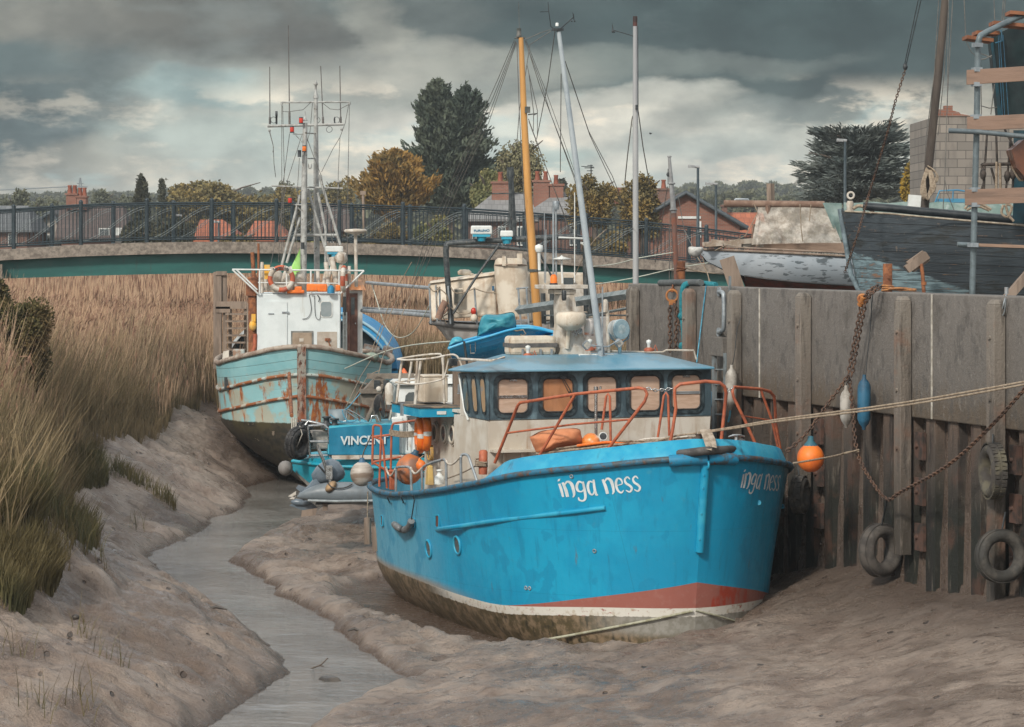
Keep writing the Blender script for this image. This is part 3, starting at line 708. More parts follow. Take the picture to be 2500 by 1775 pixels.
for i in(1,3,5,6):mb.lathe([(.016,0),(.012,.02)],st[i]+Vector((.06,-.04,0)),(1,-.6,0),6)
mb.build('stem_bar',blue2,boat)
mb=MB(BF)
for s_ in(1,-1):
 pts=[BH.at(i,1,s_)+BH.nrm(i,1,s_)*.05 for i in np.linspace(0,6.5 if s_==1 else 7.2,10)]
 mb.tube([p-Vector((0,0,.02))for p in pts],.095,8)
mb.build('bow_block',mat('bow_block',(.010,.19,.34),(.05,.08,.10),5,lo=.5,hi=.62,rough=.5,speck=(.12,.05,.03),spsc=9,splo=.62,sphi=.66),boat)
low_pts=[(1479,1239.5),(1361,1254),(1217,1271),(1150,1281),(1072,1292),(991,1304),(950,1299),(928,1292)]
mb=MB(BF);pts=[BH.on(a,c_,-1,.01,i1=62)for a,c_ in low_pts]
il=BH.find(928,1292,-1,i1=62);pts+=[BH.at(i,il[1]+(i-il[0])*.002,-1)for i in np.linspace(il[0]+1,NB-1.1,8)]
mb.tube(cat_rom(pts,4),.042,7)
pr=[BH.on(a,c_,1,.01,i0=0,i1=45)for a,c_ in((1851,1227),(1885,1231),(1915,1237))]
ip=BH.find(1915,1237,1,i0=0,i1=45);pr+=[BH.at(i,ip[1],1)for i in np.linspace(ip[0]+2,50,8)]
mb.tube(pr,.042,7)
mb.build('lower_strake',blue2,boat,label='thin blue half-round strake along the topsides')
GL={'i':([[(.10,.02),(.06,.55),(.0,.98)],[(-.06,1.22),(.10,1.26)]],[(.10,.13,.12),(.10,.10)],.30),'n':([[(.10,0.0),(.06,.5),(-.06,1.05)],[(.04,.86),(.26,1.08),(.50,.92),(.57,.5),(.56,.12),(.44,-.06)]],[(.15,.16,.12),(.06,.12,.16,.15,.11,.05)],.80),'g':([[(.50,.86),(.25,1.02),(.04,.72),(.06,.40),(.28,.30),(.48,.48),(.50,.86)],[(.50,1.0),(.52,.3),(.48,-.15),(.30,-.35),(.05,-.28),(.02,-.08)]],[(.08,.11,.13,.12,.08,.07,.08),(.10,.13,.12,.10,.10,.05)],.76),'a':([[(.42,.90),(.18,.96),(.02,.62),(.06,.18),(.24,.02),(.42,.30)],[(.50,1.08),(.46,.5),(.50,.02),(.62,.02)]],[(.08,.11,.13,.12,.08,.05),(.10,.13,.12,.07)],.80),'e':([[(.04,.52),(.46,.60),(.44,.90),(.22,1.0),(.03,.70),(.06,.22),(.28,-.02),(.50,.14)]],[(.05,.06,.10,.10,.13,.12,.10,.05)],.66),'s':([[(.44,.86),(.28,1.04),(.06,.88),(.10,.62),(.34,.42),(.46,.20),(.26,-.02),(.0,.12)]],[(.06,.10,.10,.13,.14,.12,.10,.06)],.62),' ':([],[],.40)}
def letters(text,quad,side,name='name_lettering',kw={}):
 tot=sum(GL[c_][2]for c_ in text);BLq,BRq,TLq,TRq=quad;mb=MB(BF)
 A,B_,C_,D_=[BH.find(q[0],q[1],side,**kw)for q in(BLq,BRq,TLq,TRq)]
 def sp(gx_,gy_):
  u_=gx_/tot;a=[A[i]*(1-u_)+B_[i]*u_ for i in(0,1)];c_=[C_[i]*(1-u_)+D_[i]*u_ for i in(0,1)]
  i_=a[0]*(1-gy_)+c_[0]*gy_;t_=a[1]*(1-gy_)+c_[1]*gy_
  return BH.at(i_,t_,side)+BH.nrm(i_,t_,side)*.008
 X=0
 for ch in text:
  S,Wd,adv=GL[ch]
  for P,w_ in zip(S,Wd):
   Q=cat_rom([(p[0],p[1],ww)for p,ww in zip(P,w_)],6)if len(P)>2 else[Vector((p[0],p[1],ww))for p,ww in zip(P,w_)]
   Lr,Rr=[],[]
   for i,q in enumerate(Q):
    a=Q[max(i-1,0)];c_=Q[min(i+1,len(Q)-1)];tx,ty=c_[0]-a[0],c_[1]-a[1];l=math.hypot(tx,ty)or 1
    hw=q[2]*.70*(.75+.25*abs(ty/l));nx_,ny_=-ty/l*hw,tx/l*hw
    if len(P)==2:nx_,ny_=.03,.075
    Lr.append(sp(X+q[0]+nx_,q[1]+ny_));Rr.append(sp(X+q[0]-nx_,q[1]-ny_))
   mb.grid([Lr,Rr]if side<0 else[Rr,Lr],smooth=False)
  X+=adv
 return mb
letter_m=mat('lettering',(.66,.70,.70),(.55,.60,.60),9,rough=.5)
letters('inga ness',((1372,1214),(1569,1197),(1366,1180),(1563,1163)),-1).build('name_lettering',letter_m,hull_o)
letters('inga ness',((1806,1191),(1900,1197),(1815,1157),(1907,1163)),1,kw=dict(i0=0,i1=26)).build('name_lettering',mat('lettering_dim',(.66,.70,.70),(.50,.54,.55),9,rough=.5),hull_o)
def rrect(w,h,r,n=5):
 out=[]
 for cx,cy,a0 in((w/2-r,h/2-r,0),(-w/2+r,h/2-r,90),(-w/2+r,-h/2+r,180),(w/2-r,-h/2+r,270)):
  for j in range(n+1):
   q=math.radians(a0+90*j/n);out.append((cx+r*math.cos(q),cy+r*math.sin(q)))
 return out
def ring_plate(mb,outer,inner,n):
 """flat ring between two loops, extruded by n"""
 n=Vector(n);k=len(outer);o=[Vector(p)for p in outer];i_=[Vector(p)for p in inner]
 vs=o+i_+[p+n for p in o]+[p+n for p in i_];fs=[]
 for j in range(k):
  q=(j+1)%k
  fs+=[(2*k+j,2*k+q,3*k+q,3*k+j),(j,q,2*k+q,2*k+j),(3*k+j,3*k+q,k+q,k+j)]
 return mb.add(vs,fs)
XF=-4.25
tl,tr=BF.px(1193,906,x=XF),BF.px(1733,898,x=XF);bl,br=BF.px(1193,1026,x=XF),BF.px(1722,1017,x=XF)
ZT=(tl.z+tr.z)/2;ZBn=(bl.z+br.z)/2;YL,YR=tl.y,tr.y
print('WHEELHOUSE',ZT,ZBn,YL,YR,br.y)
wh_dark=mat('wheelhouse_band',(.045,.075,.092),(.16,.25,.29),3.2,lo=.42,hi=.68,rough=.45,stretch=(1,1,.5),bump=.1)
wh_dark2=mat('window_surround',(.016,.026,.032),(.05,.075,.085),8,rough=.4)
house_m=mat('house_white',(.60,.57,.50),(.50,.45,.37),1.8,rough=.5,streak=(.33,.22,.14),ssc=5,slo=.52,shi=.74,speck=(.32,.2,.12),spsc=20,splo=.68,sphi=.76)
curtain=mat('window_board',(.46,.32,.23),(.55,.40,.30),3,rough=.6,stretch=(1,1,6));board2=mat('window_plywood',(.44,.20,.09),(.36,.16,.07),3,rough=.6,stretch=(2,2,1))
for m_ in(curtain,board2):m_.node_tree.nodes['Principled BSDF'].inputs['Coat Weight'].default_value=1.0;m_.node_tree.nodes['Principled BSDF'].inputs['Coat IOR'].default_value=1.75;m_.node_tree.nodes['Principled BSDF'].inputs['Coat Roughness'].default_value=.06
DZ=bzr(-4.3)+.0
wh=MB(BF)
wh.hexa([(XF,YL,ZBn),(XF,YR,ZBn),(-5.85,YR,ZBn),(-5.85,YL,ZBn),(XF,YL,ZT),(XF,YR,ZT),(-5.85,YR,ZT),(-5.85,YL,ZT)][::1])
cabin=wh.build('wheelhouse',house_m,boat)
mb=MB(BF);mb.hexa([(XF-.05,YL+.02,2.2),(XF-.05,YR-.06,2.2),(-6.2,YR,2.0),(-6.2,YL,2.0),(XF+.03,YL-.02,ZBn-.004),(XF+.03,YR+.0,ZBn-.004),(-6.2,YR,ZBn-.004),(-6.2,YL-.004,ZBn-.004)])
mb.box((-7.55,0,(1.6+ZBn)/2),(2.7,3.5,ZBn-1.6));mb.box((-7.6,0,ZBn+.03),(2.9,3.7,.05))
mb.build('deckhouse',house_m,boat)
fx=XF+.025
band=MB(BF);band.plate([(fx-.02,YL-.012,ZBn+.012),(fx-.02,YR+.012,ZBn+.012),(fx-.02,YR+.012,ZT-.01),(fx-.02,YL-.012,ZT-.01)],(.03,0,0))
sb=[BF.px(p[0],p[1],y=YL-.02)for p in((1193,1026),(1146,1025),(1140,1010),(1136,997),(1129,953),(1123,911),(1193,907))]
for p in sb:p.z=min(max(p.z,ZBn+.01),ZT-.012)
band.plate([(p.x,YL-.015,p.z)for p in sb],(0,-.02,0))
band.build('window_band',wh_dark,cabin)
mb=MB(BF);tr_=[BF.px(p[0],p[1],y=YL-.04)for p in((1120,912),(1126,953),(1133,997),(1138,1012),(1143,1026))]
mb.tube(cat_rom([(p.x,YL-.035,p.z)for p in tr_],4),.022,6);mb.build('corner_trim',white_paint,cabin)
WINS=[(1214,1285,926,1007,curtain),(1323,1395,925,1003.5,board2),(1432,1501,920.5,1003.5,curtain),(1537,1607,918,1001,curtain),(1638,1705.6,916,997,curtain)]
for wi,(x0,x1,y0,y1,cm)in enumerate(WINS):
 a=BF.px(x0,(y0+y1)/2,x=XF);c_=BF.px(x1,(y0+y1)/2,x=XF);u0=BF.px((x0+x1)/2,y0,x=XF);u1=BF.px((x0+x1)/2,y1,x=XF)
 cy0,cz0,w_,h_=(a.y+c_.y)/2,(u0.z+u1.z)/2,abs(c_.y-a.y),abs(u0.z-u1.z)
 xx=XF+.037
 P3_=lambda L,x_:[(x_,cy0+q[0],cz0+q[1])for q in L]
 mb=MB(BF);ring_plate(mb,P3_(rrect(w_+.16,h_+.17,.15),xx),P3_(rrect(w_+.035,h_+.035,.11),xx),(.02,0,0))
 fr_=mb.build('window',wh_dark2,cabin)
 mb=MB(BF);mb.tube(P3_(rrect(w_+.02,h_+.02,.105),xx+.02),.013,6,closed=True);mb.build('gasket',black_rubber,fr_)
 mb=MB(BF);mb.plate(P3_(rrect(w_+.03,h_+.03,.10),xx-.004),(.010,0,0));mb.build('pane',cm,fr_)
 if wi in(0,4):
  mb=MB(BF);mb.box((xx+.018,cy0,cz0-.02),(.02,w_,.022));mb.box((xx+.018,cy0,cz0+.005),(.02,w_,.014));mb.build('glazing_bar',steel if wi==0 else galv,fr_)
 mb=MB(BF)
 if wi in(0,4):
  mb.box((xx+.03,cy0,cz0+h_/2-.01),(.02,.10,.02))
  for s_ in(-.05,0,.05):mb.lathe([(.018,0),(.014,.02)],(xx+.03,cy0+s_,cz0+h_/2-.02),(1,0,0),6)
  mb.build('catch',steel,fr_)
 if wi==1:
  a=(xx+.05,cy0+.08,cz0+h_/2+.03);mb.box(a,(.05,.10,.05));c2=(xx+.04,cy0+.27,cz0-.08)
  mb.tube([a,(xx+.06,cy0+.2,cz0+.10),c2],.008,4);mb.tube([(a[0],a[1]-.03,a[2]),(xx+.06,cy0+.16,cz0+.08),c2],.006,4);mb.tube([(xx+.035,cy0+.20,cz0+.06),(xx+.035,cy0+.28,cz0-.22)],.009,4)
  mb.build('wiper',black_metal,fr_)
def quad_win(corners,y_,parent,inner,fr_mat):
 P_=[BF.px(a,c2,y=y_)for a,c2 in corners]
 def f(q,g=1.0):
  u_,v_=q[0]*g+.5,q[1]*g+.5;a=P_[3].lerp(P_[2],u_);c2=P_[0].lerp(P_[1],u_);p=a.lerp(c2,v_);return Vector((p.x,y_,p.z))
 R2=[(a,c2)for a,c2 in rrect(1,1,.30)]
 mb=MB(BF);ring_plate(mb,[f(q,1.14)for q in R2],[f(q,.98)for q in R2],(0,-.015,0));fr_=mb.build('side_window',fr_mat,parent)
 mb=MB(BF);mb.plate([f(q,.99)for q in R2],(0,-.006,0));mb.build('pane',inner,fr_)
side_pane=[mat('green_pane',(.16,.15,.11),(.10,.17,.20),3,rough=.15),mat('tan_pane',(.40,.28,.17),(.30,.27,.24),3,lo=.5,hi=.55,rough=.15)]
quad_win([(1129,922),(1140,922),(1147,1006),(1136,1000)],YL-.037,cabin,side_pane[0],wh_dark2)
quad_win([(1151,924),(1162,924),(1168,1006),(1157,1004)],YL-.037,cabin,side_pane[1],wh_dark2)
quad_win([(1172,924),(1184,924),(1188,1007),(1178,1006)],YL-.037,cabin,side_pane[1],wh_dark2)
e0=BF.px(1181,906,x=-3.98);e1=BF.px(1745,895,x=-3.98);ZE=(e0.z+e1.z)/2;YE0,YE1=e0.y,e1.y
ZR=ZE+.195
r0=BF.px(1277,869.5,z=ZR);r1=BF.px(1603,864,z=ZR)
XR=(r0.x+r1.x)/2;print('ROOF',ZE,YE0,YE1,r0,r1)
XA=-6.0
mb=MB(BF)
E=[(-3.98,YE0,ZE),(-3.98,YE1,ZE),(XA,YE1,ZE-.05),(XA,YE0,ZE-.06)];T=[(XR,r0.y,ZR),(XR,r1.y,ZR),(XA,r1.y,ZR),(XA,r0.y,ZR)]
Eb=[(p[0],p[1],p[2]-.035)for p in E]
mb.add(Eb+E+T,[(3,2,1,0),(0,1,5,4),(1,2,6,5),(2,3,7,6),(3,0,4,7),(4,5,9,8),(5,6,10,9),(6,7,11,10),(7,4,8,11),(8,9,10,11)])
M,k,b,tc=nodemat('roof_paint')
n1=k.noise(tc,1.2,4);n2=k.noise(tc,6,5,.6)
c=k.mix(k.mr(n1,.38,.6),(.145,.30,.39),(.075,.235,.34));c=k.mix(k.m('MULTIPLY',k.mr(k.noise(tc,.9,4,.6),.46,.62),.8),c,(.12,.185,.21));c=k.mix(k.m('MULTIPLY',k.mr(n2,.6,.7),.35),c,(.02,.26,.42))
k.put(b.inputs['Base Color'],c);b.inputs['Roughness'].default_value=.35
mb.build('roof',M,cabin,bevel=.012)
mb=MB(BF)
a=BF.px(1152,901,x=-6.1);c_=BF.px(1250,871,z=ZR+.03)
mb.tube([BF.px(1232,872,z=ZR+.03),BF.px(1200,880,z=ZR-.02),(-5.7,YE0+.1,ZE+.13)],.022,6)
P_=[BF.px(q[0],q[1],x=-5.9)for q in((1375,859),(1450,856),(1590,860),(1618,860),(1626,855),(1693,855),(1700,877))]
mb.tube(P_,.02,6)
for q in(1560,1604,1480):p=BF.px(q,858,x=-5.9);mb.tube([p,(p.x,p.y,ZR-.02)],.014,5)
mb.build('roof_rail',dirty_white,cabin)
mb=MB(BF);H_=[BF.px(q[0],q[1],x=-4.55+(892-q[1])*-.022)for q in((1413,869),(1498,869),(1500,884),(1492,892),(1430,892),(1422,888))]
for p in H_:p.z+=.015
mb.tube(H_,.022,6,closed=True)
hf=mb.build('mast_hatch',white_paint,cabin)
mb=MB(BF);mb.plate([p+Vector((0,0,-.01))for p in H_],(0,0,.008));mb.build('hatch_glass',mat('hatch_glass',(.30,.32,.32),(.18,.2,.2),4,rough=.1),hf)
PC=BF.px(1025,997,x=-6.86);ZPt=PC.z;YP=PC.y;print('PLATFORM',PC)
xb=BF.px(957,985,y=YP).x
mb=MB(BF);mb.hexa([(-6.86,YP,ZPt-.16),(-6.86,-1.66,ZPt-.16),(xb,-1.66,ZPt-.16),(xb,YP,ZPt-.16),(-6.86,YP,ZPt),(-6.86,-1.66,ZPt),(xb,-1.66,ZPt),(xb,YP,ZPt)])
plat=mb.build('side_deck',blue2,boat)
mb=MB(BF);mb.box(((xb-6.86)/2,(YP-1.66)/2,ZPt+.012),(abs(xb+6.86)+.04,abs(YP+1.66)+.04,.024));mb.build('deck_edge',mat('deck_edge',(.06,.06,.058),(.25,.19,.13),4,rough=.8),plat)
mb=MB(BF);q=BF.px(1078,997.5,x=-6.85);mb.box((-6.85,q.y,ZPt-.085),(.01,.17,.06));mb.build('name_plate',white_paint,plat)
mb=MB(BF);q=BF.px(982,1000,y=YP-.01);mb.box((q.x,YP-.015,ZPt-.08),(.12,.03,.22));mb.build('hinge_plate',galv,plat)
RY=50.8
rw=lambda P,Y=RY:[BF.at(a,c_,Y)for a,c_ in P]
mb=MB(BF)
mb.tube(cat_rom(rw([(969,877),(994,879),(1053,875),(1098,866),(1113,868),(1121,878),(1127,893)],50.6),3),.02,6)
mb.build('platform_rail',dirty_white,boat);mb=MB(BF)
mb.tube(cat_rom(rw([(969,877),(1016,869),(1068,864),(1078,869),(1081,891)],51.7),3),.02,6)
mb.tube(cat_rom(rw([(964,933),(1015,938),(1074,928),(1086,916),(1095,876)],50.7),3),.017,6)
mb.tube(rw([(964,933),(1040,925)],52),.017,6)
for a,c_,Y in(((981,880),(968,984),51.8),((1005,883),(997,935),52.2),((1019,880),(1013,987),51.0),((1027,882),(1014,987),50.9),((1081,869),(1085,985),51.4)):
 mb.tube([BF.at(*a,Y),BF.at(*c_,Y)],.024,7)
mb.build('platform_rail',dirty_white,boat)
mb=MB(BF);a=BF.at(1028,981,51.6);c_=BF.at(1101,922,51.4)
mb.box(((a.x+c_.x)/2-.3,(a.y+c_.y)/2,(a.z+c_.z)/2),(.6,abs(c_.y-a.y),abs(c_.z-a.z)));mb.box(((a.x+c_.x)/2-.3,(a.y+c_.y)/2,c_.z+.02),(.62,abs(c_.y-a.y)+.03,.03));mb.build('locker',cream,boat,bevel=.015)
for px_,py_ in((1060,1056),(1082,1058),(1102,1060)):
 p=BF.px(px_,py_,y=-1.79);p.y=-1.785
 fx_=-1.70-(YL-.0+1.70)*0
 mb=MB(BF);mb.torus(p,(0,1,0),.155,.024,24,8);mb.torus(p+Vector((0,.02,0)),(0,1,0),.20,.014,24,6);ph=mb.build('porthole',house_m,boat)
 mb=MB(BF);mb.lathe([(.15,0),(.15,.02)],p+Vector((0,.0,0)),(0,1,0),20);mb.build('porthole_glass',glass_dark,ph)
def tubes(mb,paths,r,Yd,fr=BF,n=7):
 for P in paths:
  pts=[fr.at(q[0],q[1],q[2]if len(q)>2 else Yd)for q in P]
  mb.tube(cat_rom(pts,3)if len(pts)>3 else pts,r,n)
mb=MB(BF)
mb.tube([BF.at(*q)for q in((1208,1130,47.7),(1264,990,47.2),(1270,983,47.1),(1405,962,46.3),(1560,947,45.4),(1574,950,45.4),(1580,962,45.4),(1574,980,45.4),(1481,1100,45.9))],.026,8)
mb.tube([BF.at(*q)for q in((1405,961,46.3),(1316,1114,46.8))],.024,8)
mb.tube([BF.at(*q)for q in((1240,1057,47.4),(1400,1036,46.5),(1538,1024,45.6))],.018,7)
mb.build('bow_rail',orange_rail,boat)
mb=MB(BF)
mb.tube([BF.at(*q)for q in((1635,1088,45.1),(1642,1050,45.1),(1650,997,45.1),(1647,962,45.1),(1648,948,45.1),(1660,938,45.1),(1722,931,45.1),(1757,934,45.2),(1769,944,45.2),(1773,960,45.3),(1767,1017,45.3),(1760,1084,45.3))],.028,8)
mb.build('bow_rail',orange_rail,boat)
mb=MB(BF)
mb.tube([BF.at(*q)for q in((1847,1090,46.3),(1820,1029,46.3),(1791,970,46.2),(1788,955,46.2),(1792,945,46.2),(1857,950,46.8),(1880,956,47.1),(1890,968,47.2),(1892,985,47.3),(1894,1034,47.4),(1905,1096,47.5))],.026,8)
mb.tube([BF.at(*q)for q in((1857,951,46.8),(1884,1024,47.0),(1899,1090,47.2))],.022,7);mb.tube([BF.at(*q)for q in((1815,1016,46.4),(1884,1027,47.1))],.016,6)
mb.build('bow_rail',orange_rail,boat)
for P in(((1469,1049,47.6),(1480,968,47.6),(1484,961,47.6),(1489,968,47.6),(1491,1080,47.6)),((1606,1068,47.2),(1621,966,47.2),(1626,958,47.2),(1631,966,47.2),(1634,1064,47.2))):
 mb=MB(BF);mb.tube([BF.at(*q)for q in P],.022,7);mb.build('hoop',orange_rail,boat)
mb=MB();
for P,Y in(([(1580,948),(1600,953),(1618,952),(1644,948)],45.2),([(1772,943),(1779,955),(1790,945)],45.7)):chain(mb,[PT(a,c_,Y)for a,c_ in P],.07,.009)
mb.build('rail_chain',steel,boat)
mb=MB(BF);mb.tube([BF.at(1455,1075,47.8),BF.at(1455,955,47.8)],.027,10);mb.tube([BF.at(1455,960,47.8),BF.at(1455,944,47.8)],.04,10);mb.tube([BF.at(1466,950,47.8),BF.at(1466,943,47.8)],.02,6);mb.build('exhaust_pipe',steel,boat)
mb=MB(BF);c0=BF.at(1472,1066,47.0);mb.lathe([(.05,-.12),(.055,-.02),(.075,.04),(.07,.05)],c0,(.9,-.25,.15),14);mb.tube([c0-Vector((.10,0,0)),c0-Vector((.12,0,.15))],.05,8);vc=mb.build('vent_cowl',white_paint,boat)
mb=MB(BF);mb.lathe([(.058,.045),(.058,.052)],c0,(.9,-.25,.15),14);mb.build('vent_mouth',black_metal,vc)
mb=MB(BF);mb.box(BF.at(1252,1100,48.3),(.35,.75,.04));mb.box(BF.at(1232,1115,48.3),(.05,.05,.3));mb.box(BF.at(1275,1112,48.3),(.05,.05,.3));mb.build('bench',house_m,boat)
mb=MB(BF);p=BF.at(1179,1158,47.9);q=BF.at(1180,1103,47.9);mb.tube([p,q,q+Vector((0,0,.03))],[.075,.075,.05],12);mb.build('bollard',orange_rail,boat)
mb=MB(BF);p=BF.at(1175,1135,47.9)
for i in range(4):mb.torus(p+Vector((0,0,.03*i-.02)),(.12*(i-1),.1,1),.10,.014,16,6)
mb.tube(cat_rom([BF.at(*q)for q in((1190,1128,47.8),(1165,1136,48),(1120,1158,49.5),(1060,1178,51),(1045,1180,51.5))],4),.012,5)
mb.build('mooring_line',rope_m,boat)
mb=MB(BF)
p=BF.at(1798,1066,45.9);mb.tube([p+Vector((0,-.14,0)),p+Vector((0,-.05,.02)),p+Vector((0,.05,.02)),p+Vector((0,.14,0))],[.012,.022,.022,.012],7);mb.lathe([(.05,-.12),(.03,-.02),(.03,0)],p,(0,0,1),8);mb.build('cleat',steel,boat)
mb=MB(BF);p=BF.at(1706,1072,45.0)
mb.lathe([(.06,-.10),(.045,-.05),(.045,.06),(.07,.08)],p,(0,0,1),10);mb.tube([p+Vector((-.02,-.10,.0)),p+Vector((-.02,.12,.05))],.03,7);mb.torus(p+Vector((.0,.13,.05)),(1,0,0),.06,.012,14,6);mb.build('bow_post',mat('old_steel',(.16,.12,.10),(.08,.065,.055),8,rough=.7),boat)
mb=MB(BF)
for j,P in enumerate([[(1300,1104,47.3),(1400,1090,46.8),(1500,1078,46.2),(1580,1076,45.7),(1690,1068,45.1)],[(1310,1108,47.2),(1420,1096,46.6),(1530,1083,46),(1610,1085,45.4),(1615,1098,45.3)],[(1350,1104,47.0),(1450,1090,46.6),(1560,1086,45.9),(1650,1072,45.2)],[(1325,1102,47.2),(1460,1085,46.5),(1520,1086,46)],[(1600,1078,45.5),(1650,1064,45.2),(1700,1058,45.0)]]):
 mb.tube(cat_rom([BF.at(*q)for q in P],5),.016+.004*(j%2),6)
mb.build('rope_pile',rope_m,boat)
mb=MB(BF)
mb.tube(cat_rom([BF.at(*q)for q in((1410,1088,46.7),(1480,1080,46.3),(1540,1082,46),(1570,1078,45.8))],3),.025,6);mb.build('orange_hose',orange,boat)
mb=MB(BF)
mb.tube(cat_rom([BF.at(*q)for q in((1545,1084,45.9),(1575,1072,45.8),(1640,1070,45.4),(1680,1066,45.2))],3),.02,6);mb.build('white_hose',dirty_white,boat)
mb=MB(BF)
for k_,(a,c_)in enumerate((((1716,1056),(1731,1100)),((1728,1056),(1744,1094)))):
 p=BF.at(a[0],a[1],44.75-.0);q=BF.at(c_[0],c_[1],44.25)
 mb.grid([[p+Vector((0,-.05,.05)),p.lerp(q,.4)+Vector((.06,-.055,0)),q+Vector((0,-.04,.02))],[p+Vector((0,.05,.05)),p.lerp(q,.4)+Vector((.08,.05,0)),q+Vector((0,.045,0))]])
mb.build('canvas_strap',mat('strap',(.40,.34,.27),(.25,.2,.15),9,rough=.9),boat)
mb=MB(BF);mb.tube(cat_rom([BF.at(*q)for q in((1616,1110,44.85),(1660,1108,44.5),(1720,1101,44.3),(1780,1098,44.8),(1806,1094,45.3),(1811,1080,45.6))],4),.068,10);mb.build('bow_fender',mat('fender_black',(.045,.043,.042),(.09,.085,.08),5,rough=.7),boat)
XM=-5.75
mp=lambda a,c_,x=XM:BF.px(a,c_,x=x)
mb=MB(BF)
rows=[]
for(l_,r_,y_)in((1352,1434,880),(1358,1428,846),(1360,1404,790),(1358,1398,738),(1363,1392,705)):
 a=mp(l_,y_);c_=mp(r_,y_);w2=abs(c_.y-a.y)/2;m_=(a+c_)/2;d=.30
 rows.append([Vector((m_.x+s1*d*(.5 if y_<800 else .8),m_.y+s2*w2,m_.z))for s1,s2 in((-1,-1),(1,-1),(1,1),(-1,1))])
mb.grid(rows,smooth=False,closed=True);mb.add(rows[-1],[(0,1,2,3)])
mc=mb.build('mast_casing',dirty_white,cabin)
mb=MB(BF);a=mp(1316,700);c_=mp(1424,700);mb.box(((a+c_)/2),(.5,abs(c_.y-a.y),.07));mb.box(mp(1372,712),(.35,.4,.08));mb.build('crosstree',dirty_white,mc,bevel=.01)
mb=MB(BF);p=mp(1394,798,-5.3);mb.lathe([(.10,-.06),(.20,-.0),(.27,.06),(.27,.20),(.23,.25),(0,.27)],p,(0,0,1),20,sx=.8);mb.tube([p+Vector((-.1,0,-.02)),p+Vector((-.2,.0,-.38))],.045,6);mb.build('radar_dome',cream,cabin)
mb=MB(BF);p=mp(1352,691);mb.lathe([(.062,0),(.062,.09),(.045,.14),(0,.16)],p,(0,0,1),12);mb.build('beacon',orange,cabin);mb=MB(BF);mb.lathe([(.07,-.03),(.07,.0)],p,(0,0,1),12);mb.build('beacon_base',black_metal,cabin)
mb=MB(BF);p=mp(1371,635);mb.lathe([(.02,-.0),(.16,.01),(.17,.025),(.03,.06),(.0,.09)],p,(0,0,1),18);mb.tube([p,mp(1373,692)],.02,6);mb.build('satnav_antenna',white_paint,cabin)
mb=MB(BF)
mb.lathe([(.055,0),(.075,.05),(.07,.11),(0,.14)],mp(1316,615),(0,0,1),12);mb.tube([mp(1316,615),mp(1317,660)],.028,8);mb.build('gps_mushroom',white_paint,cabin)
for P in(((1351,507,1351,690),.02),((1357,505,1358,692),.016),((1403,470,1403,690),.010),((1333,560,1332,692),.010),((1329,520,1329,690),.007)):
 (a,c_,d,e_),r_=P;mb=MB(BF);mb.tube([mp(a,c_),mp(d,e_)],r_*1.0,6)
 if c_==505:mb.lathe([(.05,0),(.06,.05),(.06,.13),(.05,.15)],mp(a,512),(0,0,1),10)
 mb.build('aerial',white_paint if r_==.010 and a==1403 else galv,cabin)
mb=MB(BF);mb.lathe([(.03,0),(.045,.03),(.045,.15),(.03,.18)],mp(1377,734,-5.45),(0,0,1),8);mb.build('masthead_lamp',black_metal,cabin)
mb=MB(BF)
for a,c_ in((1415,808),(1405,812)):mb.lathe([(.02,-.12),(.022,-.04),(.06,.0)],mp(a,c_,-5.35),(1,.1,0),12)
mb.build('horn',steel,cabin)
mb=MB(BF);mb.lathe([(.0,-.13),(.08,-.12),(.085,.08),(.06,.12),(.07,.16),(0,.17)],mp(1438,803,-5.4),(0,0,1),10);mb.build('lifebuoy_light',mat('pale_plastic',(.62,.58,.54),(.6,.2,.1),3.5,lo=.55,hi=.6,rough=.4,stretch=(.2,.2,2.)),cabin)
ms=MB(BF);A_=mp(1469,872,-5.0);T_=mp(1364,78,-5.4);ms.tube([A_,A_.lerp(T_,.5),T_],[.062,.055,.038],12)
ms.lathe([(.10,0),(.10,.03)],A_,(0,0,1),10)
mast=ms.build('mast',mat('mast_grey',(.36,.41,.43),(.28,.33,.36),2,rough=.4),cabin)
mb=MB(BF);mb.tube([T_,mp(1345,65,-5.4),mp(1340,30,-5.4),mp(1338,5,-5.4)],.008,5);mb.tube([mp(1340,28,-5.4),mp(1318,29,-5.4)],.006,4)
mb.tube([T_+Vector((0,0,.03)),mp(1399,43,-5.4)],.010,5);mb.plate([mp(1397,29,-5.4),mp(1401,36,-5.4),mp(1402,52,-5.4),mp(1399,44,-5.4)],(.008,0,0))
for q in(1396,1403):mb.ball(mp(q,52,-5.4),.018,n=6)
mb.box(T_+Vector((0,-.02,.04)),(.12,.18,.04));mb.build('wind_vane',black_metal,mast)
mb=MB(BF);mb.lathe([(.03,0),(.03,.05),(.02,.06)],mp(1360,64,-5.4),(0,0,1),8);mb.build('masthead_camera',white_paint,mast)
mb=MB(BF);mb.tube([mp(1418,595,-5.2),mp(1438,588,-5.2)],.015,5);mb.tube([mp(1364,580,-5.2),mp(1438,583,-5.2)],.018,5);mb.tube([mp(1418,592,-5.2),mp(1428,600,-5.2),mp(1430,610,-5.2)],.015,5);mb.build('spreader',white_paint,mast)
sta=mat('stay_wire',(.10,.10,.095),(.17,.16,.14),6,rough=.6)
def wires(lst,r,parent=None,fr=BF,m=sta,name='stay'):
 for P in lst:
  mb=MB();mb.tube([PT(*q)for q in P],r,4);mb.build(name,m,parent)
YM=BF.w(-5.4,0,0).y
wires([[(1380,150,YM),(1437,320,YM+4),(1495,430,YM+6),(1545,560,YM+8)],[(1383,160,YM),(1440,330,YM+4),(1520,500,YM+7)],[(1355,75,YM),(1338,200,YM+2),(1310,340,YM+3)],[(1370,180,YM),(1368,420,YM+1)]],.0075,mast)
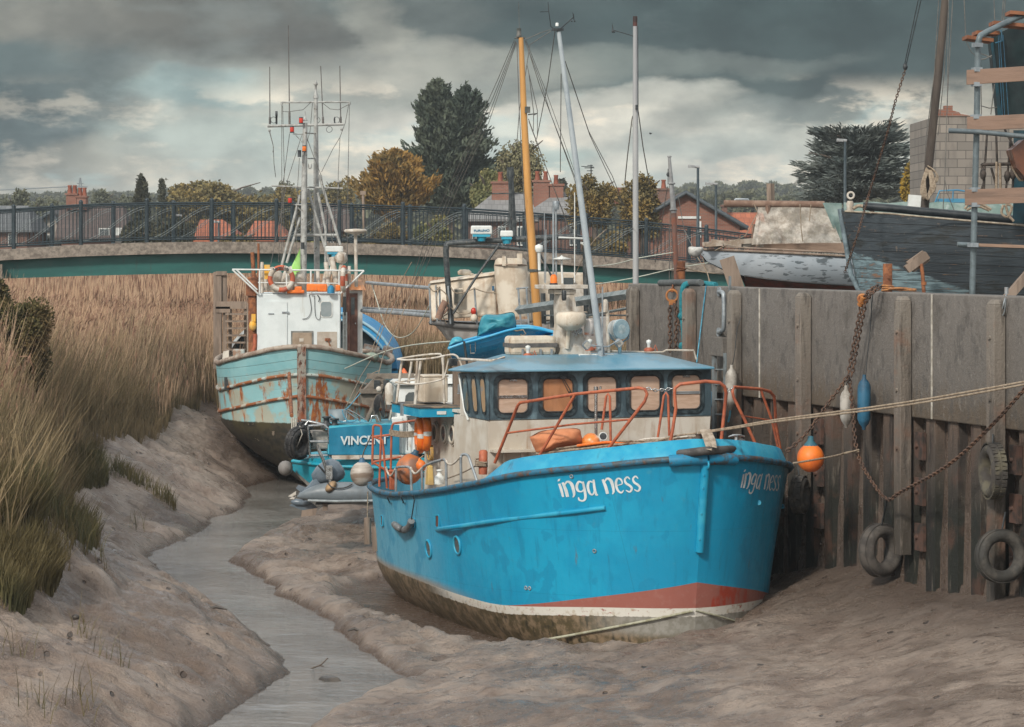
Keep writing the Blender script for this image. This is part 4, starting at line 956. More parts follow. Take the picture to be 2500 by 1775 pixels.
mb=MB(BF);mb.tube([mp(1445,843,-4.9),mp(1465,846,-4.9),mp(1485,846,-4.9),mp(1512,830,-4.9)],.015,6);mb.tube([mp(1470,893,-4.9),mp(1471,700,-4.9)],.016,6);mb.build('lamp_bracket',galv,cabin)
for a,c_ in((1434,843),(1512,838)):
 p=mp(a,c_,-4.95);mb=MB(BF);R2=rrect(.13,.13,.02,2);q_=math.radians(45)
 L2=[(p.x,p.y+x_*math.cos(q_)-y_*math.sin(q_),p.z+x_*math.sin(q_)+y_*math.cos(q_))for x_,y_ in R2]
 mb.plate([(x_-.06,y_,z_)for x_,y_,z_ in L2],(.06,0,0));fl_=mb.build('floodlight',galv,cabin)
 mb=MB(BF);c2=[Vector(q)for q in L2];ce=sum(c2,Vector())/len(c2);mb.plate([ce+(q-ce)*.8+Vector((.002,0,0))for q in c2],(.004,0,0));mb.build('lens',mat('lamp_lens',(.45,.42,.36),(.3,.3,.28),20,rough=.15),fl_)
p=mp(1516,804,-5.6);sl=MB(BF);ax=(.90,.30,.04);sl.lathe([(.10,-.24),(.165,-.18),(.178,0),(.178,.02),(.168,.025),(.166,.0)],p,ax,26);sob=sl.build('searchlight',white_paint,cabin)
mb=MB(BF);mb.lathe([(.172,.028),(.180,.022),(.180,.0)],p,ax,26);mb.build('rim',mat('rim_blue',(.30,.42,.46),(.22,.33,.38),4,rough=.35),sob)
mb=MB(BF);mb.lathe([(.165,.005),(.12,.022),(.06,.032),(0,.035)],p,ax,26);mb.build('lens',mat('search_lens',(.30,.40,.42),(.48,.55,.56),5,lo=.45,hi=.6,rough=.08),sob)
mb=MB(BF);mb.tube([p+Vector((-.08,-.19,0)),p+Vector((-.06,-.16,-.16)),p+Vector((-.06,.0,-.26)),p+Vector((-.06,.16,-.16)),p+Vector((-.08,.19,0))],.016,6);mb.tube([p+Vector((-.06,0,-.26)),p+Vector((-.06,0,-.42))],.035,8);mb.build('yoke',mat('yoke_blue',(.16,.30,.36),(.12,.2,.25),6),sob)
mb=MB(BF);a=mp(1486,862,-5.85);mb.tube([a,mp(1483,760,-5.85)],.035,8);mb.lathe([(.05,0),(.05,.18),(.03,.22),(0,.23)],mp(1478,762,-5.85),(0,0,1),10);mb.build('vent_pipe',dirty_white,cabin)
for a,c_ in((1289,852),(1440,836),(1584,838)):
 mb=MB(BF);p=mp(a,c_+13,-5.3);mb.lathe([(.03,0),(.03,.08),(.045,.10),(.045,.14),(0,.16)],p,(0,0,1),12);nl=mb.build('deck_light',white_paint,cabin)
 mb=MB(BF);mb.lathe([(.085,-.05),(.09,-.01),(.04,.02)],p,(0,0,1),12);mb.tube([p+Vector((0,.09,-.04)),p+Vector((0,.12,.06)),p+Vector((0,.16,-.04))],.012,5);mb.build('lamp_foot',orange_rail,nl)
mb=MB(BF);mb.box(mp(1106,884,-6.9)+Vector((0,0,-.0)),(.2,.11,.13));mb.build('side_lamp',black_metal,cabin,bevel=.01)
mb=MB(BF);mb.box(mp(1121,948,-6.0),(.04,.04,.14));mb.lathe([(.035,0),(.04,.02)],mp(1121,962,-6.0),(0,0,1),8);mb.build('door_hook',galv,cabin)
mb=MB(BF);q=BF.px(1153,1042,x=XF+.04);mb.plate([(XF+.028,q.y-.085,q.z-.075),(XF+.028,q.y+.085,q.z-.075),(XF+.028,q.y+.085,q.z+.075),(XF+.028,q.y-.085,q.z+.075)],(.006,0,0))
red=orange_rail
mb=MB(BF);YS=52.9
tubes(mb,[[(909,1135),(911,1045)],[(911,1045),(914,1038),(928,1040),(931,1048)],[(931,1045),(926,1188)],[(934,1074),(945,1192)],[(911,1066),(934,1074)],[(911,1066),(954,1062)],[(954,1150),(956,1048)],[(956,1048),(960,1035),(975,1032),(1017,1026)],[(909,1128),(945,1150)],[(909,1128),(980,1115)]],.022,YS)
mb.build('stern_rail',red,boat)
mb=MB(BF)
for j in range(5):mb.tube(cat_rom([BF.at(951,1050+j*3,YS),BF.at(985,1055+j*3,YS-.3),BF.at(1016,1053+j*3,YS-.6)],4),.013,5)
mb.build('coiled_line',rope_m,boat)
mb=MB(BF)
tubes(mb,[[(966,1205,51.4),(967,1150,51.4)],[(967,1150,51.4),(970,1141,51.4),(996,1140,50.7),(1003,1146,50.5)],[(1003,1146,50.5),(1005,1205,50.5)],[(1031,1202,49.9),(1030,1150,49.9)],[(1030,1150,49.9),(1036,1138,49.8),(1060,1128,49.2),(1084,1122,48.7),(1089,1130,48.6)],[(1089,1130,48.6),(1090,1194,48.6)],[(1126,1188,48),(1125,1118,48)],[(1125,1118,48),(1129,1110,48),(1142,1112,47.8),(1150,1132,47.7),(1165,1175,47.5)]],.024,54)
mb.build('gunwale_rail',galv,boat)
for hp in([[(942,1140,52),(948,1156,52),(956,1161,51.8),(965,1145,51.5)],[(1003,1142,50.5),(1008,1152,50.3),(1016,1156,50.1),(1030,1143,49.9)],[(1089,1122,48.6),(1095,1133,48.4),(1108,1131,48.2),(1124,1115,48)]]):
 mb=MB(BF);tubes(mb,[hp],.02,54);mb.build('safety_hose',dirty_white,boat)
mb=MB(BF);a=BF.at(952,1194,52);mb.box(BF.at(957,1171,51.9),(.10,.09,.36));mb.box(BF.at(957,1150,51.9),(.13,.12,.03));mb.build('bollard',red,boat,bevel=.01)
for px_,py_ in((1048,1340),(1118,1331)):
 a,t_=BH.find(px_,py_,-1,i1=62);p=BH.at(a,t_,-1);n=BH.nrm(a,t_,-1)
 mb=MB(BF);mb.torus(p+n*.015,n,.15,.022,20,6);pf=mb.build('hull_porthole',blue2,boat)
 mb=MB(BF);mb.lathe([(.145,0),(.145,.015)],p,n,18);mb.build('porthole_glass',glass_dark,pf)
for px_,py_,w_,h_ in((934,1271,.17,.17),(1069,1272,.19,.19),(1011,1277,.16,.14)):
 a,t_=BH.find(px_,py_,-1,i1=62);p=BH.at(a,t_,-1);n=BH.nrm(a,t_,-1);e=(BH.at(a+.3,t_,-1)-p).normalized()
 R2=rrect(w_,h_,.02,2);P2=[p+e*q[0]+Vector((0,0,q[1]))+n*.004 for q in R2];P4=[p+e*q[0]*1.2+Vector((0,0,q[1]*1.2))+n*.004 for q in R2]
 mb=MB(BF);ring_plate(mb,P4,P2,n*.02);so_=mb.build('scupper',blue2,boat);mb=MB(BF);mb.plate(P2,n*.006);mb.build('scupper_opening',mat('scupper_dark',(.05,.03,.028),(.13,.05,.035),9,rough=.9),so_)
mb=MB(BF)
for px_,py_ in((1396,1163),(1452,1345),(1285,1435),(1294,1436)):
 a,t_=BH.find(px_,py_,-1,i1=62);p=BH.at(a,t_,-1);n=BH.nrm(a,t_,-1);mb.torus(p+n*.01,n,.028,.010,10,5)
mb.build('hull_fitting',galv,boat)
mb=MB(BF)
P=[BH.on(a,c_,-1,.04)for a,c_ in((1690,1490),(1600,1510),(1500,1530),(1400,1548))]+[BF.l(PT(1330,1562,45.6))]
mb.tube(cat_rom(P,4),.022,6);P=[BH.on(a,c_,1,.04,i0=0,i1=20)for a,c_ in((1692,1490),(1760,1506),(1830,1528))];mb.tube(cat_rom(P,4),.016,6)
mb.build('keel_line',mat('pale_rope',(.36,.36,.27),(.25,.24,.16),9,rough=.9),boat)
def fr_thing(name,label,cat,fr,p,group=None):return thing(name,label,cat,fr.w(*p),fr.rz,group)
def dinghy_mb():
 rows=[]
 secs=[((1093,849),(1141,893),(1150,900)),((1130,834),(1160,892),(1180,897)),((1180,820),(1200,880),(1225,884)),((1225,808),(1240,862),(1262,870)),((1263,802),(1275,848),(1290,858)),((1310,800),(1312,830),(1315,836)),((1352,809),(1350,818),(1350,824))]
 return secs
DGF=Frame((0,0,0),(1,0));Yd=51.8
t=thing('rowing_dinghy','bright blue clinker rowing dinghy lying on the wheelhouse roof','dinghy',PT(1210,890,Yd),0)
near,farr=[],[]
prof_t=[(1096,850),(1130,838),(1165,829),(1200,819),(1235,808),(1263,801.5),(1290,800),(1320,804),(1351,811)]
prof_b=[(1109,893),(1145,897),(1178,895),(1210,889),(1240,878),(1268,864),(1300,848),(1330,832),(1352,815)]
rows=[]
for(ax_,ay_),(bx_,by_)in zip(prof_t,prof_b):
 r=[]
 for j in range(7):
  f=j/6;Yj=Yd-.25+.0*f+(.75*(f**1.5)if True else 0);r.append(PT(ax_+(bx_-ax_)*f,ay_+(by_-ay_)*f,Yj))
 rows.append(r)
mb=MB()
for j in range(6):
 mb.grid([[r[j]+Vector((0,-.012,.0)),r[j+1]+Vector((0,-.028,-.0))]for r in rows])
 mb.grid([[r[j+1]+Vector((0,-.028,0)),r[j+1]+Vector((0,-.012,0))]for r in rows])
wdt=[.9,1.1,1.2,1.25,1.2,1.05,.8,.5,.1]
rows2=[[Vector((r[q].x,2*(Yd-.25+wdt[i]*.62)-r[q].y+.1,r[q].z))for q in range(7)]for i,r in enumerate(rows)]
mb.grid([[a for a in r]for r in rows2][::-1]);mb.grid([[a[0],b_[0]]for a,b_ in zip([r[-1:]for r in rows],[r[-1:]for r in rows2])])
mb.add([p for p in rows[0]]+[p for p in rows2[0]][::-1],[tuple(range(14))[::-1]])
mb.build('dinghy_hull',mat('dinghy_blue',(.004,.235,.50),(.012,.30,.56),2,rough=.35),t)
mb=MB();gl=[r[0]+Vector((0,-.03,.0))for r in rows];mb.tube(gl,.026,6);mb.tube([r[0]for r in rows2],.026,6);mb.tube([rows[0][0],rows2[0][0]],.026,6);mb.build('gunwale',mat('dinghy_rim',(.02,.32,.58),(.10,.40,.60),3,rough=.4),t)
mb=MB();a=PT(1152,838,Yd-.35);
for q in((1148,840),(1160,836)):mb.tube([PT(q[0],q[1],Yd-.3),PT(q[0]+1,q[1]+22,Yd-.22)],.008,5)
mb.tube([PT(1148,862,Yd-.22),PT(1159,862,Yd-.22)],.014,5);mb.build('carry_handle',steel,t)
mb=MB();mb.tube([PT(1133,833,Yd-.42),PT(1141,895,Yd-.4)],.022,5);mb.build('tie_strap',black_metal,t)
mb=MB();mb.tube([PT(1268,812,Yd),PT(1275,820,Yd-.35),PT(1284,815,Yd-.35),PT(1277,805,Yd-.3),PT(1262,808,Yd-.3),PT(1246,804,Yd-.25)],.012,5);mb.build('painter_rope',rope_m,t)
mb=MB(BF)
for q in(1165,1240):
 p=BF.at(q,880,Yd);mb.box((p.x,p.y,(p.z+ZBn)/2),(.12,.9,abs(p.z-ZBn)))
mb.build('cradle',wood,boat)
def drape(name,label,cat,outline,Y,depth,m,seed,crease=.05):
 """crumpled cover: closed outline puffed out toward the viewer and back"""
 P=cat_rom([(a,c_,0)for a,c_ in outline]+[(outline[0][0],outline[0][1],0)],4)[:-1];cx=sum(p[0]for p in P)/len(P);cyy=sum(p[1]for p in P)/len(P);rows=[]
 N_=9
 for sgn in(-1,1):
  for j in(range(N_)if sgn<0 else range(N_-1,-1,-1)):
   f=1-j/(N_-.5);r=[]
   for q_,p in enumerate(P):
    x_,y_=cx+(p[0]-cx)*f,cyy+(p[1]-cyy)*f;bulge=math.sqrt(max(0,1-f*f));w_=fbm(np.array([x_*.035+seed]),np.array([y_*.05+j*.1]),3,seed)[0]
    w2=abs(fbm(np.array([x_*.02+y_*.05+seed]),np.array([y_*.03-x_*.02]),2,seed+5)[0])
    pt=PT(x_,y_,Y+sgn*depth*(bulge+(w_*1.2-w2*1.8)*crease*8));r.append(pt)
   rows.append(r)
  if sgn<0:rows2_=rows;rows=[]
 mb=MB();mb.grid(rows2_,closed=True);c0=sum(rows2_[-1],Vector())/len(P)
 mb.grid(rows,closed=True);mb.grid([rows2_[0],rows[-1]],closed=True)
 mb.add(rows2_[-1],[tuple(range(len(P)))]);mb.add(rows[0],[tuple(range(len(P)))[::-1]])
 return mb.build(name,m,label=label,cat=cat)
tarp_m=mat('teal_tarp',(.015,.20,.27),(.06,.30,.36),3,rough=.5,bump=.5,bsc=7)
drape('tarpaulin','crumpled teal tarpaulin heaped in the blue dinghy','tarpaulin',[(1164,822),(1168,798),(1180,770),(1215,768),(1250,762),(1258,775),(1258,803),(1225,812)],51.9,.32,tarp_m,3)
drape('tarpaulin','small pale blue tarp end over the stern of the roof dinghy','tarpaulin',[(1094,846),(1104,826),(1122,822),(1132,833),(1110,842)],51.7,.12,mat('tarp_light',(.03,.30,.42),(.12,.42,.5),3,rough=.5),5)
LR=fr_thing('liferaft_case','stained cream box with a black band between dinghy and mast casing','liferaft',BF,mp(1302,868,-6.3))
mb=MB(BF);a=mp(1247,868,-5.5);c_=mp(1357,820,-5.5);mb.box(((a.x-.18),(a.y+c_.y)/2,(a.z+c_.z)/2),(.44,abs(a.y-c_.y),abs(a.z-c_.z)));mb.build('case',cream,LR,bevel=.06)
mb=MB(BF);mb.box((a.x-.18,(a.y+c_.y)/2,(a.z+c_.z)/2+.01),(.46,abs(a.y-c_.y)+.02,.07));mb.build('band',mat('band_grey',(.07,.07,.07),(.13,.12,.11),5),LR)
mb=MB(BF)
for q in(1275,1318,1345):p=mp(q,860,-5.46);mb.box((p.x+.03,p.y,p.z),(.03,.035,.12))
mb.build('clip',galv,LR)
drape('canvas_cover','folded orange canvas bundle on the foredeck','cover',[(1293,1067),(1320,1053),(1355,1048),(1410,1046),(1419,1062),(1421,1084),(1390,1092),(1360,1100),(1318,1107),(1305,1096)],47.2,.30,mat('orange_canvas',(.56,.22,.10),(.46,.17,.075),3,rough=.8,bump=.3,bsc=8),9,.045)
mb=MB(BF);mb.ball(BF.at(1443,1080,47.1),.155,n=16);mb.build('buoy',mat('faded_orange',(.82,.24,.04),(.78,.62,.48),2.2,lo=.45,hi=.6,rough=.4),label='faded orange ball lying beside the canvas bundle on the foredeck',cat='buoy')
for i,(px_,dx_,nm)in enumerate(((1025,0,'orange lifebuoy hanging nearest under the side platform'),(1040,.0,'second orange lifebuoy tucked behind the first, nearer the portholes'))):
 p=BF.px(px_,1062-(i*6),y=-2.05+.05*i);mb=MB(BF);lb=fr_thing('lifebuoy',nm,'lifebuoy',BF,p,'orange lifebuoys on the blue boat')
 mb.torus(p,(.18,1,0),.27,.075,30,10);mb.build('ring',orange,lb)
 mb=MB(BF)
 for q in range(4):
  a0=math.pi/4+q*math.pi/2;mb.torus(p,(.18,1,0),.27,.079,3,10,a0-.12,a0+.12)
 mb.build('reflective_band',white_paint,lb)
def buoy(c0,r,label,m1,m2=None,tilt=(0,0,1),sz=1.15,group=None,rope_to=None,fr=BF,name='buoy',cat='buoy'):
 ax=Vector(tilt).normalized();t=thing(name,label,cat,fr.w(*c0),0,group)
 mb=MB(fr);mb.lathe([(r*math.sin(q),-r*sz*math.cos(q))for q in np.linspace(0,math.pi*.88,14)],c0,ax,18);mb.build('float',m1,t)
 mb=MB(fr);top=Vector(c0)+ax*r*sz*.86;mb.lathe([(r*.50,-r*.12),(r*.32,r*.12),(r*.2,r*.30),(r*.2,r*.45),(0,r*.47)],top,ax,12);mb.build('eye',m2 or mat('buoy_blue',(.02,.07,.12),(.03,.1,.16),5,rough=.5),t)
 if rope_to is not None:mb=MB(fr);mb.tube([top+ax*r*.4]+[Vector(q)for q in rope_to],.012,5);mb.build('lanyard',rope_m,t)
 return t
buoy(BF.at(1000,1145,51.7),.25,'large rusty orange buoy with a blue top in the stern well',mat('buoy_rusty',(.50,.15,.04),(.24,.13,.09),3,lo=.4,hi=.6,rough=.55),tilt=(.1,.35,1),rope_to=[BF.at(1015,1085,51.7)])
buoy(BF.at(1028,1137,50.6),.09,'small bright orange float hanging beside the lifebuoys',orange,orange,tilt=(-.2,-.2,1),rope_to=[BF.at(1034,1112,50.6)])
buoy(BF.at(884,1157,54.3),.225,'round grime streaked white fender with blue top off the stern',mat('fender_dirty',(.46,.42,.37),(.22,.17,.13),3.5,lo=.42,hi=.58,rough=.6,stretch=(.3,.3,2)),mat('fender_cap',(.05,.13,.22),(.03,.09,.15),5),tilt=(0,0,1),sz=1.05,rope_to=[BF.at(889,1100,54.2),BF.at(908,1060,53)],name='fender',cat='fender')
mb=MB(BF);p=BF.px(1058,1105,y=-1.9);p.y=-1.98
for j in range(3):mb.torus(p+Vector((0,.03*j,0)),(.1*j,1,0),.13,.014,16,5)
mb.build('rope_coil',mat('yellow_rope',(.55,.33,.08),(.40,.25,.1),20,rough=.9),label='yellow rope coil hanging on the deckhouse side',cat='rope')
mb=MB(BF);p=BF.at(1049,1160,50.5);mb.box(p,(.18,.11,.34),taper=.7);mb.tube([p+Vector((0,0,.17)),p+Vector((0,0,.21))],.03,8);mb.build('jerrycan',mat('yellow_can',(.60,.42,.14),(.48,.33,.14),3,rough=.45),label='yellow plastic jerrycan standing by the gunwale rail',cat='can',bevel=None or .02)
mb=MB(BF);p=BF.at(1073,1182,50.0);mb.lathe([(.09,0),(.09,.13),(.05,.16),(.03,.22),(.055,.23),(.055,.25),(0,.26)],p,(0,0,1),12);mb.build('deck_pump',white_paint,label='small white pump bottle on deck by the galvanised rail',cat='pump')
t=fr_thing('tube_fender','curved grey tube fender slung on ropes down the blue side','fender',BF,BF.at(985,1290,53.6))
mb=MB(BF);P=[BH.on(a,c_,-1,.09,i1=62)for a,c_ in((952,1240),(962,1262),(978,1281),(997,1292),(1010,1285),(1016,1270))];mb.tube(cat_rom(P,4),.062,10);mb.build('tube',mat('tube_grey',(.13,.14,.145),(.19,.2,.2),4,rough=.5),t)
mb=MB(BF)
for(a,c_),(d,e_)in(((958,1207),(956,1240)),((992,1206),(988,1286)),((1020,1203),(1014,1272))):mb.tube([BH.on(a,c_+4,-1,.10,i1=62),BH.on(a,c_+16,-1,.06,i1=62),BH.on(d,e_,-1,.08,i1=62)],.012,5)
mb.build('fender_rope',black_metal,t)
for a,c_,d,lb in((897,1264,1328,'grey hanging board fender at the very stern corner'),(917,1287,1345,'weathered board fender hanging lower, just forward of the stern corner')):
 iq,tq=BH.find(max(a,903),c_,-1,i1=64);n=BH.nrm(iq,tq,-1)
 p=BF.l(PT(a,c_,BF.w(*BH.at(iq,tq,-1)).y-.10));q=BF.l(PT(a+1,d,BF.w(*BH.at(iq,tq,-1)).y-.10))
 t=fr_thing('board_fender',lb,'fender',BF,q);mb=MB(BF);mb.tube([p,q],.07,8);mb.build('board',wood,t)
 mb=MB(BF);mb.tube([p,BF.l(PT(a+1,1200,BF.w(*p).y))],.012,5);mb.build('fender_rope',rope_m,t)
PY_=78.0
st0=PT(737,1000,PY_)
PF=Frame((st0.x,PY_,0),(.055,-.998))
P_RL=cat_rom([(.55,0),(.50,.30),(.25,.95),(-.25,1.55),(-1.0,2.05),(-2.0,2.35),(-3.6,2.5),(-7,2.5),(-10,2.2),(-11.6,1.2),(-12,0)],6)
P_WL=cat_rom([(0,0),(-.12,.45),(-.5,1.15),(-1.0,1.70),(-1.8,2.10),(-2.8,2.3),(-4.2,2.42),(-7,2.4),(-9.8,2.0),(-11.2,1.0),(-11.5,0)],6)
a_,b_=fit_sheer(PF,P_RL,[(738,850,-1,0,4),(700,851,-1,0,20),(628,865,-1,0,30),(575,878,-1,0,34),(536,890,-1,0,36)])
pzr=lambda x:float(np.interp(x,a_,b_))
PH=Hull(PF,P_WL,P_RL,1.72,pzr,zb=.15,flare=1.2,keel=.10)
pb=thing('fishing_boat','pale turquoise wooden fishing boat with rust streaked bow, stranded against the reed bank','boat',PF.o,PF.rz)
M,k,b,tc=nodemat('turquoise_hull')
x,y,z=k.sep(tc)
n1=k.noise(tc,1.1,4,.6);n3=k.noise(tc,7,5,.65);run=k.noise(k.mapv(tc,(1,1,.12)),2.6,6,.65);run2=k.noise(k.mapv(tc,(1,1,.10)),8,5,.65)
c=k.mix(k.mr(n1,.4,.6),(.30,.57,.60),(.24,.51,.55));c=k.mix(k.m('MULTIPLY',k.mr(n3,.58,.70),.4),c,(.40,.46,.44))
zz=k.m('ADD',k.m('SUBTRACT',z,k.m('MULTIPLY',k.m('ABSOLUTE',y),-.16)),0)
plank=k.m('PINGPONG',zz,.125);seam=k.m('MULTIPLY',k.mr(plank,.010,.0),k.mr(z,2.5,2.9));c=k.mix(k.m('MULTIPLY',seam,.8),c,(.05,.10,.11))
rr_=k.mix(k.mr(n3,.4,.6),(.46,.17,.045),(.30,.090,.030));pale=(.48,.42,.30)
low=k.mr(zz,3.35,2.95)
c=k.mix(k.m('MULTIPLY',k.m('MULTIPLY',k.mr(n1,.46,.56),low),.75),c,pale)
c=k.mix(k.m('MULTIPLY',k.m('MULTIPLY',k.mr(run,.505,.58),k.mr(run2,.40,.52)),low),c,rr_)
black=k.mix(k.mr(n3,.35,.65),(.010,.010,.008),(.040,.033,.020));black=k.mix(k.m('MULTIPLY',k.mr(z,1.2,1.7),k.mr(n1,.42,.6)),black,(.060,.050,.022))
scr=k.m('MULTIPLY',k.mr(k.noise(k.mapv(tc,(1,1,1),rot=(0,.7,0)),3.2,4,.7),.64,.67),k.mr(z,.8,1.2));black=k.mix(scr,black,(.20,.16,.12))
c=k.mix(k.mr(k.m('ADD',z,k.m('MULTIPLY',n3,.1)),1.80,1.76),c,black)
k.put(b.inputs['Base Color'],c);b.inputs['Roughness'].default_value=.55
bm=k.n('ShaderNodeBump');bm.inputs['Strength'].default_value=.5;bm.inputs['Distance'].default_value=.03;k.L(k.m('SUBTRACT',k.noise(tc,3,4),seam),bm.inputs['Height']);k.L(bm.outputs[0],b.inputs['Normal'])
PH.mesh().build('hull',M,pb)
rub=mat('rub_rail',(.40,.46,.43),(.27,.10,.035),3.2,lo=.46,hi=.56,rough=.7,bump=.4,speck=(.10,.05,.03),spsc=16)
rub_r=mat('rusty_rail',(.26,.085,.028),(.42,.40,.33),3.0,lo=.50,hi=.60,rough=.8,bump=.5,speck=(.10,.05,.03),spsc=12)
cap_m=mat('rail_cap',(.24,.18,.14),(.38,.33,.27),5,rough=.85,speck=(.16,.06,.035),spsc=14)
NPH=len(P_RL)
mb=MB(PF)
for s_ in(1,-1):mb.tube([p+Vector((0,0,.04))for p in PH.edge(1.0,s_,0,NPH-1.01,.0)],.075,6)
mb.build('rail_cap',cap_m,pb)
for pts,m_,nm in(([(727,914),(690,917),(628,928),(580,940),(540,951)],rub,'upper_rub_rail'),([(725,967),(690,972),(640,981),(590,992),(537,1005)],rub_r,'lower_rub_rail')):
 mb=MB(PF)
 ts=[PH.find(a,c_,-1,i1=34)[1]for a,c_ in pts];is_=[PH.find(a,c_,-1,i1=34)[0]for a,c_ in pts]
 for s_ in(-1,1):
  mb.tube([PH.at(i,float(np.interp(i,is_,ts)),s_)+PH.nrm(i,float(np.interp(i,is_,ts)),s_)*.02 for i in np.linspace(.6,44,26)],.05,6)
 mb.build(nm,m_,pb)
mb=MB(PF);L_,R2_=[],[]
for t_ in np.linspace(-.15,1.02,10):
 p=PH.at(0,t_,1);L_.append(Vector((p.x+.06,-.12,p.z)));R2_.append(Vector((p.x+.06,.12,p.z)))
mb.grid([[Vector((p.x-.3,p.y,p.z))for p in L_],L_,R2_,[Vector((p.x-.3,p.y,p.z))for p in R2_]],smooth=False)
mb.build('stem_post',mat('stem_rust',(.27,.075,.025),(.38,.37,.32),4,lo=.42,hi=.60,rough=.85,bump=.6,stretch=(1,1,.2),speck=(.10,.035,.02),spsc=20,splo=.52,sphi=.62),pb)
mb=MB(PF);rr=[]
for i in np.linspace(0,NPH-1.01,40):
 a=PH.at(i,.86,1);c_=PH.at(i,.86,-1);rr.append([a.lerp(c_,j/4)for j in range(5)])
mb.grid(rr[::-1]);mb.build('deck',wood,pb)
mb=MB(PF);p=PH.on(556,936,-1,.01,i1=34);mb.box(p,(.1,.17,.35));mb.build('hawse_hole',black_metal,pb)
XW=-5.2;lp=lambda a,c_,x=XW:PF.px(a,c_,x=x)
a=lp(627,717);c_=lp(831,717);zt=a.z;wy0,wy1=a.y,c_.y
whp=mat('wheelhouse_white',(.66,.72,.72),(.60,.66,.66),2,rough=.4,streak=(.50,.52,.48),slo=.6)
mb=MB(PF);mb.hexa([(XW,wy0,2.4),(XW,wy1,2.4),(XW-3.2,wy1,2.4),(XW-3.2,wy0,2.4),(XW,wy0,zt),(XW,wy1,zt),(XW-3.2,wy1,zt),(XW-3.2,wy0,zt)]);ph=mb.build('wheelhouse',whp,pb,bevel=.03)
def pane(x0,y0,x1,y1,parent,m,dx=.012,name='panel',th=.02,r=.03):
 a=lp(x0,y0);c_=lp(x1,y1);w_,h_=abs(c_.y-a.y),abs(a.z-c_.z);cy2,cz2=(a.y+c_.y)/2,(a.z+c_.z)/2
 mb=MB(PF);mb.plate([(XW+dx,cy2+q[0],cz2+q[1])for q in rrect(w_,h_,r,4)],(th,0,0));return mb.build(name,m,parent)
door=pane(650,736,701,858,ph,whp,.002,'door',.03)
mb=MB(PF);mb.box(lp(662,766,XW+.04),(.03,.16,.03));mb.box(lp(697,763,XW+.04),(.03,.2,.05));mb.build('handle',galv,door)
wn=pane(781,734.5,812,775,ph,white_paint,.004,'window',.02,.09);pane(783.5,737,809.5,773,wn,mat('grey_glass',(.20,.25,.26),(.26,.30,.31),1.5,rough=.15),.026,'pane',.004,.08)
hb=pane(710.5,808,765,856,ph,mat('hatch_frame',(.12,.13,.12),(.2,.2,.18),6),.002,'hatch',.02,.01)
pane(714,812,761,856,hb,mat('ply_hatch',(.33,.26,.19),(.26,.20,.14),4,rough=.8),.022,'hatch_door',.012,.01)
pane(731,826,741,834,hb,dirty_white,.04,'label',.005,.01)
al=pane(774,810,823,858,ph,mat('alcove',(.44,.40,.34),(.36,.31,.25),3,rough=.7),.001,'alcove',.006,.01)
mb=MB(PF);mb.tube([lp(800,830,XW+.05),lp(812,858,XW+.05)],.018,5);mb.box(lp(800,829,XW+.05),(.03,.16,.08));mb.build('shovel',rust,ph)
mb=MB(PF)
mb.tube(cat_rom([lp(755,719,XW+.02),lp(760,755,XW+.03),lp(752,775,XW+.03),lp(738,779,XW+.03)],5),.009,5);mb.tube(cat_rom([lp(768,722,XW+.02),lp(770,770,XW+.03),lp(780,780,XW+.03),lp(783,760,XW+.03)],5),.008,5)
mb.tube(cat_rom([lp(775,720,XW+.05),lp(780,728,XW+.06),lp(778,737,XW+.06)],3),.016,5);mb.build('cable',black_metal,ph)
mb=MB(PF)
for P in([(567,658),(889,661)],[(567,658),(630,717)],[(578,659),(628,708)],[(889,661),(831,717)],[(630,690),(830,692)],[(634,659),(634,717)],[(759,660),(759,717)],[(828,661),(828,717)],[(700,660),(700,717)]):
 mb.tube([lp(*P[0],-5.1),lp(*P[1],-5.1)],.028 if P[0][0]!=630 else .02,6)
mb.build('roof_rail',white_paint,ph)
mg=mat('mast_white',(.40,.41,.39),(.26,.265,.25),4,rough=.6,speck=(.13,.11,.09),spsc=9,splo=.60,sphi=.66,streak=(.30,.22,.15))
XMm=-6.3;m2=lambda a,c_,x=XMm:PF.px(a,c_,x=x)
mb=MB(PF);mb.tube([m2(740,716,-5.6),m2(743,450,-5.6),m2(745,300,-5.6)],[.10,.085,.065],10);mb.lathe([(.075,0),(.0,.17)],m2(745,295,-5.6),(0,0,1),8);mb.tube([m2(745,284,-5.6),m2(745,272,-5.6)],.012,5);fm=mb.build('fore_mast',mg,pb)
mb=MB(PF);mb.tube([m2(774,700),m2(772,450),m2(771,240)],[.085,.08,.06],10);mb.lathe([(.085,0),(.085,.03),(.03,.20),(.03,.38),(.06,.40),(.06,.43),(0,.55)],m2(771,240),(0,0,1),8);am=mb.build('after_mast',mg,pb)
mb=MB(PF);mb.tube([m2(688,250),m2(853,249)],.03,6);mb.tube([m2(688,249),m2(688,256)],.035,6);mb.tube([m2(853,249),m2(853,256)],.035,6);mb.build('yard',mg,am)
mb=MB(PF);mb.tube([m2(653,308),m2(839,303)],.042,8);mb.ball(m2(658,319),.04,n=8);mb.ball(m2(834,316),.04,n=8);mb.build('yard',mg,am)
mb=MB(PF);mb.tube([m2(663,454,-6),m2(837,460,-6)],.028,6);mb.lathe([(.025,0),(.02,.15),(.09,.17),(.08,.21),(0,.24)],m2(826,459,-6),(0,0,1),10);mb.build('yard',mg,fm)
mb=MB(PF)
for P in([(733,476),(688,648)],[(733,530),(700,642)],[(779,427),(831,598)],[(752,461),(806,648)],[(776,470),(795,560),(795,650)]):mb.tube([m2(*q,-5.95)for q in P],.042,7)
mb.tube([m2(718,574,-5.95),m2(825,574,-5.95)],.045,7);mb.tube([m2(721,500),m2(740,520)],.02,5);mb.tube([m2(712,499,-5.6),m2(742,501,-5.6)],.02,5)
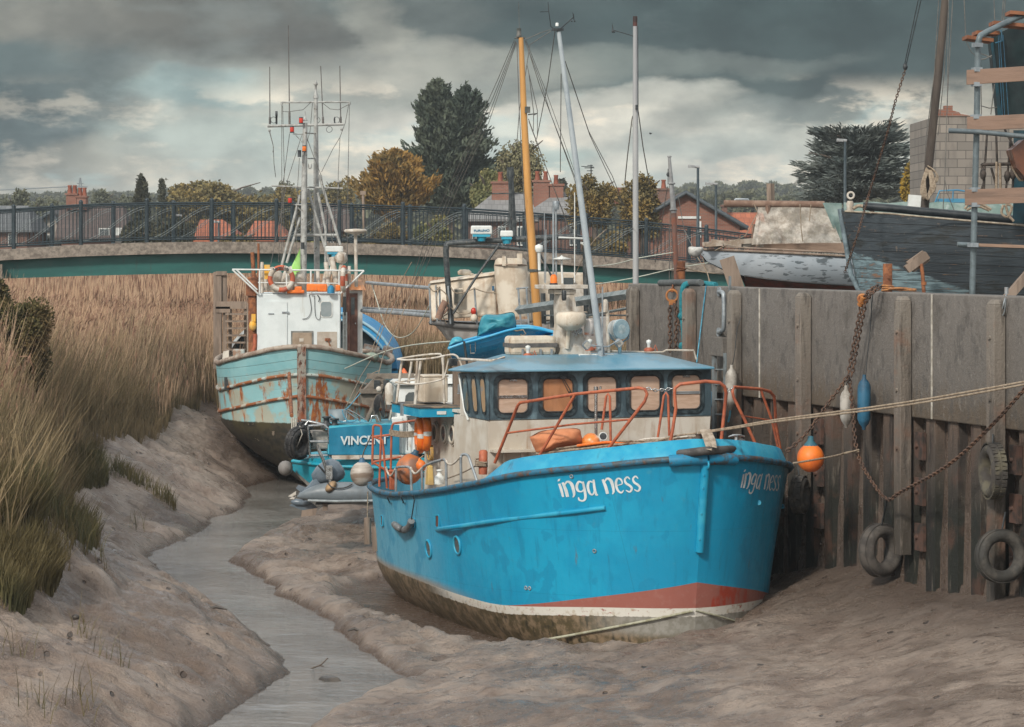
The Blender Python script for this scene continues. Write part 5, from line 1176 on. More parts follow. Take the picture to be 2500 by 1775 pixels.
mb.tube([m2(744,325,-5.6),m2(771,326)],.02,5);mb.tube([m2(715,327,-5.6),m2(744,328,-5.6)],.015,5);mb.tube([m2(722,330,-5.6),m2(740,350,-5.6)],.012,5);mb.tube([m2(752,387,-5.6),m2(771,387)],.02,5)
mb.build('mast_leg',mg,pb)
for(a,c_,d,e_)in((658.5,163,659,303),(704,62,707,303),(783,161,789,303),(829.6,161,832,303)):
 mb=MB(PF);B0=m2(d,e_);T0=m2(a,c_);mb.tube([B0,B0.lerp(T0,.12),B0.lerp(T0,.13),T0],[.032,.03,.017,.012],6)
 for f in(.03,.08):mb.lathe([(.035,-.01),(.035,.01)],B0.lerp(T0,f),(0,0,1),8)
 mb.build('whip_aerial',mat('aerial_grey',(.07,.065,.06),(.12,.11,.10),5),am)
mb=MB(PF);mb.lathe([(.03,0),(.03,.22),(.035,.22),(.035,.38),(0,.38)],m2(675,303),(0,0,1),8);mb.lathe([(.025,0),(.02,.2),(0,.22)],m2(817,303),(0,0,1),6)
for q in(668,774,822):mb.torus(m2(q,293),(1,.4,0)if q!=774 else(1,.2,0),.09,.008,16,5)
mb.torus(m2(804,316),(1,-.3,.2),.09,.008,16,5);mb.build('loop_aerial',black_metal,am)
redl=mat('red_lens',(.55,.035,.015),(.40,.03,.015),4,rough=.25);ambl=mat('amber_lens',(.85,.22,.015),(.70,.15,.01),4,rough=.2)
for a,c_,m_ in((735,294,redl),(713,316,redl),(708,489,redl),(743,363,ambl)):
 p=m2(a,c_,-5.45);lo=MB(PF);lo.lathe([(.055,-.07),(.06,-.05),(.06,.05),(.055,.07)],p,(0,0,1),12);lb=lo.build('signal_lamp',m_,fm)
 mb=MB(PF);mb.lathe([(.07,-.10),(.07,-.07)],p,(0,0,1),10);mb.lathe([(.065,.07),(.05,.10)],p,(0,0,1),10);mb.build('lamp_housing',black_metal,lb)
for a,c_ in((731,375),(739,600)):
 mb=MB(PF);mb.lathe([(.06,-.10),(.055,-.08),(.055,.08),(.06,.1)],m2(a,c_,-5.35),(0,0,1),10);mb.build('masthead_lamp',black_metal,fm)
mb=MB(PF);mb.lathe([(.06,0),(.06,.1),(.04,.14),(0,.15)],m2(757,400,-5.7),(0,0,-1),10);mb.build('loudhailer',white_paint,fm)
sy=PF.w(XMm,0,0).y
wires([[(658,322,sy),(668,360,sy),(666,372,sy)],[(659,322,sy),(667,355,sy),(669,400,sy),(673,432,sy+1)],[(688,256,sy),(688,500,sy),(686,650,sy)],[(690,258,sy),(694,420,sy),(690,640,sy)],[(707,326,sy),(692,440,sy+.4),(680,640,sy+.6)],[(737,330,sy),(702,440,sy-.3),(660,650,sy-.6)],[(731,385,sy-.5),(727,450,sy-.5),(722,650,sy-.8)],[(747,330,sy-.6),(765,380,sy-.6),(785,430,sy-.5),(820,640,sy-.5)],[(853,256,sy),(850,420,sy),(848,655,sy)],[(851,256,sy),(843,300,sy),(830,335,sy),(812,365,sy),(785,420,sy-.2)],[(830,335,sy),(826,420,sy),(822,600,sy)],[(690,272,sy),(702,273,sy),(740,268,sy),(757,252,sy)],[(788,252,sy),(806,266,sy),(826,268,sy),(852,255,sy)],[(763,250,sy),(757,320,sy),(750,345,sy)]],.009,am)
mb=MB(PF);p=m2(816,608,-5.6);mb.box(p,(.22,.52,.17));rd=mb.build('radar_scanner',white_paint,ph,bevel=.03);mb=MB(PF);mb.box(p-Vector((0,0,.12)),(.2,.40,.06));mb.lathe([(.07,-.32),(.1,-.12)],p,(0,0,1),10);mb.build('scanner_base',mat('radar_blue',(.03,.25,.38),(.05,.3,.42),4),rd)
mb=MB(PF);p=m2(868,565,-5.6);mb.lathe([(.04,-.12),(.18,-.06),(.33,-.02),(.34,.03),(.30,.06),(0,.08)],p,(0,0,1),22);mb.tube([p-Vector((0,0,.1)),m2(870,700,-5.6)],.05,8);mb.build('satellite_dome',dirty_white,ph)
mb=MB(PF);p=m2(718,665,-5.7);mb.lathe([(.36,-.6),(.38,-.2),(.30,.05),(.12,.18),(0,.2)],p,(0,0,1),14);mb.lathe([(.28,-.5),(.3,.0),(.2,.15),(0,.2)],m2(665,668,-6),(0,0,1),12);mb.box(m2(690,704,-5.4),(.5,.6,.25));mb.build('deck_gear',dirty_white,ph)
mb=MB(PF)
for x0,y0,x1,y1,r_ in((796,640,802,700,.07),(810,628,822,690,.09),(835,640,824,690,.06),(776,660,778,712,.06),(812,640,800,690,.04),(853,650,853,700,.05),(640,640,640,715,.05),(795,665,788,700,.05)):mb.tube([m2(x0,y0,-5.5),m2(x1,y1,-5.4)],r_,7)
mb.lathe([(.16,-.12),(.2,0),(.12,.16)],m2(833,630,-5.5),(.3,.2,1),10);mb.build('roof_gear',dirty_white,ph)
mb=MB(PF)
for x0,y0,w_,h_ in((757,702,.2,.22),(769,702,.22,.2),(787,703,.28,.22),(825,703,.14,.18),(728,706,.22,.16),(722,712,.5,.1)):mb.box(m2(x0,y0,-5.15),(.2,w_,h_))
mb.build('orange_box',orange,ph,bevel=.03)
mb=MB(PF);mb.lathe([(.11,0),(.10,.15),(.06,.22),(0,.24)],m2(808,716,-5.05),(0,0,1),12);mb.build('blue_bucket',mat('bucket_blue',(.01,.22,.40),(.01,.16,.3),3),ph)
mb=MB(PF);a0,c0=m2(734,610,-5.5),m2(712,655,-5.4);mb.grid([[m2(733,606,-5.5),m2(733,640,-5.45),m2(734,662,-5.4)],[m2(724,625,-5.35),m2(722,645,-5.3),m2(724,664,-5.3)],[m2(712,650,-5.4),m2(714,662,-5.35),m2(716,700,-5.3)]]);mb.build('hi_vis_cloth',mat('lime_cloth',(.30,.62,.14),(.38,.70,.22),3,rough=.8),ph)
for a,c_,axd,lab in((687,680.5,(1,0,0),'worn orange and white lifebuoy on the turquoise boat rail'),(840,681,(.12,1,0),'lifebuoy seen edge on at the right of the wheelhouse rail')):
 p=lp(a,c_,-5.0);t=thing('lifebuoy',lab,'lifebuoy',PF.w(*p),PF.rz)
 R0=.325;mb=MB(PF)
 for q in range(4):mb.torus(p,axd,R0,.072,9,10,q*math.pi/2+.55+math.pi*.0,q*math.pi/2+math.pi/4+.55)
 mb.build('orange_section',mat('ring_orange',(.50,.10,.035),(.36,.09,.05),4,rough=.55),t)
 mb=MB(PF)
 for q in range(4):mb.torus(p,axd,R0,.073,9,10,q*math.pi/2+math.pi/4+.55,(q+1)*math.pi/2+.55)
 rg=mb.build('white_section',dirty_white,t)
 if a==687:
  mb=MB(PF);rot=math.pi/2
  txt='Serenlida'
  for i_,ch in enumerate(txt):
   q=math.radians(128-i_*9.4)
   cu=bpy.data.curves.new('t','FONT');cu.body=ch;cu.size=.13;cu.align_x='CENTER';cu.offset=.003;to=bpy.data.objects.new('t',cu);me=bpy.data.meshes.new_from_object(to)
   for pl in me.polygons:
    vs=[]
    for vi in pl.vertices:
     v_=me.vertices[vi].co;ry2=R0-.035+v_.y;uu=v_.x;ax2=math.cos(q)*ry2+math.sin(q)*uu;az2=math.sin(q)*ry2-math.cos(q)*uu
     vs.append(p+Vector((.080,ax2*1.0,az2)))
    mb.add([(w_.x,2*p.y-w_.y if False else w_.y,w_.z)for w_ in vs],[tuple(range(len(vs)))])
   bpy.data.objects.remove(to);bpy.data.curves.remove(cu);bpy.data.meshes.remove(me)
  mb.build('ring_name',black_metal,rg)
mb=MB(PF);mb.tube([lp(617,860,-5.6),lp(617,680,-5.6)],.13,12);mb.lathe([(.20,-.55),(.20,-.1),(.13,.0)],lp(617,676,-5.6),(0,0,1),12);mb.tube([lp(631,720,-5.7),lp(631,594,-5.7)],.035,8);mb.tube([lp(620,680,-5.7),lp(616,616,-5.7)],.06,8);mb.build('exhaust_stack',rust,pb)
mb=MB(PF);mb.box(lp(609,800,-5.9),(.3,.14,1.4));mb.build('stack_casing',mat('casing_tan',(.34,.29,.23),(.25,.2,.16),3),pb)
mb=MB(PF);mb.box(lp(619,776,-5.3),(.14,.12,.22));mb.ball(lp(617,795,-5.3),.11,sz=1.4);mb.box(lp(652,664,-5.3),(.08,.16,.42));mb.build('yellow_lamp',mat('yellow_paint',(.75,.38,.03),(.6,.42,.14),4),pb)
mb=MB(PF);mb.tube([lp(623,815,-5.2),lp(622,845,-5.2),lp(617,862,-5.2)],.06,7);mb.build('red_hose',orange_rail,pb)
XD=-6.4;dp=lambda a,c_,x=XD:PF.px(a,c_,x=x)
a=dp(838,867);c_=dp(885,710)
mb=MB(PF);mb.hexa([(XD,a.y,2.4),(XD,c_.y,2.4),(XD-1.2,c_.y,2.4),(XD-1.2,a.y,2.4),(XD,a.y,c_.z),(XD,c_.y,c_.z),(XD-1.2,c_.y,c_.z),(XD-1.2,a.y,c_.z)]);sd_=mb.build('side_cabin',white_paint,pb)
def pan2(x0,y0,x1,y1,m,name,par,dx=.01,th=.02):
 a=dp(x0,y0);c_=dp(x1,y1);mb=MB(PF);mb.plate([(XD+dx,a.y,a.z),(XD+dx,a.y,c_.z),(XD+dx,c_.y,c_.z),(XD+dx,c_.y,a.z)],(th,0,0));return mb.build(name,m,par)
dd=pan2(853,716,873,863,mat('brown_door',(.135,.058,.040),(.19,.09,.06),5,rough=.6,streak=(.06,.03,.02)),'door',sd_);pan2(857,726,866,768,glass_dark,'door_glass',dd,.032,.004)
mb=MB(PF);mb.ball(dp(868,790,XD+.05),.03,n=8);mb.build('knob',steel,dd)
pan2(837,724,848,770,glass_dark,'side_window',sd_)
mb=MB(PF);mb.tube([dp(849,650,XD+.25),dp(850,866,XD+.25)],.05,8);mb.build('red_post',mat('dull_red',(.17,.06,.045),(.24,.12,.08),4),pb)
mb=MB(PF);a=dp(853,708,XD+.1);c_=dp(893,686,XD+.1);mb.hexa([(a.x+.1,a.y,a.z),(a.x+.1,c_.y,a.z),(a.x-1.3,c_.y,a.z),(a.x-1.3,a.y,a.z),(a.x-.1,a.y,c_.z),(a.x-.1,c_.y-.12,c_.z),(a.x-1.1,c_.y-.12,c_.z),(a.x-1.1,a.y,c_.z)]);mb.build('orange_roof',mat('orange_board',(.80,.30,.09),(.62,.36,.22),2.2,rough=.5),sd_)
mb=MB(PF)
for q in(838,846):mb.tube([dp(q,762,XD+.5),dp(q,860,XD+.5)],.02,6)
for q in range(6):mb.tube([dp(838,775+q*15,XD+.5),dp(846,775+q*15,XD+.5)],.014,5)
mb.build('deck_ladder',white_paint,pb)
mb=MB();mb.tube([PT(706,912,76.6),PT(712,1015,72)],.05,7);mb.build('leaning_pole',rust,label='thin rusty pole leaning against the turquoise bow',cat='pole')
mb=MB(PF);mb.box(dp(583,866,-2.0),(.3,.32,.3));mb.build('fairlead',mat('cap_paint',(.40,.46,.43),(.3,.18,.12),5),pb,bevel=.03)
mb=MB(PF);mb.grid([[dp(541,888,-1.8),dp(558,884,-1.6)],[dp(545,858,-2.2),dp(559,856,-2)],[dp(555,856,-2.6),dp(560,855,-2.6)]]);mb.build('canvas_dodger',mat('dodger',(.50,.46,.38),(.4,.36,.3),4),pb)
drape('net_heap','tangled green grey netting on the starboard rail of the turquoise boat','netting',[(888,872),(896,862),(912,860),(925,868),(918,884),(900,884)],79.0,.25,mat('net',(.20,.27,.22),(.33,.37,.30),20,rough=.95,bump=.6,bsc=60),14)
YA=90.0
ac=thing('covered_barge','open-ended barge under an arched bright blue cover behind the turquoise boat','boat',PT(755,960,YA),0)
cx_,cy2_=757,905;rx_o,ry_o=213,152
def arc(rx,ry,Y,a0=0,a1=180,n=24):return[PT(cx_+rx*math.cos(math.radians(a0+(a1-a0)*j/n)),cy2_-ry*math.sin(math.radians(a0+(a1-a0)*j/n)),Y)for j in range(n+1)]
bl_arch=mat('arch_blue',(.02,.24,.52),(.04,.33,.60),3,rough=.45,streak=(.30,.42,.50));wh_arch=mat('arch_white',(.50,.54,.54),(.36,.38,.38),4)
mb=MB();o=arc(rx_o,ry_o,YA,0,88);i_=arc(rx_o-24,ry_o-20,YA,0,88);mb.grid([o,i_],smooth=False);mb.grid([[p+Vector((0,5,0))for p in o],o]);mb.build('blue_hoop',bl_arch,ac)
mb=MB();o2=arc(rx_o-4,ry_o-2,YA-.06,10,80);mb.tube(o2,.05,6);mb.tube(arc(rx_o-19,ry_o-17,YA-.03,5,80),.04,6);mb.build('hoop_edge',mat('hoop_pale',(.20,.42,.55),(.34,.5,.58),4),ac)
mb=MB();o=arc(rx_o,ry_o,YA,92,180);i_=arc(rx_o-7,ry_o-6,YA,92,180);mb.grid([o,i_],smooth=False);mb.grid([[p+Vector((0,5,0))for p in o],o]);mb.build('white_hoop',wh_arch,ac)
mb=MB();o=arc(rx_o-8,ry_o-7,YA+.5,0,180);mb.add(o,[tuple(range(len(o)))]);mb.grid([[p+Vector((0,4,0))for p in o],o]);mb.build('interior_shade_panel',mat('arch_dark',(.010,.022,.030),(.018,.032,.038),2,rough=.7),ac)  # near-black panel and barrel, painting in the shade inside the arch
mb=MB();mb.hexa([PT(540,980,YA),PT(972,980,YA),PT(972,980,YA+6),PT(540,980,YA+6),PT(542,900,YA),PT(971,900,YA),PT(971,885,YA+6),PT(542,885,YA+6)]);mb.build('barge_hull',bl_arch,ac)
mb=MB();
for x_,y_,w_,h_ in((905,862,.5,.5),(925,870,.6,.35),(945,865,.3,.5)):mb.box(PT(x_,y_,YA-.3),(w_,.4,h_),ry=.2)
mb.build('stored_gear',mat('gear_brown',(.15,.09,.06),(.25,.27,.27),3),ac)
drape('pot_float','netted orange float lying at the barge side','float',[(980,905),(986,898),(996,912),(1004,935),(1000,946),(990,935)],66,.15,mat('float_orange',(.75,.16,.05),(.5,.12,.05),30,rough=.7),4)
YJ=86.0
jt=thing('wooden_steps','open weathered timber steps with tall post frame on the marsh edge','steps',PT(565,890,YJ),0)
for(x0,y0,x1,y1,w_)in((531,664,532,900,.24),(551,664,548,880,.11),(541,664,541,740,.08),(563,740,561,866,.10),(602,752,598,866,.10)):
 mb=MB();a=PT(x0,y0,YJ);c_=PT(x1,y1,YJ);mb.box((a+c_)/2,(w_,w_,a.z-c_.z));mb.build('post',wood,jt)
for(x0,x1,y_,h_)in((527,554,667,.12),(527,602,745,.22),(527,562,756,.18)):
 mb=MB();a=PT(x0,y_,YJ-.1);c_=PT(x1,y_,YJ-.1);mb.box((a+c_)/2,(c_.x-a.x,.1,h_));mb.build('rail',wood,jt)
for q in range(7):
 mb=MB();a=PT(551,767+q*17.3,YJ-.25+.0*q);c_=PT(603-q*.8,767+q*17.3,YJ-.25);mb.box((a+c_)/2,(c_.x-a.x,.28,.05));mb.build('tread',wood,jt)
YV=65.0
VF=Frame(PT(720,1200,YV),(-1,-.12));VF=Frame((PT(720,1200,YV).x,YV,0),(-.995,-.10))
vp=lambda a,c_,y=0.:VF.px(a,c_,y=y)
vb=thing('motor_yacht','bright turquoise yacht with canvas dodger, its white cabin hidden behind the blue boat','boat',VF.o,VF.rz)
vt=mat('turquoise_paint',(.010,.30,.42),(.02,.36,.47),2,rough=.4,streak=(.10,.3,.36),speck=(.04,.12,.16),spsc=12)
zdeck=vp(800,1119,1.3).z;
rows=[]
prof_x=[(714,1122,1146,0.0),(735,1120,1170,.55),(770,1119,1200,1.0),(830,1120,1225,1.25),(950,1121,1240,1.4),(1150,1119,1245,1.4),(1330,1116,1240,1.2)]
P2=cat_rom([tuple(float(v_)for v_ in q)for q in prof_x],4)
mb=MB(VF);far=[]
for q in P2:
 x_,yt,yb,wd=q[:4]
 T0=VF.px(x_,yt,y=max(wd,.02));B0=VF.px(x_,yb,y=max(wd*.55,.01));r=[]
 for j in range(7):
  f=j/6;r.append(Vector((T0.x+(B0.x-T0.x)*f*.3,T0.y+(B0.y-T0.y)*f**1.6,T0.z+(B0.z-T0.z)*f)))
 rows.append(r);far.append([Vector((p.x,-p.y,p.z))for p in r])
mb.grid(rows);mb.grid(far[::-1]);mb.grid([[a[-1],c_[-1]]for a,c_ in zip(rows,far)]);mb.grid([[a[0],c_[0]]for a,c_ in zip(rows,far)][::-1])
vh=mb.build('hull',vt,vb)
mb=MB(VF);mb.tube([r[1]+Vector((0,.02,0))for r in rows],.04,6);mb.build('rubbing_strake',vt,vb)
mb=MB(VF);mb.grid([[rows[i][j]+Vector((0,.012,0))for j in(5,6)]for i in range(2,len(rows))]);mb.build('boot_stripe',mat('boot_grey',(.36,.36,.34),(.2,.19,.17),4),vb)
mb=MB(VF);a=vp(810,1111,1.42);c_=vp(985,1121,1.42);mb.box((a+c_)/2,(abs(a.x-c_.x),.05,.09));mb.build('toe_rail',dirty_white,vb)
mb=MB(VF);A=[vp(800,1110,1.1),vp(1000,1110,1.1),vp(995,1034,.9),vp(803,1040,.9)];mb.plate(A,(0,-2.0,0));mb.build('coachroof',mat('vincent_deck',(.02,.33,.44),(.05,.36,.45),3,rough=.5),vb,bevel=.03)
ban=mat('dodger_blue',(.004,.175,.300),(.006,.205,.34),3,rough=.6,bump=.3,bsc=3)
rows_=[]
for i in range(15):
 f=i/14;x_=803+f*172;y0=1046-f*9-3*math.sin(math.pi*f);rows_.append([VF.px(x_,y0+(1110-y0)*j/4,y=1.38+.02*math.sin(i*1.9+j))for j in range(5)])
mb=MB(VF);mb.grid(rows_);dg=mb.build('canvas_dodger',ban,vb)
def flat_text(txt,f,size_fix,m,name,parent,off=0.,fr=None):
 """text mesh mapped through f(u,v), u along 0..1, v 0 baseline..1 cap height"""
 cu=bpy.data.curves.new('t','FONT');cu.body=txt;cu.size=1;cu.offset=off;to=bpy.data.objects.new('t',cu);me=bpy.data.meshes.new_from_object(to)
 xs_=[v_.co.x for v_ in me.vertices];ys_=[v_.co.y for v_ in me.vertices];x0,x1,y0,y1=min(xs_),max(xs_),min(ys_),max(ys_)
 mb=MB(fr);mb.add([f((v_.co.x-x0)/(x1-x0),(v_.co.y-y0)/(y1-y0))for v_ in me.vertices],[tuple(p.vertices)for p in me.polygons])
 bpy.data.objects.remove(to);bpy.data.curves.remove(cu);bpy.data.meshes.remove(me)
 return mb.build(name,m,parent)
flat_text('VINCENT',lambda u_,v_:VF.px(831+u_*117,(1087-u_*3)-v_*22,y=1.425),1,mat('dodger_white',(.62,.70,.70),(.5,.58,.6),9),'dodger_name',dg,off=.028,fr=VF)
mb=MB(VF);yv=1.0
for P in([(745,1038),(752,1028),(790,1037),(796,1040)],[(752,1040),(757,1118)],[(753,1040),(790,1037),(801,1046),(803,1060),(806,1118)],[(757,1078),(803,1078)],[(735,1026),(752,1028)],[(757,1112),(800,1112)]):
 mb.tube([vp(a,c_,yv)for a,c_ in P],.028,7)
mb.build('pulpit',steel,vb)
mb=MB(VF);a=vp(762,1095,.6);mb.box(vp(780,1073,.6),(.45,.25,.42));mb.build('deck_box',mat('netting_grey',(.25,.24,.22),(.36,.33,.29),18,rough=.9),vb,bevel=.04)
for a,c_,s_ in((797,1033,1.),(817,1038,1.)):
 mb=MB(VF);p=vp(a,c_,.7);mb.lathe([(.13,-.12),(.12,-.02),(.07,.02),(.06,.10),(.10,.12),(.1,.15),(0,.16)],p,(0,0,1),12);mb.build('winch',black_metal,vb)
mb=MB(VF);p=vp(825,1030,.3);mb.lathe([(.20,0),(.22,.28),(.20,.28),(.18,.04)],p,(0,0,1),14);mb.build('bucket',mat('bucket_grey',(.22,.27,.29),(.16,.2,.22),3),vb)
mb=MB(VF)
for P in([(845,998),(870,1010),(896,1028)],[(843,1002),(880,1028)],[(848,1000),(845,1028),(830,1030)],[(905,1030),(908,1015),(920,1014),(926,1030)]):mb.tube([vp(a,c_,.7)for a,c_ in P],.018,5)
mb.build('anchor_frame',steel,vb)
mb=MB(VF)
for P in([(806,1012),(830,1028),(860,1030),(875,1022)],[(835,1000),(842,1020),(860,1034),(895,1028)],[(880,960),(850,995),(842,1000)]):mb.tube(cat_rom([vp(a,c_,.72)for a,c_ in P],4),.012,5)
mb.build('blue_line',mat('line_blue',(.10,.36,.50),(.05,.22,.34),9),vb)
mb=MB(VF)
Q=[vp(a,c_,.35)for a,c_ in((922,917),(880,962),(884,985),(905,992),(930,975),(945,930))];mb.plate(Q,(0,-.5,0));mb.box(vp(905,955,.42),(.5,.1,.10));mb.box(vp(955,918,.3),(1.1,.1,.12));mb.tube([vp(895,1028,.4),vp(935,940,.4)],.06,6);mb.tube([vp(925,1030,.4),vp(915,990,.4)],.07,6)
mb.build('folded_tender_cover',mat('old_canvas',(.15,.125,.10),(.21,.18,.145),5,rough=.9,bump=.4,bsc=12),vb)
mb=MB(VF)
for j in range(7):mb.tube(cat_rom([vp(917+j*1.5,1012-j*3,.55),vp(914+j*2,985,.6),vp(923+j*1.2,965,.6),vp(933-j*.3,972,.6),vp(938-j*.6,1000,.6),vp(935-j,1018-j*2,.55)],4),.022,5)
mb.build('hose_coil',black_rubber,vb)
for a in(920,943):
 mb=MB(VF);mb.box(vp(a,939,.4),(.13,.1,.2));mb.build('deck_lamp',black_metal,vb)
mb=MB(VF);mb.lathe([(.09,-.3),(.1,.1),(.05,.18),(0,.2)],vp(950,955,.5),(0,0,1),10);mb.ball(vp(925,950,.45),.07,n=8);mb.tube([vp(930,940,.4),vp(950,950,.4),vp(960,985,.4),vp(950,1025,.4)],.03,6);mb.build('windlass',dirty_white,vb)
mb=MB(VF);A=[vp(972,942,.9),vp(1340,930,.9),vp(1340,1100,1.15),vp(965,1110,1.15)];mb.plate(A[::-1],(0,-1.9,0));mb.plate([vp(955,1018,1.2),vp(985,1018,1.2),vp(985,1110,1.25),vp(972,1110,1.25)][::-1],(0,-.1,0));cab=mb.build('cabin',white_paint,vb,bevel=.04)
mb=MB(VF);A=[vp(965,941,1.0),vp(1345,929,1.0),vp(1340,920,.9),vp(985,926,.9)];mb.plate(A[::-1],(0,-2.1,0));mb.tube([vp(955,930,1),vp(970,938,1),vp(1040,938,1)],.03,6);mb.build('cabin_roof',white_paint,cab)
mb=MB(VF);mb.plate([vp(a,c_,1.02)for a,c_ in((988,985),(990,966),(998,958),(1030,957),(1030,985))],(0,.02,0));mb.build('cabin_window',glass_dark,cab);mb=MB(VF);mb.plate([vp(a,c_,1.18)for a,c_ in((992,1015),(1030,1015),(1030,1038),(1003,1038),(994,1030))],(0,.02,0));mb.build('cabin_window',glass_dark,cab)
mb=MB(VF);mb.box(vp(1012,958.5,1.0),(.12,.04,.03));mb.tube([vp(995,1018,1.25),vp(995,1100,1.3)],.012,5);mb.build('handrail',steel,cab)
mb=MB();ymr=[PT(1313,860,64.6),PT(1313,800,64.6),PT(1302,640,64.6),PT(1290,480,64.6),PT(1280,300,64.6),PT(1272,92,64.6)]
mb.tube(ymr,[.105,.10,.095,.085,.075,.055],12);ym=mb.build('wooden_mast',mat('varnished_mast',(.58,.30,.085),(.46,.23,.065),2.5,rough=.45,stretch=(1,1,.15),streak=(.30,.15,.05)),vb)
mb=MB();mb.tube([PT(1302,664,64.6),PT(1302,657,64.6)],.112,12);mb.lathe([(.06,0),(.06,.05),(.05,.07),(.05,.16),(.055,.2)],PT(1267,91,64.6),(0,0,1),10);mb.tube([PT(1256,93,64.6),PT(1284,92,64.6)],.02,6);mb.tube([PT(1268,72,64.6),PT(1266,5,64.6)],.007,4);mb.box(PT(1288,268,64.5),(.12,.12,.14));mb.tube([PT(1289,280,64.6),PT(1313,277,64.6),PT(1303,281,64.6)],.014,5);mb.build('mast_fitting',mat('mast_fit',(.05,.06,.055),(.12,.12,.11),6),ym)
w=64.6
wires([[(1256,98,w),(1215,195,w+1),(1140,360,w+3),(1040,580,w+5),(1005,690,w+6)],[(1259,100,w),(1205,235,w+1),(1130,400,w+3),(1060,560,w+4),(1005,705,w+5)],[(1260,102,w),(1190,290,w+1),(1110,460,w+3),(1010,700,w+5)],[(1261,104,w),(1193,300,w+1),(1120,455,w+2),(1022,700,w+4)],[(1262,105,w),(1268,280,w),(1278,460,w),(1300,800,w)],[(1281,98,w),(1320,200,w+.5),(1345,280,w+1),(1400,430,w+2),(1440,560,w+3)],[(1284,98,w),(1330,215,w+.5),(1375,340,w+1),(1420,470,w+2),(1480,640,w+3)],[(1283,100,w),(1318,210,w),(1370,345,w+1),(1410,450,w+2)],[(1290,290,w),(1330,400,w),(1375,520,w+1),(1405,610,w+1)],[(1291,296,w),(1345,440,w),(1395,570,w+1)],[(1284,96,w),(1320,80,w),(1342,73,w)],[(1295,108,w),(1320,92,w),(1345,76,w)],[(1294,108,w),(1283,180,w),(1268,270,w),(1262,350,w)],[(1290,170,w),(1303,275,w),(1302,320,w)],[(1287,160,w),(1312,270,w),(1312,330,w)]],.0085,ym)
def tyre(c0,ax,R,label,m=rubber,r=.09,group=None,rope_to=None,flat=1.35,tread=True):
 c0=Vector(c0);t=thing('tyre',label,'tyre',c0,0,group);mb=MB()
 axv=Vector(ax).normalized();mb.torus(c0,axv,R-r,r,36,12,flat=flat);ob=mb.build('carcass',m,t)
 mb=MB();e=axv.orthogonal().normalized();g=axv.cross(e)
 for q in range(40 if tread else 0):
  w_=2*math.pi*q/40;d=e*math.cos(w_)+g*math.sin(w_);tn=-e*math.sin(w_)+g*math.cos(w_);off=.35 if q%2 else-.35
  for s_ in(-1,1):
   p=c0+d*(R+.002)+axv*r*flat*.45*s_;mb.hexa([p+tn*a*.024+axv*b_*r*flat*.30+d*z for z in(-.012,.007)for a,b_ in((-1,-1),(1,-1),(1+off,1),(-1+off,1))])
 if tread:mb.build('tread_blocks',m,t)
 else:
  for s_ in(-.5,0,.5):mb.torus(c0+axv*s_*r*flat,axv,R-.006,.008,36,5)
  mb.build('tread_ribs',m,t)
 if rope_to is not None:mb=MB();mb.tube([c0+Vector((0,0,R-r)),Vector(rope_to)],.014,5);mb.build('tyre_rope',black_metal,t)
 return t
tyre(PT(729,1082,64.0),(.75,-.6,-.1),.36,'black tyre hanging foremost at the bow of the turquoise yacht',m=black_rubber,rope_to=PT(722,1040,64.2))
tyre(PT(741,1066,64.5),(.85,-.5,.1),.33,'dark tyre squeezed behind the foremost tyre on the yacht pulpit',m=black_rubber,rope_to=PT(728,1025,64.6))
mb=MB();
for a in(713,718,723):mb.tube([PT(a,1020,64.2),PT(a-1,1075,64)],.018,5)
mb.tube([PT(725,1090,64),PT(738,1060,63.7),PT(732,1040,64)],.012,5);mb.build('tyre_lashing',mat('pale_rope2',(.45,.43,.37),(.33,.3,.25),20),vb)
buoy(PT(697,1143,64.5),.15,'small grey fender resting low under the yacht tyres',mat('fender_grey',(.22,.21,.20),(.15,.14,.13),4),black_rubber,fr=None,sz=1.2,name='fender',cat='fender')if False else None
mb=MB();mb.ball(PT(697,1143,64.5),.17,sz=1.0,n=14);mb.build('fender',mat('fender_grey',(.22,.21,.20),(.15,.14,.13),4),label='grey ball fender resting on the mud under the yacht tyres',cat='fender')
YI=59.0
gi=thing('inflatable_dinghy','grey inflatable dinghy with tilted outboard lying beside the stream','dinghy',PT(830,1245,YI),0)
pvc=mat('grey_pvc',(.165,.195,.215),(.13,.155,.17),2,rough=.4,streak=(.10,.10,.10))
def tubep(P,Y,rs,n=14):
 return cat_rom([(*PT(a,c_,Y+dy),r_)for(a,c_,dy),r_ in zip(P,rs)],4)
mb=MB()
for dY in(0,1.0):
 Q=tubep([(726,1213,0),(745,1209,0),(785,1203,0),(830,1203,0),(905,1206,0),(960,1206,.2)],YI+dY,[.02,.10,.19,.225,.225,.2])
 mb.tube([Vector(q[:3])for q in[tuple(q)for q in Q]],[max(.02,q[3])for q in[tuple(q)for q in Q]],16)
mb.build('air_tube',pvc,gi)
mb=MB();mb.tube([PT(752,1222,YI-.12),PT(820,1224,YI-.22),PT(950,1222,YI-.22)],.03,5);mb.build('rubbing_band',mat('pvc_band',(.32,.36,.37),(.22,.25,.26),4),gi)
mb=MB();mb.hexa([PT(770,1232,YI+.1),PT(950,1230,YI+.1),PT(950,1230,YI+.95),PT(770,1232,YI+.95),PT(775,1212,YI+.1),PT(950,1212,YI+.1),PT(950,1212,YI+.95),PT(775,1212,YI+.95)]);mb.build('floor',mat('pvc_dark',(.05,.055,.06),(.08,.085,.09),3),gi)
mb=MB();mb.lathe([(0,-.01),(.09,0),(0,.01)],PT(808,1188,YI-.21),(0,-1,.35),16,sx=1.6);mb.build('badge',mat('badge',(.45,.30,.16),(.35,.24,.15),9),gi)
mb=MB();mb.tube(cat_rom([PT(800,1178,YI-.2),PT(812,1190,YI-.25),PT(840,1191,YI-.25),PT(860,1182,YI-.2)],4),.014,5);mb.build('grab_line',black_rubber,gi)
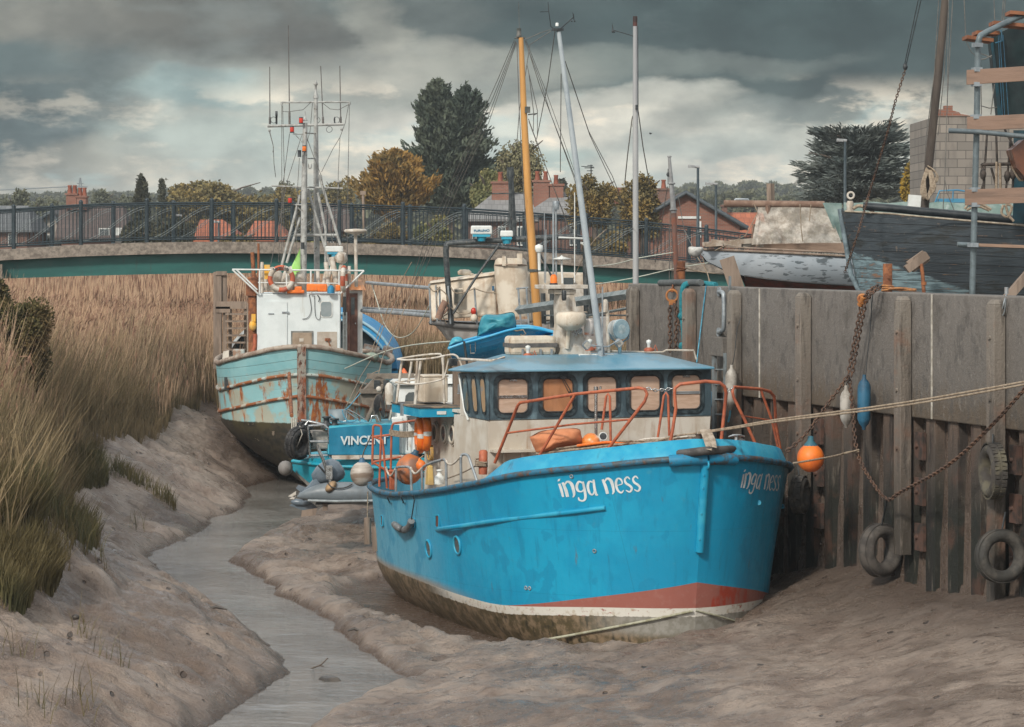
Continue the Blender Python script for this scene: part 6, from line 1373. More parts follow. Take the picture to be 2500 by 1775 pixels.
ob=thing('outboard_motor','grey outboard motor tilted up on the inflatable dinghy','motor',PT(800,1180,YI+.3),0)
cowl=mat('cowl_grey',(.11,.145,.175),(.15,.18,.21),2,rough=.3)
mb=MB();rows=[]
for(x0,y0,x1,y1,dd_)in((766,1176,760,1158,.10),(786,1184,772,1139,.24),(806,1181,790,1124,.30),(826,1176,810,1119,.28),(839,1168,826,1126,.18),(843,1158,838,1142,.06)):
 a=PT(x0,y0,YI+.35);c_=PT(x1,y1,YI+.35);m_=(a+c_)/2;ax_=(c_-a)/2
 rows.append([m_+ax_*math.sin(q)+Vector((0,dd_*math.cos(q),0))for q in[2*math.pi*j/14 for j in range(14)]])
mb.grid(rows,closed=True);mb.add(rows[0],[tuple(range(14))[::-1]]);mb.add(rows[-1],[tuple(range(14))]);mb.build('cowl',cowl,ob)
mb=MB();mb.tube([PT(782,1178,YI+.3),PT(760,1197,YI+.3),PT(735,1213,YI+.3)],[.17,.12,.09],8);mb.plate([PT(a,c_,YI+.3)for a,c_ in((722,1192),(728,1184),(765,1197),(745,1210))],(0,.05,0));mb.build('leg',cowl,ob)
mb=MB();mb.lathe([(.02,-.1),(.075,-.0),(.07,.18),(.03,.3)],PT(722,1226,YI+.3),(1,0,-.1),10);mb.plate([PT(a,c_,YI+.3)for a,c_ in((706,1234),(720,1225),(760,1226),(775,1240),(740,1246))],(0,.03,0));mb.build('gearcase',cowl,ob)
mb=MB()
for P in(((703,1212),(723,1199),(721,1214)),((706,1218),(722,1208),(718,1219))):mb.plate([PT(a,c_,YI+.28)for a,c_ in P],(0,.03,0))
mb.build('propeller',dirty_white,ob)
mb=MB();mb.tube(cat_rom([PT(775,1087,YI-.05),PT(778,1098,YI-.05),PT(790,1125,YI-.05),PT(800,1158,YI),PT(808,1178,YI)],5),[.035]*21,8);mb.build('davit_arm',steel,gi)
mb=MB();mb.box(PT(804,1153,YI-.02),(.13,.1,.28));mb.box(PT(806,1172,YI-.02),(.05,.06,.2));mb.build('tilt_bracket',steel,ob)
mb=MB();mb.tube(cat_rom([PT(777,1136,YI+.0),PT(790,1150,YI+.0),PT(815,1180,YI),PT(818,1186,YI)],4),.02,5);mb.build('cowl_strap',black_rubber,ob)
mb=MB();mb.hexa([PT(735,1262,YI),PT(770,1258,YI),PT(770,1258,YI+.4),PT(735,1262,YI+.4),PT(737,1246,YI),PT(775,1240,YI),PT(775,1240,YI+.4),PT(737,1246,YI+.4)]);mb.box(PT(794,1238,YI),(.1,.1,.14));mb.build('timber_block',wood,label='dark timber block under the inflatable at the water edge',cat='block')
YF=74.0
ff=thing('motor_cruiser','cream weathered motor cruiser with black pipe gantry and two white radars','boat',PT(1250,800,YF),0)
fp=lambda a,c_,d=0.:PT(a,c_,YF+d)
mb=MB();mb.hexa([fp(1050,782,.3),fp(1212,770,0),fp(1212,770,3),fp(1050,782,3),fp(1048,690,.6),fp(1209,668,0),fp(1209,663,3),fp(1048,686,3)]);mb.build('fore_cabin',cream,ff,bevel=.06)
mb=MB();mb.hexa([fp(1048,692,.5),fp(1210,671,-.08),fp(1210,671,3),fp(1048,692,3),fp(1085,683,.6),fp(1210,664,0),fp(1210,662,3),fp(1085,680,3)]);mb.build('cabin_roof',cream,ff)
mb=MB();mb.plate([fp(1105,745,.06),fp(1132,743,.0),fp(1132,703,.0),fp(1108,705,.08)],(0,-.04,0));wf=mb.build('window',cream,ff,bevel=.01);mb=MB();mb.plate([fp(1108,741,.0),fp(1129,740,-.06),fp(1129,706,-.06),fp(1110,708,.0)],(0,-.02,0));mb.build('pane',mat('cruiser_glass',(.15,.15,.13),(.28,.25,.20),2,rough=.2),wf)
rows=[]
for(x0,x1,y_)in((1218,1296,772),(1210,1290,700),(1206,1288,648),(1209,1285,636),(1215,1278,630)):
 a,c_=fp(x0,y_,-.6),fp(x1,y_,-.6);m_=(a+c_)/2;r_=(c_.x-a.x)/2;rows.append([m_+Vector((r_*math.cos(q),.34*math.sin(q),0))for q in[2*math.pi*j/20 for j in range(20)]])
mb=MB();mb.grid(rows,closed=True);mb.add(rows[-1],[tuple(range(20))]);fu=mb.build('funnel',cream,ff)
mb=MB();mb.hexa([p for p in(fp(1226,649,-1.0),fp(1236,649,-1.0),fp(1236,649,-.8),fp(1226,649,-.8),fp(1226,626,-1.0),fp(1235,626,-1.0),fp(1235,626,-.8),fp(1226,626,-.8))]);mb.hexa([fp(1262,645,-1),fp(1275,645,-1),fp(1275,645,-.8),fp(1262,645,-.8),fp(1262,619,-1),fp(1275,619,-1),fp(1275,619,-.8),fp(1262,619,-.8)]);mb.build('funnel_box',cream,fu)
mb=MB();mb.torus((rows[2][0]+rows[2][10])/2,(0,.05,1),.41,.02,24,5);mb.build('funnel_band',mat('band_br',(.3,.22,.16),(.2,.14,.1),6),fu)
mb=MB();mb.hexa([fp(1290,785,.2),fp(1450,775,.6),fp(1450,775,3),fp(1290,785,3),fp(1288,664,.2),fp(1445,668,.6),fp(1445,666,3),fp(1288,662,3)]);fb=mb.build('flying_bridge',cream,ff,bevel=.04)
mb=MB();mb.hexa([fp(1376,700,.1),fp(1400,700,.15),fp(1400,700,.4),fp(1376,700,.4),fp(1376,678,.1),fp(1400,678,.15),fp(1400,678,.4),fp(1376,678,.4)]);mb.build('bridge_window',glass_dark,fb)
mb=MB();rows=[]
for x_,yt,yb,d_ in((1052,786,800,.9),(1075,788,840,.2),(1110,793,880,-.3),(1180,796,920,-.6),(1300,790,940,-.7),(1480,775,940,-.3)):
 rows.append([fp(x_,yt,d_),fp(x_+6,(yt*2+yb)/3,d_+.02),fp(x_+14,(yt+2*yb)/3,d_+.2),fp(x_+24,yb,d_+.7)])
mb.grid(rows);back_=[[Vector((p.x,2*(YF+1.7)-p.y,p.z))for p in r]for r in rows];mb.grid(back_[::-1]);mb.grid([[a[0],c_[0]]for a,c_ in zip(rows,back_)][::-1]);mb.build('hull',mat('cruiser_hull',(.36,.35,.33),(.27,.25,.23),3,rough=.6,streak=(.15,.13,.11)),ff)
mb=MB();mb.tube([fp(1052,788,.85),fp(1075,790,.1),fp(1110,796,-.35),fp(1180,799,-.66),fp(1300,793,-.75)],.07,6);mb.build('rubbing_strake',mat('dark_strake',(.09,.09,.088),(.14,.13,.12),4),ff)
blk=mat('gantry_black',(.022,.030,.034),(.07,.08,.08),9,rough=.45,speck=(.16,.12,.09),spsc=14)
mb=MB();mb.tube(cat_rom([fp(1102,790,-.4),fp(1096,720,-.4),fp(1090,640,-.4),(fp(1090,602,-.4)),fp(1104,594,-.4),fp(1200,588,-.4),fp(1300,582,-.4),fp(1405,577,-.4)],4),.075,8)
mb.build('gantry',blk,ff);mb=MB();mb.tube([fp(1405,577,-.4),fp(1428,580,0),fp(1431,780,0)],.07,8);mb.tube([fp(1106,766,-.6),fp(1160,680,-.5),fp(1217,600,-.4)],.035,6);mb.tube([fp(1100,600,1.8),fp(1210,602,1.8),fp(1300,612,1.8)],.05,6);mb.tube([fp(1318,620,.3),fp(1355,690,.3)],.03,6)
mb.build('gantry',blk,ff)
mb=MB();mb.tube([fp(1246,586,0),fp(1246,430,0),fp(1246,416,0)],[.05,.042,.05],8);mb.tube([fp(1256,590,.5),fp(1252,520,.5),fp(1247,436,.5)],.075,8);mb.lathe([(.085,-.05),(.1,.05),(.085,.2),(.09,.26)],fp(1246,432,.5),(0,0,1),10);mb.tube([fp(1200,473,.5),fp(1290,471,.5)],.018,5);mb.build('exhaust_stack',blk,ff)
for(x0,x1,y0,y1,txt)in((1149,1202,551,572,'FURUNO'),(1221,1253,563,578,None)):
 mb=MB();a=fp(x0,y1,-.5);c_=fp(x1,y0,-.5);mb.box((a+c_)/2,(c_.x-a.x,.3,c_.z-a.z),taper=.96);rb=mb.build('radar',white_paint,ff,bevel=.03)
 mb=MB();cxm=(a.x+c_.x)/2;mb.box((cxm,a.y,a.z-.035),((c_.x-a.x)*.8,.3,.06));mb.lathe([(.09,0),(.13,.12)],(cxm,a.y,a.z-.18),(0,0,1),10);mb.build('radar_base',mat('radar_blue2',(.02,.28,.42),(.03,.33,.46),5,rough=.4),rb)
 if txt:flat_text(txt,lambda u_,v_:fp(1157+u_*38,566.5-v_*6-u_*1.0,-.662-.0),1,mat('radar_text',(.01,.13,.24),(.01,.13,.24),5),'radar_lettering',rb,off=.03)
mb=MB();mb.lathe([(.05,-.08),(.13,-.06),(.14,.02),(.09,.07),(0,.08)],fp(1134,665,.5),(0,0,1),12,sx=1.3);mb.lathe([(.03,-.05),(.08,.0),(0,.02)],fp(1150,668,.5),(0,0,1),10);mb.lathe([(.04,-.1),(.03,0),(.0,.02)],fp(1176,666,.5),(0,0,1),8);mb.build('roof_vent',cream,ff)
mb=MB()
for a,c_,d,e_ in((1048,693,1052,790),(1064,696,1068,785),(1073,700,1075,785),(1158,702,1165,795),(1094,698,1100,790)):mb.tube([fp(a,c_,-.5),fp(d,e_,-.5)],.028,6)
mb.tube([fp(1265,702,-1.2),fp(1272,795,-1.2)],.03,6);mb.tube([fp(1285,700,-1.2),fp(1291,795,-1.2)],.03,6);mb.tube([fp(1260,705,-1.2),fp(1290,702,-1.2)],.025,6)
mb.build('stanchion',galv,ff)
mb=MB()
for P in([(1048,700),(1060,712),(1073,702)],[(1100,700),(1112,715),(1135,713),(1158,704)],[(1158,704),(1190,714),(1230,713),(1262,704)],[(1100,750),(1120,765),(1145,765),(1160,752)],[(1073,700),(1066,740),(1090,790)],[(1280,700),(1300,720),(1296,745),(1275,760)],[(1064,700),(1090,720),(1096,760),(1076,775)]):mb.tube(cat_rom([fp(a,c_,-.55)for a,c_ in P],5),.015,5)
mb.build('rope_rail',rope_m,ff)
mb=MB();mb.tube(cat_rom([fp(1088,735,-.7),fp(1078,755,-.7),fp(1070,778,-.7)],3),.09,8);mb.tube(cat_rom([fp(1076,742,-.7),fp(1092,752,-.7),fp(1080,768,-.7),fp(1073,755,-.7)],3),.03,6);mb.build('rope_bundle',mat('brown_bundle',(.27,.16,.11),(.2,.13,.1),9,rough=.9),ff)
mb=MB();mb.ball(fp(1156,760,-.6),.07,sz=1.4);mb.build('red_reflector',redl,ff);mb=MB();mb.ball(fp(1157,776,-.6),.09,sz=1.2);mb.build('pot_float',cream,ff)
mb=MB();mb.box(fp(1204,704,-.1),(.06,.05,.12));mb.build('blue_lamp',mat('bluelamp',(.03,.12,.22),(.02,.1,.2),4),ff)
gw=thing('steel_gangway','grey steel beam gangway reaching from the quay end toward the cruiser','gangway',PT(1500,740,62),0)
for(x0,y0,x1,y1,Y0,Y1,w_)in((1266,757,1536,718,64,58,.17),(1330,790,1536,752,64,58,.05),(1330,770,1530,770,63,59,.03)):
 mb=MB();mb.tube([PT(x0,y0,Y0),PT(x1,y1,Y1)],w_*.6,4,smooth=False);mb.build('beam',mat('gangway_grey',(.12,.15,.155),(.2,.23,.23),4,rough=.6),gw)
for a,c_,e_,Y in((1326,716,790,63.4),(1347,692,800,63),(1429,560,760,61),(1438,600,770,61),(1475,722,760,60)):
 mb=MB();mb.tube([PT(a,c_,Y),PT(a+2,e_,Y)],.06,6);mb.build('gangway_post',blk,gw)
mb=MB();mb.box(PT(1481,727,59.6),(.22,.22,.12));mb.build('post_cap',blk,gw)
mb=MB();
for a,c_,w_,h_ in((1420,748,.3,.25),(1405,715,.4,.2)):mb.box(PT(a,c_,63),(w_,.3,h_),rz=.3,ry=.1)
mb.build('stone_block',dirty_white,label='pale rubble blocks wedged on the gangway behind the radar drum',cat='rubble')
for P,r_,lb in(([(895,690,84),(1050,703,76)],.05,'upper grey spar running from the turquoise boat to the cruiser rail'),([(884,758,84),(960,763,80),(1054,771,76)],.06,'lower grey spar between the arched barge and the cruiser'),([(884,752,86),(1052,762,78)],.04,'thin weathered spar just above the lower grey spar')):
 mb=MB();mb.tube([PT(*q)for q in P],r_,7);mb.build('spar',galv,label=lb,cat='spar')
for P,r_,lb in(([(842,900,78),(930,862,76),(1010,842,72),(1180,826,62),(1300,800,58)],.018,'pale green mooring rope from the turquoise bow to the blue boat roof'),([(906,690,84),(922,740,83),(938,790,82),(962,820,80),(990,822,78),(1018,800,77),(1048,745,76)],.014,'slack white line drooping from the spar end to the cruiser bow')):
 mb=MB();mb.tube(cat_rom([PT(*q)for q in P],4),r_,5);mb.build('mooring_rope',mat('rope_pale',(.50,.54,.46),(.4,.42,.36),9),label=lb,cat='rope')
wires([[(898,880,79),(932,790,80),(960,720,80),(1005,640,79)],[(905,882,79),(936,800,80),(990,690,80)],[(920,930,70),(935,870,74),(968,800,76),(1010,700,77)],[(845,993,68),(880,920,74),(905,880,78)],[(855,990,68),(900,915,73),(925,905,73)]],.012,pb,m=rope_m,name='line')
def wp(px,py,n=-.25):
 """point on the plane that lies n metres in front of the wall face"""
 a=(px-1250)/FPX;o=W0+WIN*n;Y=(o.x+.334*o.y)/(a+.334);return PT(px,py,Y)
def q4(u_,v_,Y):return PT(1650+u_/2.692,250+v_/2.692,Y)
iron=mat('chain_iron',(.070,.045,.034),(.13,.07,.042),12,rough=.8,bump=.3)
def chain_thing(pts,label,link=.09,r=.0125,group=None,m=iron):
 mb=MB();chain(mb,pts,link,r);return mb.build('chain',m,label=label,cat='chain',group=group)
S1=[wp(2143,697,-.1),wp(2120,712,-.3),wp(2105,735,-.3),wp(2092,800,-.3),wp(2080,865,-.3),wp(2071,915,-.35)]
chain_thing(S1,'left strand of the doubled rusty chain hanging from the quay bollard')
chain_thing([p+WDIR*-.12+Vector((0,0,-.02))for p in S1],'right strand of the doubled rusty chain hanging from the quay bollard')
chain_thing(cat_rom([wp(2071,915,-.4),wp(2050,948,-.6),wp(2024,981,-.8),wp(1967,1060,-1.3),wp(1920,1102,-1.6)],4),'rusty chain running from the doubled chain down to the blue boat bow')
chain_thing(cat_rom([wp(2073,918,-.35),wp(2081,991,-.35),wp(2091,1095,-.4),wp(2117,1157,-.45),wp(2164,1218,-.5),wp(2200,1200,-.5),wp(2314,1136,-.5),wp(2417,1043,-.5),wp(2510,940,-.45)],4),'long rusty chain sagging in a deep loop across the piles')
shk=mat('shackle_orange',(.42,.17,.045),(.28,.10,.04),6,rough=.7)
mb=MB();mb.tube([wp(2108,724,-.32),wp(2100,745,-.32)],.05,7);mb.torus(wp(2106,730,-.32),(.2,.9,.2),.07,.022,12,6);mb.build('shackle',shk,label='orange rusty shackle joining the doubled chain on the wall',cat='shackle')
bol=thing('quay_bollard','rust brown steel bollard on top of the quay wall','bollard',wp(2166,712,.22))
mb=MB();p=wp(2167,711,.22);mb.lathe([(.075,-.02),(.075,.42),(.07,.44),(0,.44)],p,(0,0,1),14);mb.lathe([(.02,0),(.02,.05)],p+Vector((0,-.07,.22)),(0,-1,0),6);mb.build('post',rust,bol)
mb=MB()
for j in range(3):mb.torus(p+Vector((0,0,.02+.03*j)),(.1*(j-1),.08,1),.09,.016,14,5)
mb.tube(cat_rom([p+Vector((.08,-.05,.03)),p+Vector((.3,-.1,.02)),p+Vector((.45,-.05,.02)),p+Vector((.2,-.12,.05)),p+Vector((0,-.1,.04))],4),.02,6);mb.build('rope_end',mat('orange_rope',(.40,.18,.06),(.25,.12,.06),12,rough=.9),bol)
mb=MB();mb.tube([wp(2125,712,-.1),wp(2128,760,-.1),wp(2113,922,-.2)],.006,4);mb.tube([wp(2131,712,-.1),wp(2124,810,-.1)],.008,4);mb.build('hanging_line',black_metal,label='thin dark line dropping from the bollard to the blue fender',cat='line')
def sausage(p0,p1,r,m,name='fender',ends=None,label='',line=None,group=None):
 t=thing(name,label,'fender',p1,0,group);mb=MB();ax=(p0-p1);L=ax.length
 mb.lathe([(.025,-.04),(.03,0),(r*.75,.06),(r,.13),(r,L-.13),(r*.75,L-.06),(.03,L),(.028,L+.06)],p1,ax,14);mb.build('body',m,t)
 if line is not None:mb=MB();mb.tube([p0+Vector((0,0,.05))]+line,.008,4);mb.build('line',black_metal,t)
 return t
wf_m=mat('fender_white',(.42,.40,.36),(.25,.23,.20),4,rough=.6,streak=(.14,.12,.10));bf_m=mat('fender_blue',(.020,.115,.20),(.012,.06,.11),3,rough=.55,streak=(.02,.05,.08))
sausage(wp(2066,950,-.28),wp(2066,1038,-.28),.10,wf_m,label='dirty white sausage fender beside the chain, left of the blue one',line=[wp(2072,915,-.3)])
sausage(wp(2110,924,-.28),wp(2109,1043,-.28),.105,bf_m,label='dark blue sausage fender hanging on the wall')
sausage(wp(1786,899,-.3),wp(1783,996,-.3),.105,wf_m,label='grey white double fender hanging beside the wall ladder',line=[wp(1789,888,-.3),wp(1794,860,-.25),wp(1800,800,-.2),wp(1811,770,-.1)])
mb=MB();mb.tube([wp(1783,1000,-.3),wp(1782,1012,-.3),wp(1778,1030,-.3)],.02,5);mb.build('fender_tail',MATS['line_blue'],label='frayed blue rope tail under the ladder fender',cat='rope')
ob_=thing('mooring_buoy','bright orange round buoy with blue top hanging between bow and piles','buoy',wp(1979,1150,-1.2))
c0=wp(1979,1118,-1.2);mb=MB();mb.lathe([(.215*math.sin(q),-.225*math.cos(q))for q in np.linspace(0,math.pi*.9,16)],c0,(0,0,1),22);mb.build('float',mat('buoy_orange',(.80,.19,.02),(.62,.13,.02),2.5,rough=.5,streak=(.35,.11,.04)),ob_)
mb=MB();mb.lathe([(.12,.17),(.10,.22),(.05,.27),(.045,.34),(0,.35)],c0,(0,0,1),12);mb.build('eye',mat('buoy_blue2',(.02,.09,.13),(.03,.13,.17),5),ob_)
mb=MB();mb.tube(cat_rom([wp(1936,1131,-1.7),wp(1979,1124,-1.45),wp(2040,1113,-.9),wp(2070,1104,-.6),wp(2097,1102,-.42)],4),.016,5);mb.tube([wp(2040,1112,-.85),wp(2060,1108,-.7),wp(2097,1098,-.42)],.014,5);mb.build('spring_line',rope_m,label='grey spring line tied from bow across the orange buoy to the chain',cat='rope')
tyre(wp(1953,1207,-.25),(.93,-.38,.0),.31,'knobbly tyre hanging right against the bow and the piles',rope_to=wp(1945,1120,-.2))
tyre(wp(2150,1343,-.28),(.62,-.78,.05),.42,'worn bare tyre leaning low on the piles under the chain loop',m=mat('tyre_brown',(.085,.075,.065),(.045,.04,.036),5,rough=.85,bump=.4),r=.11,rope_to=wp(2166,1220,-.4),tread=False)
tyre(wp(2424,1150,-.3),(.99,.14,0),.40,'upright tyre with mossy tread hanging high beside the right timber post',m=mat('tyre_mossy',(.05,.045,.04),(.11,.10,.07),4,rough=.9,bump=.4),rope_to=wp(2424,1060,-.25))
tyre(wp(2444,1358,-.35),(.25,-.95,.1),.385,'big dark tyre hanging lowest at the right edge of the wall',m=mat('tyre_dark',(.035,.034,.030),(.075,.068,.058),4,rough=.85,bump=.4),rope_to=wp(2455,1250,-.3),tread=False)
for dz,lb in((0,'upper strand of the tan mooring warp from bow to the right edge'),(7,'lower strand of the tan mooring warp from bow to the right edge')):
 mb=MB();mb.tube(cat_rom([PT(1706,1056+dz*.3,44.9),PT(1790,1043+dz*.4,44.4),PT(1900,1024+dz*.7,43.6),PT(2200,984+dz,41.5),PT(2500,932+dz,39.5),PT(2650,900+dz,38.5)],4),.017,6);mb.build('mooring_warp',rope_m,label=lb,cat='rope')
tealr=mat('teal_rope',(.010,.16,.20),(.02,.23,.27),30,rough=.9,bump=.8,bsc=60,stretch=(1,1,.6))
mb=MB();mb.tube(cat_rom([wp(1748,696,.2),wp(1710,692,.1),wp(1682,692,-.02),wp(1668,704,-.12),wp(1665,760,-.12),wp(1668,800,-.12),wp(1670,832,-.12)],5),[.055]*20+[.048]*11,8);mb.ball(wp(1664,772,-.14),.075,n=8);mb.ball(wp(1667,845,-.12),.085,n=8);mb.build('thick_rope',tealr,label='thick teal rope hung over the far end of the wall',cat='rope')
mb=MB();mb.tube([wp(1724,698,-.03),wp(1716,760,-.05),wp(1710,810,-.05),wp(1701,885,-.3)],.013,5);mb.build('thin_line',MATS['line_blue'],label='thin blue line down the wall right of the teal rope',cat='line')
mb=MB();mb.torus(wp(1641,722,-.1),(.3,.95,0),.11,.022,18,6);mb.box(wp(1641,738,-.1),(.12,.06,.1));mb.build('ring_shackle',shk,label='large rusty ring shackle with orange pin on the far wall',cat='shackle')
chain_thing([wp(1643,697,-.03),wp(1641,712,-.1)],'short orange rusty chain above the ring shackle',.1,.02,m=rust)
chain_thing([wp(1635,742,-.1),wp(1636,858,-.1)],'leftmost straight chain hanging from the ring shackle',.10,.016)
chain_thing([wp(1645,742,-.1),wp(1652,760,-.1),wp(1649,856,-.1)],'middle chain hanging from the ring shackle',.10,.016)
chain_thing([wp(1648,744,-.12),wp(1656,782,-.12),wp(1672,835,-.12),wp(1686,878,-.12)],'chain slanting right from the ring shackle behind the teal rope',.10,.016)
mb=MB();mb.tube([wp(1612,691,.0),wp(1660,690,.0),wp(1712,690,.0)],.062,8);mb.build('rubber_fender',mat('rubber_grey',(.065,.075,.078),(.10,.11,.11),6,rough=.8),label='long grey rubber fender lying on top of the far wall end',cat='fender')
gh=thing('grab_handle','bent galvanised grab handle bolted to the wall beside the ladder','handle',wp(1756,815,-.05))
mb=MB();mb.tube(cat_rom([wp(1755,713,-.03),wp(1763,714,-.22),wp(1767,728,-.24),wp(1767,796,-.24),wp(1762,808,-.22),wp(1754,811,-.03)],4),.04,8);mb.build('bar',galv,gh)
mb=MB();mb.lathe([(.085,0),(.085,.03)],wp(1754,712,-.05),WIN,12);mb.build('flange',galv,gh);mb=MB();mb.lathe([(.085,0),(.085,.03)],wp(1753,811,-.05),WIN,12);mb.build('flange',galv,gh)
lad=thing('wall_ladder','grey steel ladder fixed to the quay wall behind the wheelhouse','ladder',wp(1757,1300,-.2))
lm=mat('ladder_grey',(.17,.20,.21),(.11,.12,.12),5,rough=.6,streak=(.10,.06,.04))
for a in(1744,1772):
 mb=MB();A,B_=wp(a,862,-.2),wp(a,1330,-.2);mb.box((A+B_)/2,(.12,.05,A.z-B_.z),rz=rz_);mb.build('stile',lm,lad)
for q in range(12):
 mb=MB();mb.tube([wp(1744,866+q*36.5,-.2),wp(1772,866+q*36.5,-.2)],.017,6);mb.build('rung',lm,lad)
mb=MB();mb.box(wp(1764,846,-.12),(.55,.25,.35),rz=rz_);mb.build('concrete_block',conc,label='small concrete block on the wall face above the ladder',cat='block',bevel=.02)
mb=MB();mb.box(wp(1782,770,-.035),(.06,.03,1.4),rz=rz_);mb.build('steel_strip',lm,label='narrow grey steel strip fixed upright right of the grab handle',cat='strip')
mb=MB();p=wp(2457,718,.1);mb.tube([p,p+Vector((0,0,.10))],.03,8);mb.tube(cat_rom([p,wp(2452,735,-.08),wp(2446,760,-.08),wp(2440,775,-.08)],4),.01,4);mb.tube(cat_rom([wp(2456,730,-.1),wp(2450,768,-.08),wp(2428,779,-.08),wp(2423,775,-.08)],4),.012,4);mb.build('pipe_stub',galv,label='short pipe stub with a loose white cable on the wall top at right',cat='pipe')
mb=MB();mb.box(wp(1737,975,-.15),(.15,.1,.28),rz=rz_);mb.build('blue_drum',bf_m,label='small blue container wedged at the ladder foot behind the wheelhouse',cat='container',bevel=.03)
gm=thing('tall_mast','tall pale grey mast standing behind the far end of the quay wall','mast',PT(1552,760,58))
mb=MB();mb.tube([PT(1552,1000,58),PT(1552,697,58),PT(1551.5,350,58),PT(1550.5,60,58)],[.062,.060,.058,.042],12);mb.build('pole',mat('mast_alu',(.36,.37,.37),(.30,.31,.32),2,rough=.4,stretch=(1,1,.2)),gm)
mb=MB();mb.lathe([(.045,0),(.045,.10),(.048,.12),(.045,.2)],PT(1550.5,64,58),(0,0,1),10);mb.build('cap',mat('cap_maroon',(.09,.03,.025),(.03,.02,.02),6),gm)
mb=MB();mb.tube([PT(1546,88,58),PT(1533,84,58),PT(1499,74,58)],.010,5);mb.ball(PT(1496,77,58),.03,n=6);mb.ball(PT(1500,78,58),.02,n=6);mb.plate([PT(1494,54,58),PT(1497,66,58),PT(1498,76,58),PT(1495,76,58)],(0,.01,0));mb.tube([PT(1557,64,57.9),PT(1558,270,57.9)],.008,4);mb.box(PT(1555,262,57.9),(.06,.05,.1));mb.build('wind_sensor',black_metal,gm)
wires([[(1545,283,58),(1543,290,58),(1532,380,58.5),(1525,450,59)],[(1558,270,58),(1570,360,58.5),(1586,450,59)],[(1547,283,58),(1545,310,58)]],.011,gm)
sm_=thing('stub_mast','short grey and red-brown mast rising from a rusty pile at the quay end','mast',PT(1660,700,60))
mb=MB();mb.tube([PT(1652,700,60),PT(1650,640,60),PT(1645,520,60)],.055,8);mb.build('lower_mast',mat('mast_redbrown',(.24,.095,.06),(.17,.10,.08),5,rough=.8),sm_)
mb=MB();mb.tube([PT(1645,520,60),PT(1640,460,60),PT(1634,384,60)],[.06,.05,.03],8);mb.lathe([(.045,0),(.045,.03)],PT(1634,384,60),(0,0,1),8);mb.torus(PT(1640,448,60),(0,0,1),.06,.02,12,5);mb.torus(PT(1644,512,60),(0,0,1),.065,.02,12,5);mb.build('upper_mast',mat('mast_grey2',(.30,.31,.31),(.22,.22,.22),5),sm_)
mb=MB();mb.tube([PT(1631,412,60),PT(1631,450,60)],.008,4);mb.ball(PT(1631,426,60),.035,sz=1.5,n=8);mb.build('block_tackle',black_metal,sm_)
mb=MB();mb.tube([PT(1663,760,59.8),PT(1663,638,59.8)],.085,12);mb.torus(PT(1663,655,59.8),(.2,.1,1),.095,.018,14,5);mb.torus(PT(1663,659,59.8),(-.2,.1,1),.095,.018,14,5);mb.build('pile',rust,sm_)
wires([[(1656,480,60),(1670,560,60),(1690,600,58)],[(1637,470,60),(1634,690,60)],[(1641,470,60),(1641,690,60)],[(1645,530,60),(1645,690,60)],[(1629,460,60),(1600,640,62)]],.008,sm_)
for i,P in enumerate(([(1420,700,62),(1540,680,60),(1650,655,60),(1740,640,60)],[(1430,652,62),(1500,645,61),(1560,630,60),(1654,615,60)],[(1480,735,60),(1560,720,58)],[(1675,655,60),(1720,665,60),(1800,672,59)],[(1400,680,63),(1440,600,62),(1480,560,62)])):
 mb=MB();mb.tube(cat_rom([PT(*q)for q in P],3),.011,4);mb.build('slack_line',MATS['rope_pale']if i<3 else rope_m,label=['pale line from gangway to rusty pile','upper pale line curving past the tall mast','short pale line ending at the wall corner','brown line from the rusty pile to the yacht bow','brown line slanting up beside the leaning grey mast'][i],cat='line')
YY=57.5
yt=thing('wooden_yacht','patchy grey white yacht hull under repair ashore behind the quay wall','boat',q4(700,1300,YY+1),0)
M,k,b,tc=nodemat('patched_hull')
n1=k.noise(tc,1.0,4);spots=k.noise(k.mapv(tc,(1.1,1,3.2)),2.6,3,.5);x,y,z=k.sep(tc)
c=k.mix(k.mr(n1,.35,.65),(.44,.49,.53),(.37,.43,.48));c=k.mix(k.m('MULTIPLY',k.mr(spots,.575,.60),k.mr(x,-1.0,.2)),c,(.13,.16,.18));c=k.mix(k.m('MULTIPLY',k.mr(k.noise(k.mapv(tc,(1,1,5)),3.5,3),.60,.62),.8),c,(.12,.14,.155))
k.put(b.inputs['Base Color'],c);b.inputs['Roughness'].default_value=.45
patched=M
rows=[]
TOP=[(175,962),(190,966),(300,970),(450,976),(620,984),(800,993),(980,1002),(1120,1010),(1300,1020),(1500,1035)]
BOT=[(172,1005),(205,1045),(320,1100),(450,1140),(620,1163),(800,1180),(980,1192),(1150,1203),(1300,1210),(1500,1212)]
for i,((a,c_),(d,e_))in enumerate(zip(TOP,BOT)):
 wd=min(1.25,.12+i*.22);r=[]
 for j in range(8):
  f=j/7;r.append(q4(a+(d-a)*f,c_+(e_-c_)*f,YY+1.3-wd*(1-.25*f**2.2)))
 rows.append(r)
mb=MB();mb.grid(rows);bk=[[Vector((p.x,2*(YY+1.3)-p.y,p.z))for p in r]for r in rows];mb.grid(bk[::-1]);mb.grid([[a[0],c_[0]]for a,c_ in zip(rows,bk)][::-1]);mb.add([p for p in rows[0]]+bk[0][::-1],[tuple(range(16))]);mb.build('hull',patched,yt)
mb=MB();rw2=[]
for i in range(3,len(rows)):
 p=rows[i][-1];rw2.append([p,p+Vector((.05,.25,-.12)),p+Vector((.1,.7,-.35)),p+Vector((.1,1.1,-.9))])
mb.grid(rw2);mb.grid([[Vector((p.x,2*(YY+1.3)-p.y,p.z))for p in r]for r in rw2][::-1]);mb.build('keel',mat('antifoul_red',(.17,.05,.035),(.10,.05,.04),4,rough=.8),yt)
